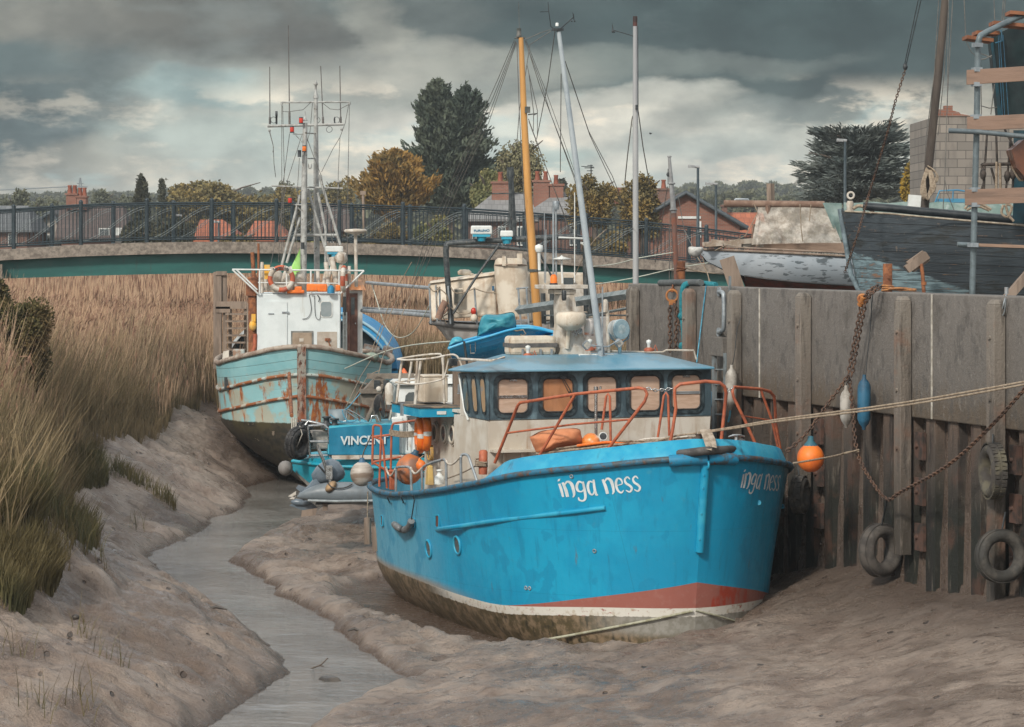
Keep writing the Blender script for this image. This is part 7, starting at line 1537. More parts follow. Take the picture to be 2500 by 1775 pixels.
mb=MB();mb.tube([r[-1]+Vector((0,-.01,.0))for r in rows[3:]],.02,5);mb.build('waterline',mat('wl_black',(.03,.035,.04),(.05,.05,.05),4),yt)
mb=MB();mb.tube([r[0]+Vector((0,-.03,.0))for r in rows],.025,5);mb.tube([r[0]+Vector((0,-.0,.06))for r in rows[1:]],.02,5);mb.build('toe_rail',wood,yt)
beamt=mat('tent_timber',(.17,.105,.075),(.25,.17,.125),5,rough=.9)
for nm,A,B_,r_ in(('ridge_beam',(315,665),(975,672),.075),('tent_post',(605,675),(607,960),.05),('tent_brace',(592,700),(742,962),.04),('tent_post',(512,800),(500,940),.03)):
 mb=MB();mb.tube([q4(*A,YY+1.1-(.1 if 'post' in nm else 0)),q4(*B_,YY+1.1)],r_,7 if nm=='ridge_beam' else 4,smooth=nm=='ridge_beam');mb.build(nm,beamt,yt)
mb=MB();mb.box(q4(840,952,YY+.9),(1.75,.08,.2));mb.build('coaming',wood_light,yt)
M,k,b,tc=nodemat('clear_sheet')
c=k.mix(k.mr(k.noise(k.mapv(tc,(1,1,1.2)),3.5,6,.7),.42,.6),(.30,.26,.21),(.50,.46,.40));k.put(b.inputs['Base Color'],c);b.inputs['Roughness'].default_value=.3
tr_n=k.n('ShaderNodeBsdfTransparent');mx=k.n('ShaderNodeMixShader');out=[n for n in M.node_tree.nodes if n.type=='OUTPUT_MATERIAL'][0]
k.L(k.mr(k.noise(tc,2.2,4,.6),.40,.62,.55,1.0),mx.inputs[0]);k.L(tr_n.outputs[0],mx.inputs[1]);k.L(b.outputs[0],mx.inputs[2]);k.L(mx.outputs[0],out.inputs[0])
bm=k.n('ShaderNodeBump');bm.inputs['Strength'].default_value=1.;bm.inputs['Distance'].default_value=.06;k.L(k.noise(tc,6,5,.7),bm.inputs['Height']);k.L(bm.outputs[0],b.inputs['Normal'])
def sheet(outline_top,outline_bot,Y,m,name,par,amp=.07,nx_=22,nz_=9,seed=1,dyb=-.5):
 rows=[]
 for j in range(nz_+1):
  f=j/nz_;r=[]
  for i in range(nx_+1):
   u_=i/nx_*(len(outline_top)-1);a=min(int(u_),len(outline_top)-2);g=u_-a
   tx,ty=[outline_top[a][q]*(1-g)+outline_top[a+1][q]*g for q in(0,1)];bx_,by_=[outline_bot[a][q]*(1-g)+outline_bot[a+1][q]*g for q in(0,1)]
   nn=fbm(np.array([i*.5+seed]),np.array([j*.25]),3,seed)[0]
   r.append(q4(tx+(bx_-tx)*f,ty+(by_-ty)*f,Y+dyb*f+nn*amp*6*f**.5))
  rows.append(r)
 mb=MB();mb.grid(rows);return mb.build(name,m,par)
sheet([(540,690),(700,688),(860,690),(1000,698)],[(498,935),(700,928),(870,925),(1090,925)],YY+1.05,M,'plastic_cover',yt,seed=2)
sheet([(965,660),(1020,660),(1090,662)],[(1062,895),(1075,900),(1092,905)],YY+.8,mat('green_sheet',(.13,.20,.185),(.20,.27,.25),3,rough=.6),'green_cover',yt,nx_=6,seed=8,dyb=-.1)
mb=MB()
for j,(a,c_,w_,h_)in enumerate(((250,935,.35,.07),(330,925,.6,.09),(430,915,.45,.1),(380,938,.8,.05),(470,930,.3,.12),(560,930,.25,.14),(220,930,.2,.08))):mb.box(q4(a,c_,YY+.7+.05*j),(w_,.2,h_),ry=(.12 if j%2 else-.08),rz=.1*j)
mb.build('deck_lumber',mat('lumber_mix',(.26,.20,.15),(.40,.35,.29),4,rough=.9),yt)
drape('plastic_bag','clouded white plastic bag tied over the yacht bow tip','bag',[(1679,606),(1684,602),(1700,603),(1716,604),(1715,616),(1702,629),(1690,627),(1681,618)],YY+.3,.15,mat('white_plastic',(.50,.50,.47),(.36,.36,.34),6,rough=.35,bump=.4,bsc=20),23)
wires([[(1716,630,YY),(1722,655,YY),(1735,690,YY-.5)],[(1703,628,YY),(1728,668,YY-.3),(1732,690,YY-.5)],[(1842,500,YY+1),(1850,520,YY+.8),(1820,575,YY),(1745,612,YY)],[(1953,498,YY),(1956,560,YY),(1960,590,YY)],[(1980,500,YY),(1976,540,YY)]],.01,yt,m=rope_m,name='lashing')
mb=MB();mb.box(q4(372,1135,YY-.5),(.30,.05,.72),ry=-.32);mb.build('shore_board',wood,label='weathered shore board leaning at the yacht bow behind the wall',cat='board')
mb=MB();mb.tube([q4(380,655,YY+3),q4(392,636,YY+3),q4(475,636,YY+3),q4(482,655,YY+3)],.025,6);mb.build('hoop_rail',galv,label='small galvanised hoop beyond the yacht ridge beam',cat='rail')
YS2=52.0
sk=thing('wooden_smack','large dark tarred wooden hull with peeling blue lower planks ashore on the quay','boat',q4(1800,1300,YS2+2),0)
M,k,b,tc=nodemat('tarred_planks')
x,y,z=k.sep(tc);n1=k.noise(k.mapv(tc,(.5,1,2.2)),1.6,5,.6);n2=k.noise(k.mapv(tc,(.35,1,4)),4,5,.7);n3=k.noise(tc,9,5,.7)
c=k.mix(k.mr(n1,.38,.62),(.028,.038,.046),(.050,.066,.078));c=k.mix(k.m('MULTIPLY',k.mr(n1,.55,.65),.8),c,(.022,.024,.022))
top_=k.mr(k.m('ADD',z,k.m('MULTIPLY',x,.035)),1.50,1.72);c=k.mix(k.m('MULTIPLY',top_,k.mr(n2,.35,.6)),c,(.125,.105,.07))
c=k.mix(k.m('MULTIPLY',k.mr(n2,.635,.68),.7),c,(.20,.12,.07))
lowz=k.mr(k.m('ADD',k.m('ADD',z,k.m('MULTIPLY',x,.35)),k.m('MULTIPLY',k.m('SUBTRACT',n2,.5),.35)),.26,.20)
lowc=k.mix(k.mr(n2,.40,.55),(.20,.29,.32),(.10,.15,.17));lowc=k.mix(k.m('MULTIPLY',k.mr(n2,.55,.62),.8),lowc,(.24,.12,.06));lowc=k.mix(k.mr(x,.2,1.8),lowc,k.mix(.7,lowc,(.03,.04,.045)))
c=k.mix(lowz,c,lowc)
seam=k.mr(k.m('PINGPONG',k.m('ADD',z,k.m('MULTIPLY',x,.05)),.085),.008,0);c=k.mix(k.m('MULTIPLY',seam,.8),c,(.012,.011,.01));c=k.mix(k.m('MULTIPLY',k.mr(n3,.62,.7),.4),c,(.3,.22,.15))
k.put(b.inputs['Base Color'],c);b.inputs['Roughness'].default_value=.75;bm=k.n('ShaderNodeBump');bm.inputs['Strength'].default_value=.7;bm.inputs['Distance'].default_value=.03;k.L(k.m('SUBTRACT',n2,seam),bm.inputs['Height']);k.L(bm.outputs[0],b.inputs['Normal'])
rows=[]
TOP=[(1075,708),(1120,712),(1240,717),(1400,726),(1600,745),(1800,762),(2000,778),(2288,802),(2600,830)]
BOT=[(1212,1260),(1230,1300),(1300,1320),(1420,1330),(1600,1335),(1800,1340),(2000,1340),(2288,1340),(2600,1340)]
for i,((a,c_),(d,e_))in enumerate(zip(TOP,BOT)):
 wd=(0.0,.35,.8,1.2,1.5,1.7,1.75,1.8,1.8)[i];r=[]
 for j in range(9):
  f=j/8;r.append(q4(a+(d-a)*f,c_+(e_-c_)*f,YS2+1.8-wd*(1-.35*f**1.6)))
 rows.append(r)
mb=MB();mb.grid(rows);bk=[[Vector((p.x,2*(YS2+1.8)-p.y,p.z))for p in r]for r in rows];mb.grid(bk[::-1]);mb.grid([[a[1]+Vector((0,0,.1)),c_[1]+Vector((0,0,.1))]for a,c_ in zip(rows,bk)][::-1]);mb.build('hull',M,sk)
mb=MB();mb.tube([q4(1078,700,YS2+1.75),q4(1150,1130-0,YS2+1.75),q4(1215,1262,YS2+1.7)],.05,5);mb.build('stem',mat('stem_grey',(.10,.135,.155),(.2,.27,.3),4,rough=.8),sk)
mb=MB();mb.tube([q4(a,c_,YS2+.8-.05*i)for i,(a,c_)in enumerate(((1230,682),(1400,695),(1600,715),(1800,732),(2000,750),(2300,775),(2600,805)))],.075,8);mb.build('black_rail',mat('tar_rail',(.012,.018,.022),(.03,.036,.04),5,rough=.4),sk)
mb=MB();mb.tube([q4(a,c_,YS2+.0)for a,c_ in((1110,716),(1400,731),(1600,750),(2000,785),(2600,835))],.018,4);mb.build('cover_board',mat('pale_edge',(.38,.33,.25),(.25,.2,.15),9),sk)
mb=MB();p=q4(1145,690,YS2+1.6);mb.lathe([(.07,-.25),(.08,-.1),(.06,.0),(.075,.06),(.05,.12)],p,(0,0,1),10);mb.torus(q4(1150,612,YS2+1.6),(0,1,0),.06,.022,14,6);mb.build('samson_post',dirty_white,sk)
mb=MB();mb.tube(cat_rom([q4(1165,700,YS2+1.2),q4(1200,680,YS2+1.2),q4(1250,690,YS2+1.1),q4(1300,716,YS2+1)],4),.035,6);mb.build('rope_end',rope_m,sk)
mb=MB();mb.box(q4(1567,655,YS2+1.0),(.23,.1,.26),ry=.08);mb.build('white_board',white_paint,label='white board standing upright on the dark hull rail',cat='board')
mb=MB();mb.box(q4(1583,1050,YS2-.3),(.46,.25,.14),ry=-.62);mb.box(q4(1590,1045,YS2-.28),(.36,.2,.22),ry=-.62);mb.build('shore_pad',wood,label='tilted timber pad braced against the dark hull',cat='timber')
mb=MB();mb.tube([q4(1612,1060,YS2-.4),q4(1622,1130,YS2-.4),q4(1635,1330,YS2-.4)],.035,8);mb.lathe([(.05,-.03),(.05,.03)],q4(1630,1190,YS2-.4),(0,0,1),8);mb.build('screw_prop',rust,label='rusty adjustable prop under the tilted timber pad',cat='prop')
mb=MB();mb.box(q4(2270,1180,47.5),(.9,.2,.14),ry=-.85);mb.build('shore_timber',wood,label='slanting shore timber at the right edge behind the wall',cat='timber')
chain_thing([q4(1440,0,50.5),q4(1400,165,51),q4(1270,600,52.2),q4(1200,850,51.3),q4(1110,1118,52)],'rusty chain crossing the dark bow down from the rigging',.07,.008)
mb=MB();mb.tube([PT(2253,-20,50),PT(2212,160,50.3)],.009,4);mb.tube([PT(2246,-20,50),PT(2208,160,50.3)],.009,4);mb.ball(PT(2210,163,50.3),.045,sz=1.5,n=8);mb.build('forestay',black_metal,sk)
chain_thing([PT(2210,170,50.3),PT(2196,215,50.4),PT(2185,250,50.5)],'upper length of the forestay chain below its block',.07,.008)
wm=thing('smack_mast','thick grey-brown wooden mast leaning right, rope coils at its foot','mast',PT(2262,560,56))
mb=MB();mb.tube([PT(2256,520,56),PT(2272,360,56),PT(2290,190,56),PT(2309,-20,56)],[.085,.083,.08,.072],12);mb.build('pole',mat('mast_bark',(.050,.040,.033),(.085,.068,.054),3,rough=.85,stretch=(1,1,.2)),wm)
mb=MB()
for j in range(9):mb.tube(cat_rom([PT(2262+j*1.0,410+j,55.85),PT(2252+j*.8,440,55.75),PT(2248+j*2,470+j*2,55.7),PT(2258+j*1.5,488-j,55.75),PT(2272+j*1.5,455,55.75),PT(2266+j,415,55.85)],3),.018,5)
for j in range(4):mb.tube(cat_rom([PT(2265,405,55.9),PT(2280+j*2,415+j*3,55.8),PT(2290-j*2,430+j*2,55.8),PT(2286-j*3,445,55.8),PT(2272,440,55.8)],3),.016,5)
mb.build('rope_coil',rope_m,wm)
wires([[(2293,-20,56),(2281,180,56),(2262,330,56),(2256,400,56)],[(2316,-20,56),(2305,180,56),(2290,330,56)],[(2327,-20,55),(2313,240,55),(2307,420,55),(2302,520,55)],[(2316,-20,55.5),(2313,250,55.5)],[(2353,-20,52),(2358,100,52),(2372,128,52),(2384,137,52)],[(2426,-20,52),(2429,60,52)],[(2451,-20,52),(2446,50,52)],[(2456,-20,52),(2450,52,52)],[(2387,128,50),(2420,140,50)],[(2388,146,50),(2405,144,50),(2422,135,50)],[(2395,205,50),(2396,280,50)],[(2428,205,50),(2419,280,50)],[(2394,258,50),(2415,264,50),(2434,262,50)],[(2307,440,55),(2312,470,55),(2330,515,55)]],.0085,wm)
scf=thing('scaffold','scaffold of galvanised tube and wide timber boards round the dark hull','scaffold',PT(2376,730,47.6))
tube_m=mat('scaffold_tube',(.15,.19,.205),(.11,.14,.15),6,rough=.4,metal=.3)
mb=MB();mb.tube([PT(2373,740,47.8),PT(2384,330,47.8),PT(2388,100,47.8)],.052,10);mb.build('standard',tube_m,scf)
mb=MB();mb.tube(cat_rom([PT(2388,108,47.8),PT(2392,90,47.8),PT(2402,82,47.9),PT(2450,58,48.1),PT(2496,38,48.4),PT(2600,0,49)],4),.05,10);mb.build('top_tube',tube_m,scf)
mb=MB();mb.tube([PT(2316,319,47.6),PT(2390,322,47.6),PT(2510,334,47.6),PT(2600,342,47.6)],.042,8);mb.build('ledger',mat('tube_dark',(.10,.13,.145),(.15,.18,.19),6,rough=.45,metal=.2),scf)
mb=MB();mb.tube([PT(2337,597,47.9),PT(2380,599,47.9)],.045,8);mb.build('transom',tube_m,scf)
for(x0,y0,x1,y1,h,dp_)in((2360,189,2620,172,36,.05),(2361,303,2620,290,35,.05),(2356,482,2620,472,38,.05)):
 mb=MB();a=PT(x0,y0,47.68);c_=PT(x1,y1,47.68);hh_=h*47.7/FPX/2
 mb.hexa([a+Vector((0,-.02,-hh_)),c_+Vector((0,-.02,-hh_)),c_+Vector((0,.03,-hh_)),a+Vector((0,.03,-hh_)),a+Vector((0,-.02,hh_)),c_+Vector((0,-.02,hh_)),c_+Vector((0,.03,hh_)),a+Vector((0,.03,hh_))])
 mb.build('guard_board',mat('scaffold_board',(.25,.165,.12),(.17,.115,.085),4,rough=.85,stretch=(.15,1,1),bump=.4,speck=(.08,.05,.04),spsc=8,splo=.66,sphi=.72),scf,bevel=.006)
mb=MB();a=PT(2378,597,47.9);c_=PT(2620,606,47.9);mb.hexa([a-Vector((0,.2,.03)),c_-Vector((0,.2,.03)),c_+Vector((0,.2,-.03)),a+Vector((0,.2,-.03)),a+Vector((0,-.2,.02)),c_+Vector((0,-.2,.02)),c_+Vector((0,.2,.02)),a+Vector((0,.2,.02))]);mb.build('walk_board',wood_light,scf)
for(a,c_,d,e_)in((2360,90,2425,98),(2384,79,2440,80),(2426,55,2520,64),(2466,30,2540,36)):
 mb=MB();A,B_=PT(a,c_,48.2),PT(d,e_,48.4);mb.hexa([A+Vector((0,-.04,-.03)),B_+Vector((0,-.04,-.03)),B_+Vector((0,.5,-.03)),A+Vector((0,.5,-.03)),A+Vector((0,-.04,.03)),B_+Vector((0,-.04,.03)),B_+Vector((0,.5,.03)),A+Vector((0,.5,.03))]);mb.build('joist',mat('joist_orange',(.30,.12,.055),(.2,.08,.04),4,rough=.8),scf)
mb=MB()
for a,c_ in((2386,110),(2385,170),(2384,206),(2383,285),(2382,322),(2379,463),(2378,500),(2375,598)):mb.box(PT(a,c_,47.72),(.14,.14,.07),rz=.3)
mb.build('coupler',galv,scf)
sh=thing('sheeted_frame','dark teal sheeted enclosure hung on the scaffold at the right edge','enclosure',PT(2470,560,52))
dk=mat('dark_sheet',(.005,.018,.020),(.004,.010,.012),1.2,rough=.9);tl_=mat('teal_edge',(.010,.13,.115),(.015,.10,.10),3,rough=.7)
mb=MB();mb.plate([PT(2417,92,52),PT(2437,283,52),PT(2640,283,52),PT(2640,20,52),PT(2478,62,52)],(0,.3,0));mb.build('sheet',dk,sh)
mb=MB();mb.grid([[PT(2417,92,51.97),PT(2428,190,51.9),PT(2436,283,51.97)],[PT(2424,92,51.95),PT(2436,190,51.95),PT(2446,283,51.95)]]);mb.grid([[PT(2474,318,51.9),PT(2476,420,51.9),PT(2472,545,51.9)],[PT(2640,318,51.9),PT(2640,420,51.9),PT(2640,545,51.9)]]);mb.build('teal_panel',mat('teal_panel',(.006,.050,.070),(.01,.03,.04),2,rough=.8),sh)
mb=MB()
for x0,x1 in((2437,2447),(2441,2453),(2449,2462)):mb.tube([PT(x0,85,51.85),PT(x1,282,51.85)],.006,4)
mb.tube([PT(2425,90,51.8),PT(2445,74,51.8),PT(2447,100,51.8),PT(2430,105,51.8)],.012,4);mb.build('blue_cord',mat('cord_dark',(.02,.12,.20),(.02,.08,.14),9),sh)
mb=MB();mb.plate([PT(2470,365,50.5),PT(2500,340,50.5),PT(2560,330,50.5),PT(2560,440,50.5),PT(2510,440,50.5),PT(2482,410,50.5)],(0,.6,0));mb.build('small_boat_bow',mat('varnish_bow',(.16,.06,.03),(.10,.045,.03),3,rough=.4),label='dark varnished small boat bow poking in at the right edge',cat='boat')
rg_=thing('shrouds','black shrouds and blocks hanging in front of the block wall','rigging',PT(2410,540,51))
mb=MB()
for P in([(2396,400),(2402,445),(2394,470)],[(2404,396),(2402,470)],[(2410,320),(2405,395)],[(2468,330),(2462,400),(2455,470)],[(2475,400),(2472,460)],[(2432,330),(2434,395),(2431,460)],[(2420,410),(2431,450)],[(2445,300),(2470,350),(2500,440)]):mb.tube([PT(a,c_,51)for a,c_ in P],.022,5)
mb.tube([PT(2397,402,51),PT(2480,400,51)],.035,6)
for a,c_ in((2400,425),(2459,430),(2473,425)):mb.ball(PT(a,c_,50.95),.06,sz=1.8,n=8)
mb.build('shroud',mat('shroud_black',(.022,.020,.018),(.07,.055,.045),8,rough=.8),rg_)
mb=MB()
for P in([(2433,395),(2432,460)],[(2441,398),(2443,465)],[(2470,405),(2490,440),(2500,430),(2480,415)],[(2355,510),(2370,495),(2395,498),(2420,512)],[(2360,513),(2385,503),(2415,514)],[(2450,500),(2445,520),(2460,530),(2470,505),(2455,498)],[(2455,500),(2462,525),(2475,540)]):mb.tube(cat_rom([PT(a,c_,50.9)for a,c_ in P],3),.025,5)
mb.build('rope_hank',rope_m,rg_)
M,k,b,tc=nodemat('breeze_block')
bt=k.n('ShaderNodeTexBrick');vx=k.mapv(tc,(1,1,1),rot=(math.radians(90),0,0));k.L(vx,bt.inputs['Vector'])
for nm,vv in(('Scale',1.0),('Mortar Size',.010),('Brick Width',.45),('Row Height',.225),('Bias',0.)):bt.inputs[nm].default_value=vv
bt.inputs['Color1'].default_value=(.27,.24,.205,1);bt.inputs['Color2'].default_value=(.18,.165,.145,1);bt.inputs['Mortar'].default_value=(.085,.078,.07,1)
c=k.mix(k.m('MULTIPLY',k.mr(k.noise(k.mapv(tc,(1,1,.4)),2.2,5),.45,.65),.5),bt.outputs[0],(.11,.10,.09));k.put(b.inputs['Base Color'],c);b.inputs['Roughness'].default_value=.9
YBk=75.0
bw=thing('block_building','grey breeze block wall with a broken brick top behind the mast','building',PT(2400,640,YBk))
mb=MB();a=PT(2286,284,YBk);z0=5.0
mb.hexa([Vector((a.x,YBk,z0)),Vector((a.x+6,YBk,z0)),Vector((a.x+6,YBk+5,z0)),Vector((a.x,YBk+5,z0)),Vector((a.x,YBk,a.z)),Vector((a.x+6,YBk,a.z)),Vector((a.x+6,YBk+5,a.z)),Vector((a.x,YBk+5,a.z))]);mb.build('wall',M,bw)
def brickmat(name,c1,c2,mo,ry=0,sc=1.0,roof=False):
 M,k,b,tc=nodemat(name);bt=k.n('ShaderNodeTexBrick');k.L(k.mapv(tc,(1,1,1),rot=(math.radians(90),0,ry)),bt.inputs['Vector'])
 for nm,vv in(('Scale',sc),('Mortar Size',.012),('Brick Width',.23 if not roof else .3),('Row Height',.075 if not roof else .28)):bt.inputs[nm].default_value=vv
 bt.inputs['Color1'].default_value=(*c1,1);bt.inputs['Color2'].default_value=(*c2,1);bt.inputs['Mortar'].default_value=(*mo,1)
 c=k.mix(k.m('MULTIPLY',k.mr(k.noise(tc,.8,5),.4,.65),.45),bt.outputs[0],tuple(q*.55 for q in c1));k.put(b.inputs['Base Color'],c);b.inputs['Roughness'].default_value=.85
 return M
brick_m=brickmat('red_brick',(.28,.105,.065),(.22,.085,.055),(.20,.16,.13));brick_d=brickmat('dull_brick',(.20,.095,.068),(.155,.075,.055),(.15,.12,.10))
slate_m=brickmat('slate_roof',(.155,.165,.17),(.12,.13,.135),(.07,.075,.08),roof=True);tile_o=brickmat('orange_tile',(.42,.135,.065),(.34,.105,.05),(.16,.06,.04),roof=True);tile_b=brickmat('brown_tile',(.115,.085,.075),(.09,.07,.062),(.05,.04,.04),roof=True);slate_l=brickmat('pale_slate',(.25,.25,.245),(.21,.21,.205),(.12,.12,.12),roof=True)
mb=MB();P=[PT(2287,284,YBk-.03),PT(2287,267,YBk-.03),PT(2306,267,YBk-.03),PT(2306,258,YBk-.03),PT(2326,258,YBk-.03),PT(2326,270,YBk-.03),PT(2342,274,YBk-.03),PT(2345,278,YBk-.03),PT(2378,284,YBk-.03)];mb.plate(P[::-1],(0,.25,0));mb.build('brick_coping',brick_m,bw)
bt_=thing('blue_trailer','small blue trailer frame on the quay before the block wall','trailer',PT(2320,500,66))
mb=MB();mb.box(PT(2322,490,66),(.62,.4,.09));mb.tube([PT(2282,496,65.8),PT(2294,466,65.8),PT(2336,464,65.8),PT(2365,468,65.8)],.02,6);mb.tube([PT(2327,466,65.8),PT(2326,488,65.8)],.015,5);mb.build('frame',mat('trailer_blue',(.03,.18,.32),(.05,.22,.34),5),bt_)
mb=MB();rows=[]
for i in range(26):
 x_=2060+i*18;rows.append([PT(x_,494+2*math.sin(i*1.3),62),PT(x_,502,61.9+.05*math.sin(i*2.1)),PT(x_,530,61.8+.08*math.sin(i*1.7))])
mb.grid(rows);mb.build('tarpaulin',mat('tarp_green',(.12,.185,.165),(.19,.25,.23),4,rough=.6,streak=(.4,.46,.46),slo=.62,shi=.7),label='long grey green tarpaulin stretched behind the dark hull',cat='tarpaulin')
mb=MB();mb.tube([PT(1882,502,66),PT(1881,448,66)],.09,4,smooth=False);mb.build('timber_post',wood,label='short grey timber post beyond the yacht ridge beam',cat='post')
def lamp(px,top,base,arm,Y,label,dirn=-1):
 t=thing('street_lamp',label,'street lamp',PT(px,base,Y),0,'street lamps beyond the quay');mb=MB();a=PT(px,base,Y);c_=PT(px,top,Y)
 mb.tube([a,a.lerp(c_,.3),a.lerp(c_,.31),c_],[.10,.10,.07,.055],8);mb.build('column',mat('lamp_navy',(.022,.040,.050),(.035,.055,.065),4,rough=.5),t)
 mb=MB();p=PT(px+4*(-dirn),top,Y);q=PT(px+arm*dirn,top-3,Y);mb.tube([p,q],[.07,.05],8);mb.box(q.lerp(p,.3)+Vector((0,0,-.02)),(abs(p.x-q.x)*.6,.28,.09));mb.build('lamp_head',mat('lamp_head',(.30,.31,.31),(.22,.23,.23),5),t)
lamp(1704,408,640,24,125,'tallest dark street lamp left of the brick gable roof slope');lamp(1748,450,640,26,138,'shorter street lamp just right of the tallest lamp');lamp(2063,344,640,20,118,'street lamp standing alone before the blue cedar')
lamp(534,543,640,18,150,'slim pale street lamp seen through the left bridge railings');lamp(440,527,640,16,165,'faint street lamp behind the railings before the golden bush')
def gz(Y):return 3.4
def house(name,label,Y,x0,x1,eave,ridge,wallm,roofm,hip=0.,depth=7.,chim=(),wins=(),bot=720,gable=False,rx0=None,rx1=None):
 """front parallel to the picture: eaves x0..x1 at pixel row eave, ridge row ridge set back depth/2"""
 A=PT(x0,eave,Y);B_=PT(x1,eave,Y);zb=3.2
 t=thing(name,label,'house',((A.x+B_.x)/2,Y,zb));e=A.z
 mb=MB();mb.hexa([Vector((A.x,Y,zb)),Vector((B_.x,Y,zb)),Vector((B_.x,Y+depth,zb)),Vector((A.x,Y+depth,zb)),Vector((A.x,Y,e)),Vector((B_.x,Y,e)),Vector((B_.x,Y+depth,e)),Vector((A.x,Y+depth,e))]);w=mb.build('wall',wallm,t)
 if not gable:
  Yr=Y+depth/2;RA=PT(rx0 if rx0 is not None else x0-3,ridge,Yr);RB_=PT(rx1 if rx1 is not None else x1+3,ridge,Yr);o=.35
  F0=Vector((A.x-o,Y-o,e-.12));F1=Vector((B_.x+o,Y-o,e-.12));G0=Vector((A.x-o,Y+depth+o,e-.12));G1=Vector((B_.x+o,Y+depth+o,e-.12));th=Vector((0,0,.12))
  mb=MB();mb.add([F0+th,F1+th,RB_+th,RA+th,G0+th,G1+th,F0,F1,G0,G1],[(0,1,2,3),(5,4,3,2),(0,3,4),(1,5,2),(6,7,1,0),(7,9,5,1),(8,6,0,4),(9,8,4,5),(6,8,9,7)]);r=mb.build('roof',roofm,t)
 else:
  xp,yp=gable;P=PT(xp,yp,Y-.1);R0=[Vector((A.x-.4,Y-.3,e-.1)),P+Vector((0,-.2,.1)),Vector((B_.x+.4,Y-.3,e-.1))];bk=[p+Vector((0,depth+.6,0))for p in R0]
  mb=MB();mb.plate([Vector((A.x,Y-.02,e)),Vector((B_.x,Y-.02,e)),Vector((P.x,Y-.02,P.z))],(0,.2,0));mb.build('gable',wallm,t)
  mb=MB();mb.grid([R0,bk],smooth=False);mb.grid([[p+Vector((0,0,-.16))for p in R0],[p+Vector((0,0,-.16))for p in bk]],smooth=False);mb.grid([[p+Vector((0,-.02,-.20))for p in R0],[p+Vector((0,-.02,.04))for p in R0]],smooth=False);r=mb.build('roof',roofm,t)
  mb=MB();mb.tube([p+Vector((0,-.05,-.08))for p in R0],.13,5);mb.build('bargeboard',mat('bargeboard',(.04,.055,.065),(.06,.075,.085),4),t)
 for(c0,c1,ct,cb,pots,cm)in chim:
  a=PT(c0,ct,Y+depth/2-.6);c_=PT(c1,cb,Y+depth/2-.6);mb=MB();mb.box(((a.x+c_.x)/2,a.y,(a.z+c_.z)/2),(c_.x-a.x,.9,a.z-c_.z));mb.box(((a.x+c_.x)/2,a.y,a.z-.06),(c_.x-a.x+.14,1.04,.12));ch=mb.build('chimney',cm,r)
  for q in range(pots):mb=MB();xx=a.x+(c_.x-a.x)*(q+.5)/pots;mb.lathe([(.15,0),(.11,.4),(.14,.45),(.13,.5)],(xx,a.y,a.z),(0,0,1),10);mb.build('chimney_pot',mat('pot_red',(.30,.09,.05),(.22,.07,.04),4),ch)
 for(w0,w1,wt,wb,m_)in wins:
  a=PT(w0,wt,Y-.04);c_=PT(w1,wb,Y-.04);mb=MB();mb.box(((a.x+c_.x)/2,Y-.04,(a.z+c_.z)/2),(c_.x-a.x,.10,a.z-c_.z));wf_=mb.build('window_frame',white_paint,w)
  if m_ is not None:mb=MB();mb.box(((a.x+c_.x)/2-(c_.x-a.x)*.23,Y-.10,(a.z+c_.z)/2),((c_.x-a.x)*.38,.02,(a.z-c_.z)*.85));mb.box(((a.x+c_.x)/2+(c_.x-a.x)*.23,Y-.10,(a.z+c_.z)/2),((c_.x-a.x)*.38,.02,(a.z-c_.z)*.85));mb.build('pane',m_,wf_)
 return t
house('brick_house','red brick gable house with dark bargeboards beside the street lamps',150,1545,1806,549,470,brick_m,tile_b,gable=(1674,471),wins=((1700,1712,540,580,None),(1655,1711,528,534,None)))
house('tiled_house','low house with bright orange pantile roof beyond the yacht tent',165,1776,1860,574,524,brick_m,tile_o,chim=((1762,1774,500,530,0,brick_d),))
house('slate_house','slate roofed brick house left of the yellow mast with a stout chimney',150,1141,1300,535,477,brick_d,slate_l,rx0=1205,rx1=1290,chim=((1201,1242,443,500,1,brick_m),),wins=((1152,1172,552,600,glass_dark),(1215,1235,552,600,glass_dark),(1262,1280,552,600,glass_dark)))
house('slate_house','second slate house right of the yellow mast with a wide red chimney stack',158,1300,1460,520,474,brick_d,slate_l,rx0=1362,rx1=1446,chim=((1302,1342,440,515,2,brick_m),(1340,1375,449,515,1,brick_m)),wins=((1390,1410,545,600,glass_dark),))
house('slate_house','small slate roof showing right of the tall grey mast',162,1575,1650,532,490,brick_d,slate_m,rx0=1595,rx1=1625,chim=((1599,1641,460,495,1,brick_d),(1500,1530,458,500,0,brick_m)))
house('terrace_house','brown tiled terrace house with twin potted chimneys behind the left railing',175,150,300,580,506,brick_d,tile_b,chim=((164,189,472,512,2,brick_m),(190,212,478,512,2,brick_m)),wins=((241,268,557,590,glass_dark),(272,297,556,592,None)))
house('terrace_house','grey slate house at the far left behind the railing',170,-60,66,562,507,brick_d,slate_m,wins=((20,40,570,600,glass_dark),))
house('terrace_house','pale gabled house between the grey and brown roofs at left',178,66,145,570,510,mat('render_pale',(.33,.30,.26),(.27,.24,.2),3),slate_l,gable=(128,515),wins=((85,103,572,600,glass_dark),(112,122,572,600,glass_dark)))
house('orange_house','orange pantile roof behind the railing under the golden bush',168,487,572,586,541,brick_m,tile_o,rx0=488,rx1=545)
house('orange_house','orange pantile roof just left of the white fishing mast',168,610,690,584,544,brick_m,tile_o,rx0=622,rx1=676)
house('brown_house','brown brick house half hidden behind the fishing boat mast legs',172,776,845,560,504,brick_d,tile_b,wins=((800,815,565,600,glass_dark),))
mb=MB();Ya=158;mb.tube([PT(1444,500,Ya),PT(1443,402,Ya)],.035,5)
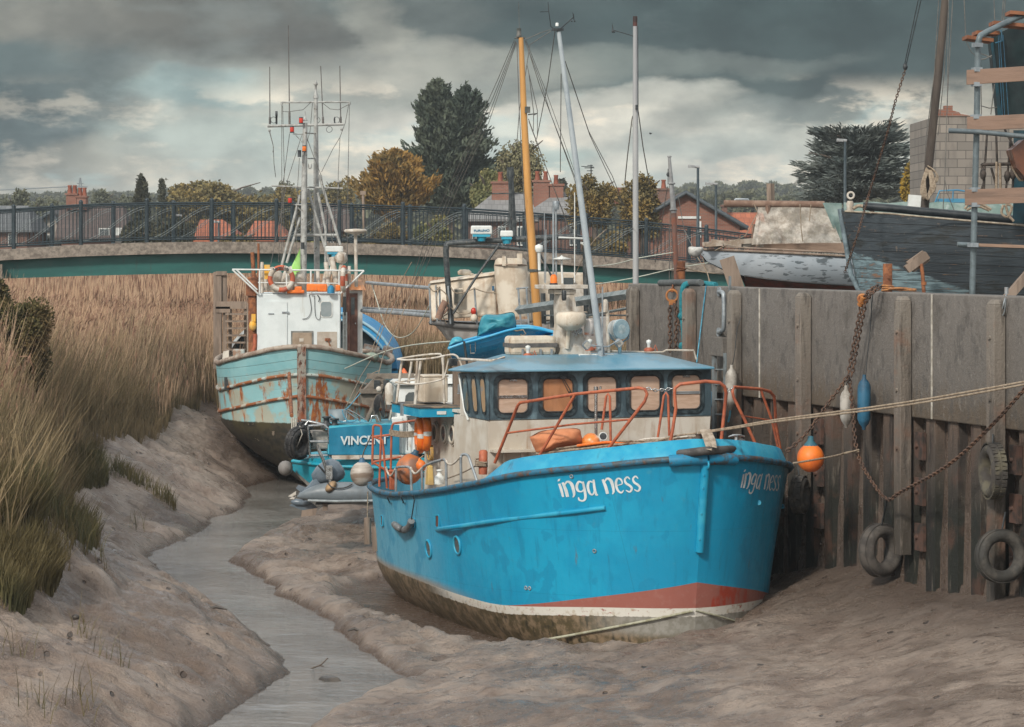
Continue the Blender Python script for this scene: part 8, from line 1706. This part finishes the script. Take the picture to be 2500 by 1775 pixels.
for y_,w_ in((404,9),(410,16),(417,10),(424,8)):mb.tube([PT(1443-w_,y_,Ya),PT(1443+w_*.5,y_,Ya)],.022,4)
mb.tube([PT(1419,406,Ya),PT(1450,408,Ya)],.022,4);mb.build('television_aerial',black_metal,label='television aerial on the slate roof left of the golden tree',cat='aerial')
mb=MB();Yp=1400
for s_ in(-1,1):mb.tube([PT(196+s_*5,480,Yp),PT(196+s_*3,455,Yp),PT(196+s_*.7,434,Yp)],.3,4)
mb.tube([PT(182,455,Yp),PT(214,456,Yp)],.3,4);mb.tube([PT(188,448,Yp),PT(204,448,Yp)],.25,4);mb.tube([PT(191,480,Yp),PT(200,455,Yp)],.2,4);mb.tube([PT(201,480,Yp),PT(192,455,Yp)],.2,4)
mb.tube([PT(-200,470,Yp),PT(0,464,Yp),PT(182,455,Yp)],.28,4);mb.build('pylon',mat('pylon_grey',(.12,.14,.15),(.16,.18,.19),4),label='faint electricity pylon far behind the twin chimneys',cat='pylon')
mb=MB();mb.tube([PT(889,560,150),PT(886,470,150)],.08,6);mb.box(PT(886,471,150),(.3,.2,.2));mb.build('utility_pole',wood,label='thin utility pole before the golden conifer',cat='pole')
mb=MB();mb.ball(PT(1588,326,90),.03,sx=1.2);mb.tube([PT(1585,324,90),PT(1588,326,90),PT(1592,325,90)],.012,4);mb.build('bird',black_metal,label='tiny dark bird flying right of the tall grey mast',cat='bird')
def cards(C,D,L,Wd,rng,jit=.5):
 """C (n,3) centres, D (n,3) preferred long axis, L/Wd lengths -> quad mesh arrays"""
 n=len(C);d=D+rng.normal(0,jit,(n,3));d/=np.linalg.norm(d,axis=1,keepdims=True)+1e-9
 r=rng.normal(0,1,(n,3));s=np.cross(d,r);s/=np.linalg.norm(s,axis=1,keepdims=True)+1e-9
 L=np.broadcast_to(L,(n,))[:,None];Wd=np.broadcast_to(Wd,(n,))[:,None]
 V=np.stack([C-d*L*.5,C+s*Wd*.5,C+d*L*.5,C-s*Wd*.5],1).reshape(-1,3);F=np.arange(n*4).reshape(n,4);return V,F
def leaf_mat(name,a,b_,c2=None):
 M,k,b,tc=nodemat(name);g=k.n('ShaderNodeNewGeometry');c=k.mix(g.outputs['Random Per Island'],a,b_)
 c=k.mix(k.mr(k.noise(tc,.55,4,.6),.40,.60),c,c2 or tuple(q*1.35 for q in b_));k.put(b.inputs['Base Color'],c);b.inputs['Roughness'].default_value=.75;b.inputs['Specular IOR Level'].default_value=.25
 return M
L_dark=leaf_mat('leaf_cypress',(.035,.052,.042),(.070,.095,.070),(.095,.115,.08));L_gold=leaf_mat('leaf_gold',(.25,.145,.035),(.43,.25,.065),(.17,.12,.04));L_birch=leaf_mat('leaf_birch',(.14,.13,.07),(.25,.21,.11),(.18,.17,.09));L_lime=leaf_mat('leaf_willow',(.17,.160,.058),(.27,.235,.090),(.13,.14,.06))
L_cedar=leaf_mat('leaf_cedar',(.045,.062,.062),(.115,.140,.130),(.14,.16,.145));L_yel=leaf_mat('leaf_yellow',(.30,.19,.02),(.42,.27,.04),(.20,.145,.03));L_map=leaf_mat('leaf_maple',(.19,.135,.042),(.33,.225,.070),(.14,.115,.05));L_far=leaf_mat('leaf_far',(.085,.098,.060),(.15,.145,.080),(.11,.12,.08));L_fg=leaf_mat('leaf_far_gold',(.18,.145,.050),(.28,.205,.070),(.14,.12,.05));L_dk2=leaf_mat('leaf_dark',(.030,.038,.028),(.055,.060,.040),(.08,.08,.05))
bark=mat('bark',(.085,.065,.05),(.13,.105,.085),4,rough=.95)
def crown_blob(cx,top,bot,hw,Y,kind,m,seed,label,n=9000,name='tree',lumps=9,size=.42,sparse=1.0,group='trees beyond the bridge'):
 n=int(n*1.7)if kind in('blob','birch')else n;rng=np.random.default_rng(seed);A=PT(cx,top,Y);B_=PT(cx,bot,Y);H_=A.z-B_.z;R=hw/FPX*Y
 t=thing(name,label,'tree',(A.x,Y,3.2),0,group);zc=(A.z+B_.z)/2
 if kind=='conifer':
  Cs,Ds=[],[];big=hw>80;nbr=420 if big else 110;twin=big and m is L_dark
  for bi in range(nbr):
   h=rng.random()**.85;az=rng.random()*2*np.pi;dx,dy=np.cos(az),np.sin(az)
   lead=rng.random()<.5;ox=(-.26 if lead else .34)*R*(.3+.7*h)if twin else 0;top_=(1.0 if lead else .95)if twin else 1.0
   wide=(.80+.20*np.sin(h*9+az*2));prof=min(1.,(1-h)**.72*1.45)*(.70+.30*min(1,h*4));Lb=R*(1.08 if twin else 1.15)*prof*(.62+.45*rng.random())*wide
   nb=int(n/nbr);s_=rng.random(nb)**.55;px_=s_*Lb;z_=B_.z+h*H_*top_*.93+px_*(.28+.25*s_)-.15*Lb
   sd=rng.normal(0,.16+.10*Lb,nb)*(1.05-.6*s_);sz_q=rng.normal(0,.16+.05*Lb,nb)*(1-.5*s_)
   Cs.append(np.stack([A.x+ox+dx*px_-dy*sd,Y+dy*px_+dx*sd,np.minimum(z_+sz_q,A.z)],1));Ds.append(np.stack([np.full(nb,dx*.7),np.full(nb,dy*.7),np.full(nb,.75)],1))
  C=np.concatenate(Cs);D=np.concatenate(Ds);V,F=cards(C,D,size*.85,size*.30,rng,.38)
 elif kind=='cedar':
  Cs,Ds=[],[]
  for bi in range(150):
   az=rng.random()*2*np.pi;hb=rng.random()**.9;z0=B_.z+.05*H_+hb*H_*.62;Lb=R*(1.12-.45*hb)*(.62+.48*rng.random());up=.10+.75*hb*hb+.15*rng.random();nb=int(n/150);s_=rng.random(nb)**.7
   dx,dy=np.cos(az),np.sin(az);px_=s_*Lb;z_=z0+up*px_*(.9-.35*s_)+rng.normal(0,.10,nb)
   side=rng.normal(0,.16,nb)*(1+.6*px_)
   Cs.append(np.stack([A.x+dx*px_-dy*side,Y+dy*px_+dx*side,z_+.0*s_],1));Ds.append(np.stack([dx-dy*np.sign(side)*.6,dy+dx*np.sign(side)*.6,np.full(nb,up*.6)],1))
  C=np.concatenate(Cs);D=np.concatenate(Ds);C[:,2]=np.minimum(C[:,2],A.z);V,F=cards(C,D,size*1.25,size*.20,rng,.25)
 else:
  lc=rng.normal(0,1,(lumps,3));lc/=np.linalg.norm(lc,axis=1,keepdims=True);lc*=(rng.random((lumps,1))**.5)*.78;lr=.16+.26*rng.random(lumps)
  pick=rng.integers(0,lumps,n);v=rng.normal(0,1,(n,3));v/=np.linalg.norm(v,axis=1,keepdims=True);q=lc[pick]+v*(lr[pick]*(.45+.62*rng.random(n)+.25*(rng.random(n)<.06)))[:,None]
  ext=np.abs(q).max(0)+1e-6;q=q/np.array([max(1,ext[0]),1,max(1,ext[2])]);q[:,2]=np.clip(q[:,2],-1,1.02)
  C=np.stack([A.x+q[:,0]*R,Y+q[:,1]*R*.8,zc+q[:,2]*H_/2],1)
  D=v.copy()
  if kind=='birch':D[:,2]-=1.2
  V,F=cards(C,D,size*.72,size*.42,rng,.6)
 fast('crown',V,F,m,t)
 mb=MB();mb.tube([(A.x,Y,3.0),(A.x+.1,Y,B_.z+.2*H_),(A.x,Y,B_.z+H_*.75)],[R*.07+.1,R*.05+.07,.05],7)
 if kind in('birch','blob','cedar'):
  for q in range(9):
   az=q*2.4;z0=B_.z+H_*(.12+.06*q);mb.tube([(A.x,Y,z0),(A.x+math.cos(az)*R*.45,Y+math.sin(az)*R*.4,z0+H_*.2),(A.x+math.cos(az)*R*.75,Y+math.sin(az)*R*.6,z0+H_*(.28 if kind!='cedar' else .24))],[.12,.07,.03],5)
 mb.build('trunk',bark,t)
 return t
crown_blob(1098,176,520,122,190,'conifer',L_dark,1,'tall dark twin-topped cypress towering over the bridge',30000,'cypress_tree',size=.55)
crown_blob(962,362,520,102,176,'conifer',L_gold,2,'golden orange conifer left of the dark cypress',20000,'conifer_tree',size=.46)
crown_blob(1275,318,520,72,186,'birch',L_birch,3,'airy drooping birch behind the yellow mast',5200,'birch_tree',lumps=34,size=.30)
crown_blob(1188,402,530,56,172,'birch',L_lime,4,'light olive willowy tree between cypress and slate house',6500,'willow_tree',lumps=28,size=.34)
crown_blob(2090,286,505,158,140,'cedar',L_cedar,5,'spreading blue grey cedar behind the dark hull',21000,'cedar_tree',size=.40)
crown_blob(2246,352,520,52,120,'blob',L_yel,6,'yellow autumn tree between cedar and block wall',7000,'maple_tree',lumps=40,size=.26)
crown_blob(1448,425,575,72,146,'blob',L_map,7,'brown gold tree left of the tall grey mast',9000,'maple_tree',lumps=44,size=.28)
crown_blob(1565,420,590,66,150,'blob',L_map,8,'brown gold tree behind and right of the tall grey mast',8000,'maple_tree',lumps=44,size=.28)
crown_blob(520,425,590,160,235,'blob',L_fg,9,'broad ochre domed tree behind the left railing',16000,'broad_tree',lumps=60,size=.48)
crown_blob(700,452,600,90,240,'blob',L_fg,10,'lower ochre tree just left of the fishing boat mast',8000,'broad_tree',lumps=40,size=.45)
crown_blob(820,410,600,60,280,'blob',L_fg,11,'hazy ochre tree right of the fishing boat mast',6000,'broad_tree',lumps=34,size=.5)
crown_blob(345,418,620,34,200,'conifer',L_dk2,12,'dark ragged conifer left of the ochre dome',6000,'conifer_tree',size=.45)
crown_blob(396,432,600,15,205,'conifer',L_dk2,13,'slim dark conifer spire beside the ochre dome',2500,'conifer_tree',size=.40)
crown_blob(40,457,600,42,300,'blob',L_far,14,'rounded dark tree at the far left skyline',5000,'broad_tree',lumps=28,size=.55)
crown_blob(110,475,600,48,320,'blob',L_far,15,'low skyline tree left of the twin chimneys',5000,'broad_tree',lumps=28,size=.55)
crown_blob(245,455,600,44,330,'blob',L_far,16,'skyline tree directly right of the twin chimneys',5000,'broad_tree',lumps=28,size=.55)
crown_blob(305,458,600,40,340,'birch',L_far,17,'thin see-through skyline tree left of the ragged conifer',3000,'broad_tree',lumps=28,size=.5)
crown_blob(1365,421,520,22,260,'blob',L_dk2,18,'small round dark treetop above the red chimneys',1800,'broad_tree',lumps=16,size=.45)
crown_blob(690,432,560,40,330,'birch',L_far,19,'thin skyline tree behind the fishing boat mast',3000,'broad_tree',lumps=24,size=.5)
for i,(cx,top,bot,hw,Y,m,lb)in enumerate(((1060,520,640,50,135,L_lime,'olive shrub behind the bridge railing below the cypress'),(950,540,640,70,138,L_map,'ochre shrub behind the railing below the golden conifer'),(750,555,640,60,140,L_lime,'low green shrub behind the railing by the mast legs'),(420,520,640,60,150,L_dk2,'dark shrub behind the left railing under the conifers'),(330,535,640,45,150,L_dk2,'dark low shrub right of the brown terrace house'),(1480,560,660,70,130,L_map,'russet shrub behind the railing by the leaning mast'),(580,560,650,60,150,L_map,'ochre shrub between the two orange roofs'),(860,560,640,50,140,L_dk2,'dark green shrub behind the railing near the satellite dome'))):
 crown_blob(cx,top,bot,hw,Y,'blob',m,40+i,lb,4500,'garden_shrub',lumps=28,size=.26,group='shrubs behind the bridge')
rng=np.random.default_rng(77);Vs,Fs,off=[],[],0
for row,(Y,pitch,ybase)in enumerate(((420,30,0),(560,26,0),(800,22,0))):
 for cx in np.arange(-120,2620,pitch):
  prof=np.interp(cx,[0,300,620,900,1500,1640,1750,1830,1900,1960,2500],[478,470,462,470,475,462,452,448,458,462,455])+(2-row)*14+rng.normal(0,5);n=420
  if rng.random()<.1:continue
  A=PT(cx+rng.normal(0,5),prof,Y);R=(pitch*.85)/FPX*Y*(.8+.5*rng.random());v=rng.normal(0,1,(n,3));v/=np.linalg.norm(v,axis=1,keepdims=True);q=v*(.7+.3*rng.random((n,1)))
  C=np.stack([A.x+q[:,0]*R,Y+q[:,1]*R,A.z-R*.9+q[:,2]*R*.95],1);V,F=cards(C,v,1.0+Y/900,.7+Y/1500,rng,.6);Vs.append(V);Fs.append(F+off);off+=len(V)
  C2=np.stack([A.x+rng.normal(0,R*.6,120),Y+rng.normal(0,R*.4,120),A.z-R*1.4-rng.random(120)*R*2],1);V,F=cards(C2,v[:120],1.6+Y/700,1.2+Y/900,rng,.8);Vs.append(V);Fs.append(F+off);off+=len(V)
fast('distant_woods',np.concatenate(Vs),np.concatenate(Fs),L_far,kind='stuff')
VB=[(0,1480),(26,1462),(100,1445),(131,1440),(144,1400),(172,1346),(228,1335),(215,1290),(155,1239),(170,1190),(259,1174),(225,1100),(280,1068),(366,1075),(409,1045),(431,1000),(496,985),(530,990)]
VBw=[(hit(a,c_).x,hit(a,c_).y)for a,c_ in VB]
print('VEG',[(round(a,1),round(c_,1))for a,c_ in VBw])
VP=[(-25,VBw[0][1]-3),(VBw[0][0]-1.2,VBw[0][1]-2.0)]+VBw+[(-8.6,86),(-6.6,91),(-4,95),(3,95),(4.2,75),(6,84),(9.5,106),(60,115),(60,300),(-80,300),(-80,30)]
def vdist(x,y):d=seg_dist(x,y,VP);return np.where(inside(x,y,VP),d,-d)
def blades(X,Y,h,w,lean,rng,base=-.03,segs=2):
 n=len(X);Z=ground(X,Y)+base;az=rng.random(n)*2*np.pi;sd=np.stack([np.cos(az),np.sin(az),0*az],1)*w[:,None]
 la=rng.random(n)*2*np.pi;ld=np.stack([np.cos(la)+.35,np.sin(la),0*la],1)*(lean*h)[:,None];B_=np.stack([X,Y,Z],1);up=np.stack([0*h,0*h,h],1)
 P=[B_-sd,B_+sd];
 m_=B_+up*.55+ld*.3;P+=[m_+sd*.8,m_-sd*.8];t_=B_+up+ld;P+=[t_+sd*.15,t_-sd*.15]
 V=np.stack(P,1).reshape(-1,3);i=np.arange(n)[:,None]*6;F=np.concatenate([i+np.array([0,1,2,3]),i+np.array([3,2,4,5])]);return V,F
def reed_mat(name,a,b_,c2,g0=None):
 M,k,b,tc=nodemat(name);g=k.n('ShaderNodeNewGeometry');c=k.mix(g.outputs['Random Per Island'],a,b_);c=k.mix(k.mr(k.noise(g.outputs['Position'],.35,4,.6),.42,.62),c,c2)
 k.put(b.inputs['Base Color'],c);b.inputs['Roughness'].default_value=.7;b.inputs['Specular IOR Level'].default_value=.3;return M
R_tan=reed_mat('reed_tan',(.31,.205,.130),(.58,.42,.285),(.50,.335,.215));R_grn=reed_mat('reed_green',(.10,.083,.042),(.28,.21,.115),(.22,.165,.09));R_dgr=reed_mat('grass_dark',(.050,.055,.024),(.13,.12,.050),(.12,.095,.04));R_plm=reed_mat('plume',(.14,.075,.05),(.30,.18,.12),(.24,.14,.09))
rng=np.random.default_rng(5)
def scatter(n,x0,x1,y0,y1):return rng.uniform(x0,x1,n),rng.uniform(y0,y1,n)
tanV,tanF,grnV,grnF,plV,plF=[],[],[],[],[],[]
def push(Vl,Fl,V,F):Fl.append(F+sum(len(v)for v in Vl));Vl.append(V)
X,Y=scatter(210000,-19,-3.5,33,98);d=vdist(X,Y);vis=(X/Y*FPX+1250>-160)
hfull=(.45+1.85*sm((d-.1)/1.7))*(.42+.58*sm((Y-43)/9));clump=fbm(X*.9,Y*.7,3,50);keep=(d>0+clump*.6)&vis&((d<7.5)|(Y>70))&(ground(X,Y)>.25)
X,Y,d,hfull,clump=X[keep],Y[keep],d[keep],hfull[keep],clump[keep]
g_=rng.random(len(X))<(1-sm((d-.6+clump*2.)/2.4))
for msk,Vl,Fl in((~g_,tanV,tanF),(g_,grnV,grnF)):
 x_,y_=X[msk],Y[msk];h=(hfull[msk]*(.65+.5*rng.random(len(x_)))*(1+clump[msk]*.8));wd_=(.0065+.005*rng.random(len(x_)))*np.where(Vl is grnV,1.15,1.0);V,F=blades(x_,y_,h,wd_,.06+.16*rng.random(len(x_))*(1.8 if Vl is grnV else 1),rng);push(Vl,Fl,V,F)
pk=rng.random(len(X))<.05;pk&=d>1.2;x_,y_=X[pk],Y[pk];hh2=hfull[pk]*(.9+.3*rng.random(pk.sum()));C=np.stack([x_+rng.normal(0,.1,len(x_)),y_,ground(x_,y_)+hh2],1)
for q in range(3):
 V,F=cards(C+rng.normal(0,.05,C.shape),np.tile([.3,0,1.],(len(C),1)),.20,.035,rng,.35);push(plV,plF,V[np.concatenate([np.arange(len(V)).reshape(-1,4)[:,[0,1,2,3]]])].reshape(-1,3),F)
X,Y=scatter(60000,-19,-3.5,33,92);d=vdist(X,Y);cl2=fbm(X*.5,Y*.4,3,60);keep=(d>.5)&(d<6)&(X/Y*FPX+1250>-160)&(cl2>-.06)&(ground(X,Y)>.4);x_,y_=X[keep],Y[keep];V,F=blades(x_,y_,.8+.7*rng.random(len(x_)),.010+.006*rng.random(len(x_)),.12+.3*rng.random(len(x_)),rng);push(grnV,grnF,V,F)
for n,y0,y1,hx,w0 in((190000,80,136,30,.014),(40000,130,250,45,.04)):
 X,Y=scatter(n,-hx,hx*.8,y0,y1);a=X/Y*FPX+1250;d=vdist(X,Y);keep=(d>.1)&(a>-120)&(a<1720);X,Y,d=X[keep],Y[keep],d[keep]
 h=(1.9+.5*rng.random(len(X)))*(.35+.65*sm(d/1.6));V,F=blades(X,Y,h,w0*(.7+.6*rng.random(len(X))),.05+.10*rng.random(len(X)),rng);push(tanV,tanF,V,F)
 pk=rng.random(len(X))<.06;V,F=blades(X[pk],Y[pk],h[pk]+.22,w0*(1.6+rng.random(pk.sum())),.06+.1*rng.random(pk.sum()),rng,base=.0)
 V=V.reshape(-1,6,3);b0=(V[:,0]+V[:,1])/2;tip=(V[:,4]+V[:,5])/2;s_=.82;V2=V.copy()
 V2[:,0]=b0+(tip-b0)*s_+(V[:,0]-b0)*.3;V2[:,1]=b0+(tip-b0)*s_+(V[:,1]-b0)*.3;V2[:,2]=b0+(tip-b0)*.92+(V[:,2]-V[:,3])*.5;V2[:,3]=b0+(tip-b0)*.92-(V[:,2]-V[:,3])*.5;push(plV,plF,V2.reshape(-1,3),F)
X,Y=scatter(26000,-6,6,84,99);d=vdist(X,Y);keep=(d>-.3)&(d<3);V,F=blades(X[keep],Y[keep],.9+.9*rng.random(keep.sum()),.013+.006*rng.random(keep.sum()),.1+.2*rng.random(keep.sum()),rng);push(grnV,grnF,V,F)
fast('reed_bed',np.concatenate(tanV),np.concatenate(tanF),R_tan,kind='stuff');fast('green_reeds',np.concatenate(grnV),np.concatenate(grnF),R_grn,kind='stuff');fast('reed_plumes',np.concatenate(plV),np.concatenate(plF),R_plm,kind='stuff')
gv,gf=[],[]
for pts,n,hh_ in((((20,1470),(60,1455),(110,1440),(135,1400),(60,1380),(10,1400)),5200,.55),(((150,1350),(200,1345),(225,1320),(200,1285),(120,1280),(100,1320)),4200,.60),(((165,1210),(215,1190),(255,1175),(235,1120),(170,1150)),2600,.5),(((280,1165),(340,1185),(400,1215),(425,1243),(380,1205),(300,1155)),1500,.42),(((0,1330),(60,1300),(100,1250),(0,1230)),5000,.7)):
 P=[hit(a,c_)for a,c_ in pts];xx=rng.uniform(min(p.x for p in P)-.1,max(p.x for p in P)+.1,n);yy=rng.uniform(min(p.y for p in P)-.3,max(p.y for p in P)+.3,n);poly=[(p.x,p.y)for p in P];ins=inside(xx,yy,poly)|(seg_dist(xx,yy,poly)<.12);xx,yy=xx[ins],yy[ins]
 V,F=blades(xx,yy,hh_*(.5+.7*rng.random(len(xx))),.007+.005*rng.random(len(xx)),.12+.3*rng.random(len(xx)),rng);push(gv,gf,V,F)
for(a,c_)in((530,1560),(210,1740),(100,1735),(640,1440),(330,1290),(252,1370),(1300,1320),(45,1600),(262,1610),(215,1560)):
 if a>500:continue
 p=hit(a,c_);m_=14;V,F=blades(p.x+rng.normal(0,.12,m_),p.y+rng.normal(0,.15,m_),.25+.4*rng.random(m_),np.full(m_,.006),.2+.4*rng.random(m_),rng);push(gv,gf,V,F)
fast('shore_grass',np.concatenate(gv),np.concatenate(gf),R_dgr,kind='stuff')
rng2=np.random.default_rng(9);n=60000;YB_=60
A=PT(-15,735,YB_);v=rng2.normal(0,1,(n,3));v/=np.linalg.norm(v,axis=1,keepdims=True);t_=rng2.random((40,1));lc=np.concatenate([rng2.uniform(-.8,.95,(40,1)),rng2.uniform(-.5,.5,(40,1)),t_*2.3-1.75],1);lc[:,2]=np.minimum(lc[:,2],.62-np.clip(lc[:,0],0,2)*.95);lr_=.20+.22*rng2.random(40);pk=rng2.integers(0,40,n);q=lc[pk]+v*(lr_[pk]*(.5+.6*rng2.random(n)))[:,None]
t=thing('bush','dark green-brown bush at the left edge above the reeds','bush',(A.x,YB_,2.4));V,F=cards(np.stack([A.x-.12+q[:,0]*1.0,YB_+q[:,1]*1.2,A.z-.1+q[:,2]*1.1],1),v,.085,.045,rng2,.7);fast('foliage',V,F,leaf_mat('leaf_bush',(.045,.050,.020),(.12,.105,.040),(.16,.105,.045)),t)
mb=MB()
for i in range(7):mb.tube([(A.x+.1*i-.3,YB_,1.8),(A.x+.22*i-.6,YB_+.1*i,3.4),(A.x+.3*i-.9,YB_+.1*i-.3,5.2)],[.05,.035,.015],5)
mb.build('stem',bark,t)
def on_ground(px,py):return hit(px,py)
p=PT(805,1660,CAMZ*FPX/(1660-HZ));mb=MB();mb.box(p+Vector((0,0,.0)),(.34,.42,.10),rz=.4,taper=.6);mb.build('stone',mat('wet_stone',(.045,.04,.035),(.09,.075,.06),6,rough=.5),label='flat dark stone lying in the stream near the bottom',cat='stone',bevel=.03)
p=PT(775,1632,CAMZ*FPX/(1632-HZ));mb=MB();mb.tube([p+Vector((-.15,0,-.02)),p+Vector((.05,.02,.05)),p+Vector((.16,.02,.16))],.011,5);mb.tube([p+Vector((.02,.02,.04)),p+Vector((.10,.02,.03))],.008,4);mb.build('twig',bark,label='forked twig sticking out of the stream above the flat stone',cat='twig')
for i,(a,c_,L_,lb)in enumerate(((528,1492,.35,'dark driftwood stick at the left stream edge'),(184,1513,.10,'small lump of clay on the left mud slope'),(865,1545,.22,'dark stick on the mud right of the stream'),(450,1330,.16,'dark lump at the left stream bank corner'))):
 p=on_ground(a,c_);mb=MB()
 if 'lump' in lb:mb.ball(p+Vector((0,0,.03)),L_*.6,sz=.7,n=8)
 else:mb.tube([p+Vector((-L_/2,0,.03)),p+Vector((0,.03,.06)),p+Vector((L_/2,0,.02))],[.012,.03,.012],6)
 mb.build('driftwood' if 'lump' not in lb else 'clay_lump',MATS['wet_stone'],label=lb,cat='driftwood' if 'lump' not in lb else 'clay')
def haze(dens):
 me=bpy.data.meshes.new('haze');x0,x1,y0,y1,z0,z1=-2600,2600,-80,4300,-3,32
 me.from_pydata([(x0,y0,z0),(x1,y0,z0),(x1,y1,z0),(x0,y1,z0),(x0,y0,z1),(x1,y0,z1),(x1,y1,z1),(x0,y1,z1)],[],[(3,2,1,0),(4,5,6,7),(0,1,5,4),(1,2,6,5),(2,3,7,6),(3,0,4,7)])
 M=bpy.data.materials.new('haze');M.use_nodes=True;t=M.node_tree;t.nodes.clear();v_=t.nodes.new('ShaderNodeVolumePrincipled');o_=t.nodes.new('ShaderNodeOutputMaterial');t.links.new(v_.outputs[0],o_.inputs['Volume'])
 v_.inputs['Color'].default_value=(.80,.86,.88,1);v_.inputs['Density'].default_value=dens;v_.inputs['Anisotropy'].default_value=.3
 me.materials.append(M);o=bpy.data.objects.new('haze',me);COL.objects.link(o);o['kind']='stuff'
haze(.00042)
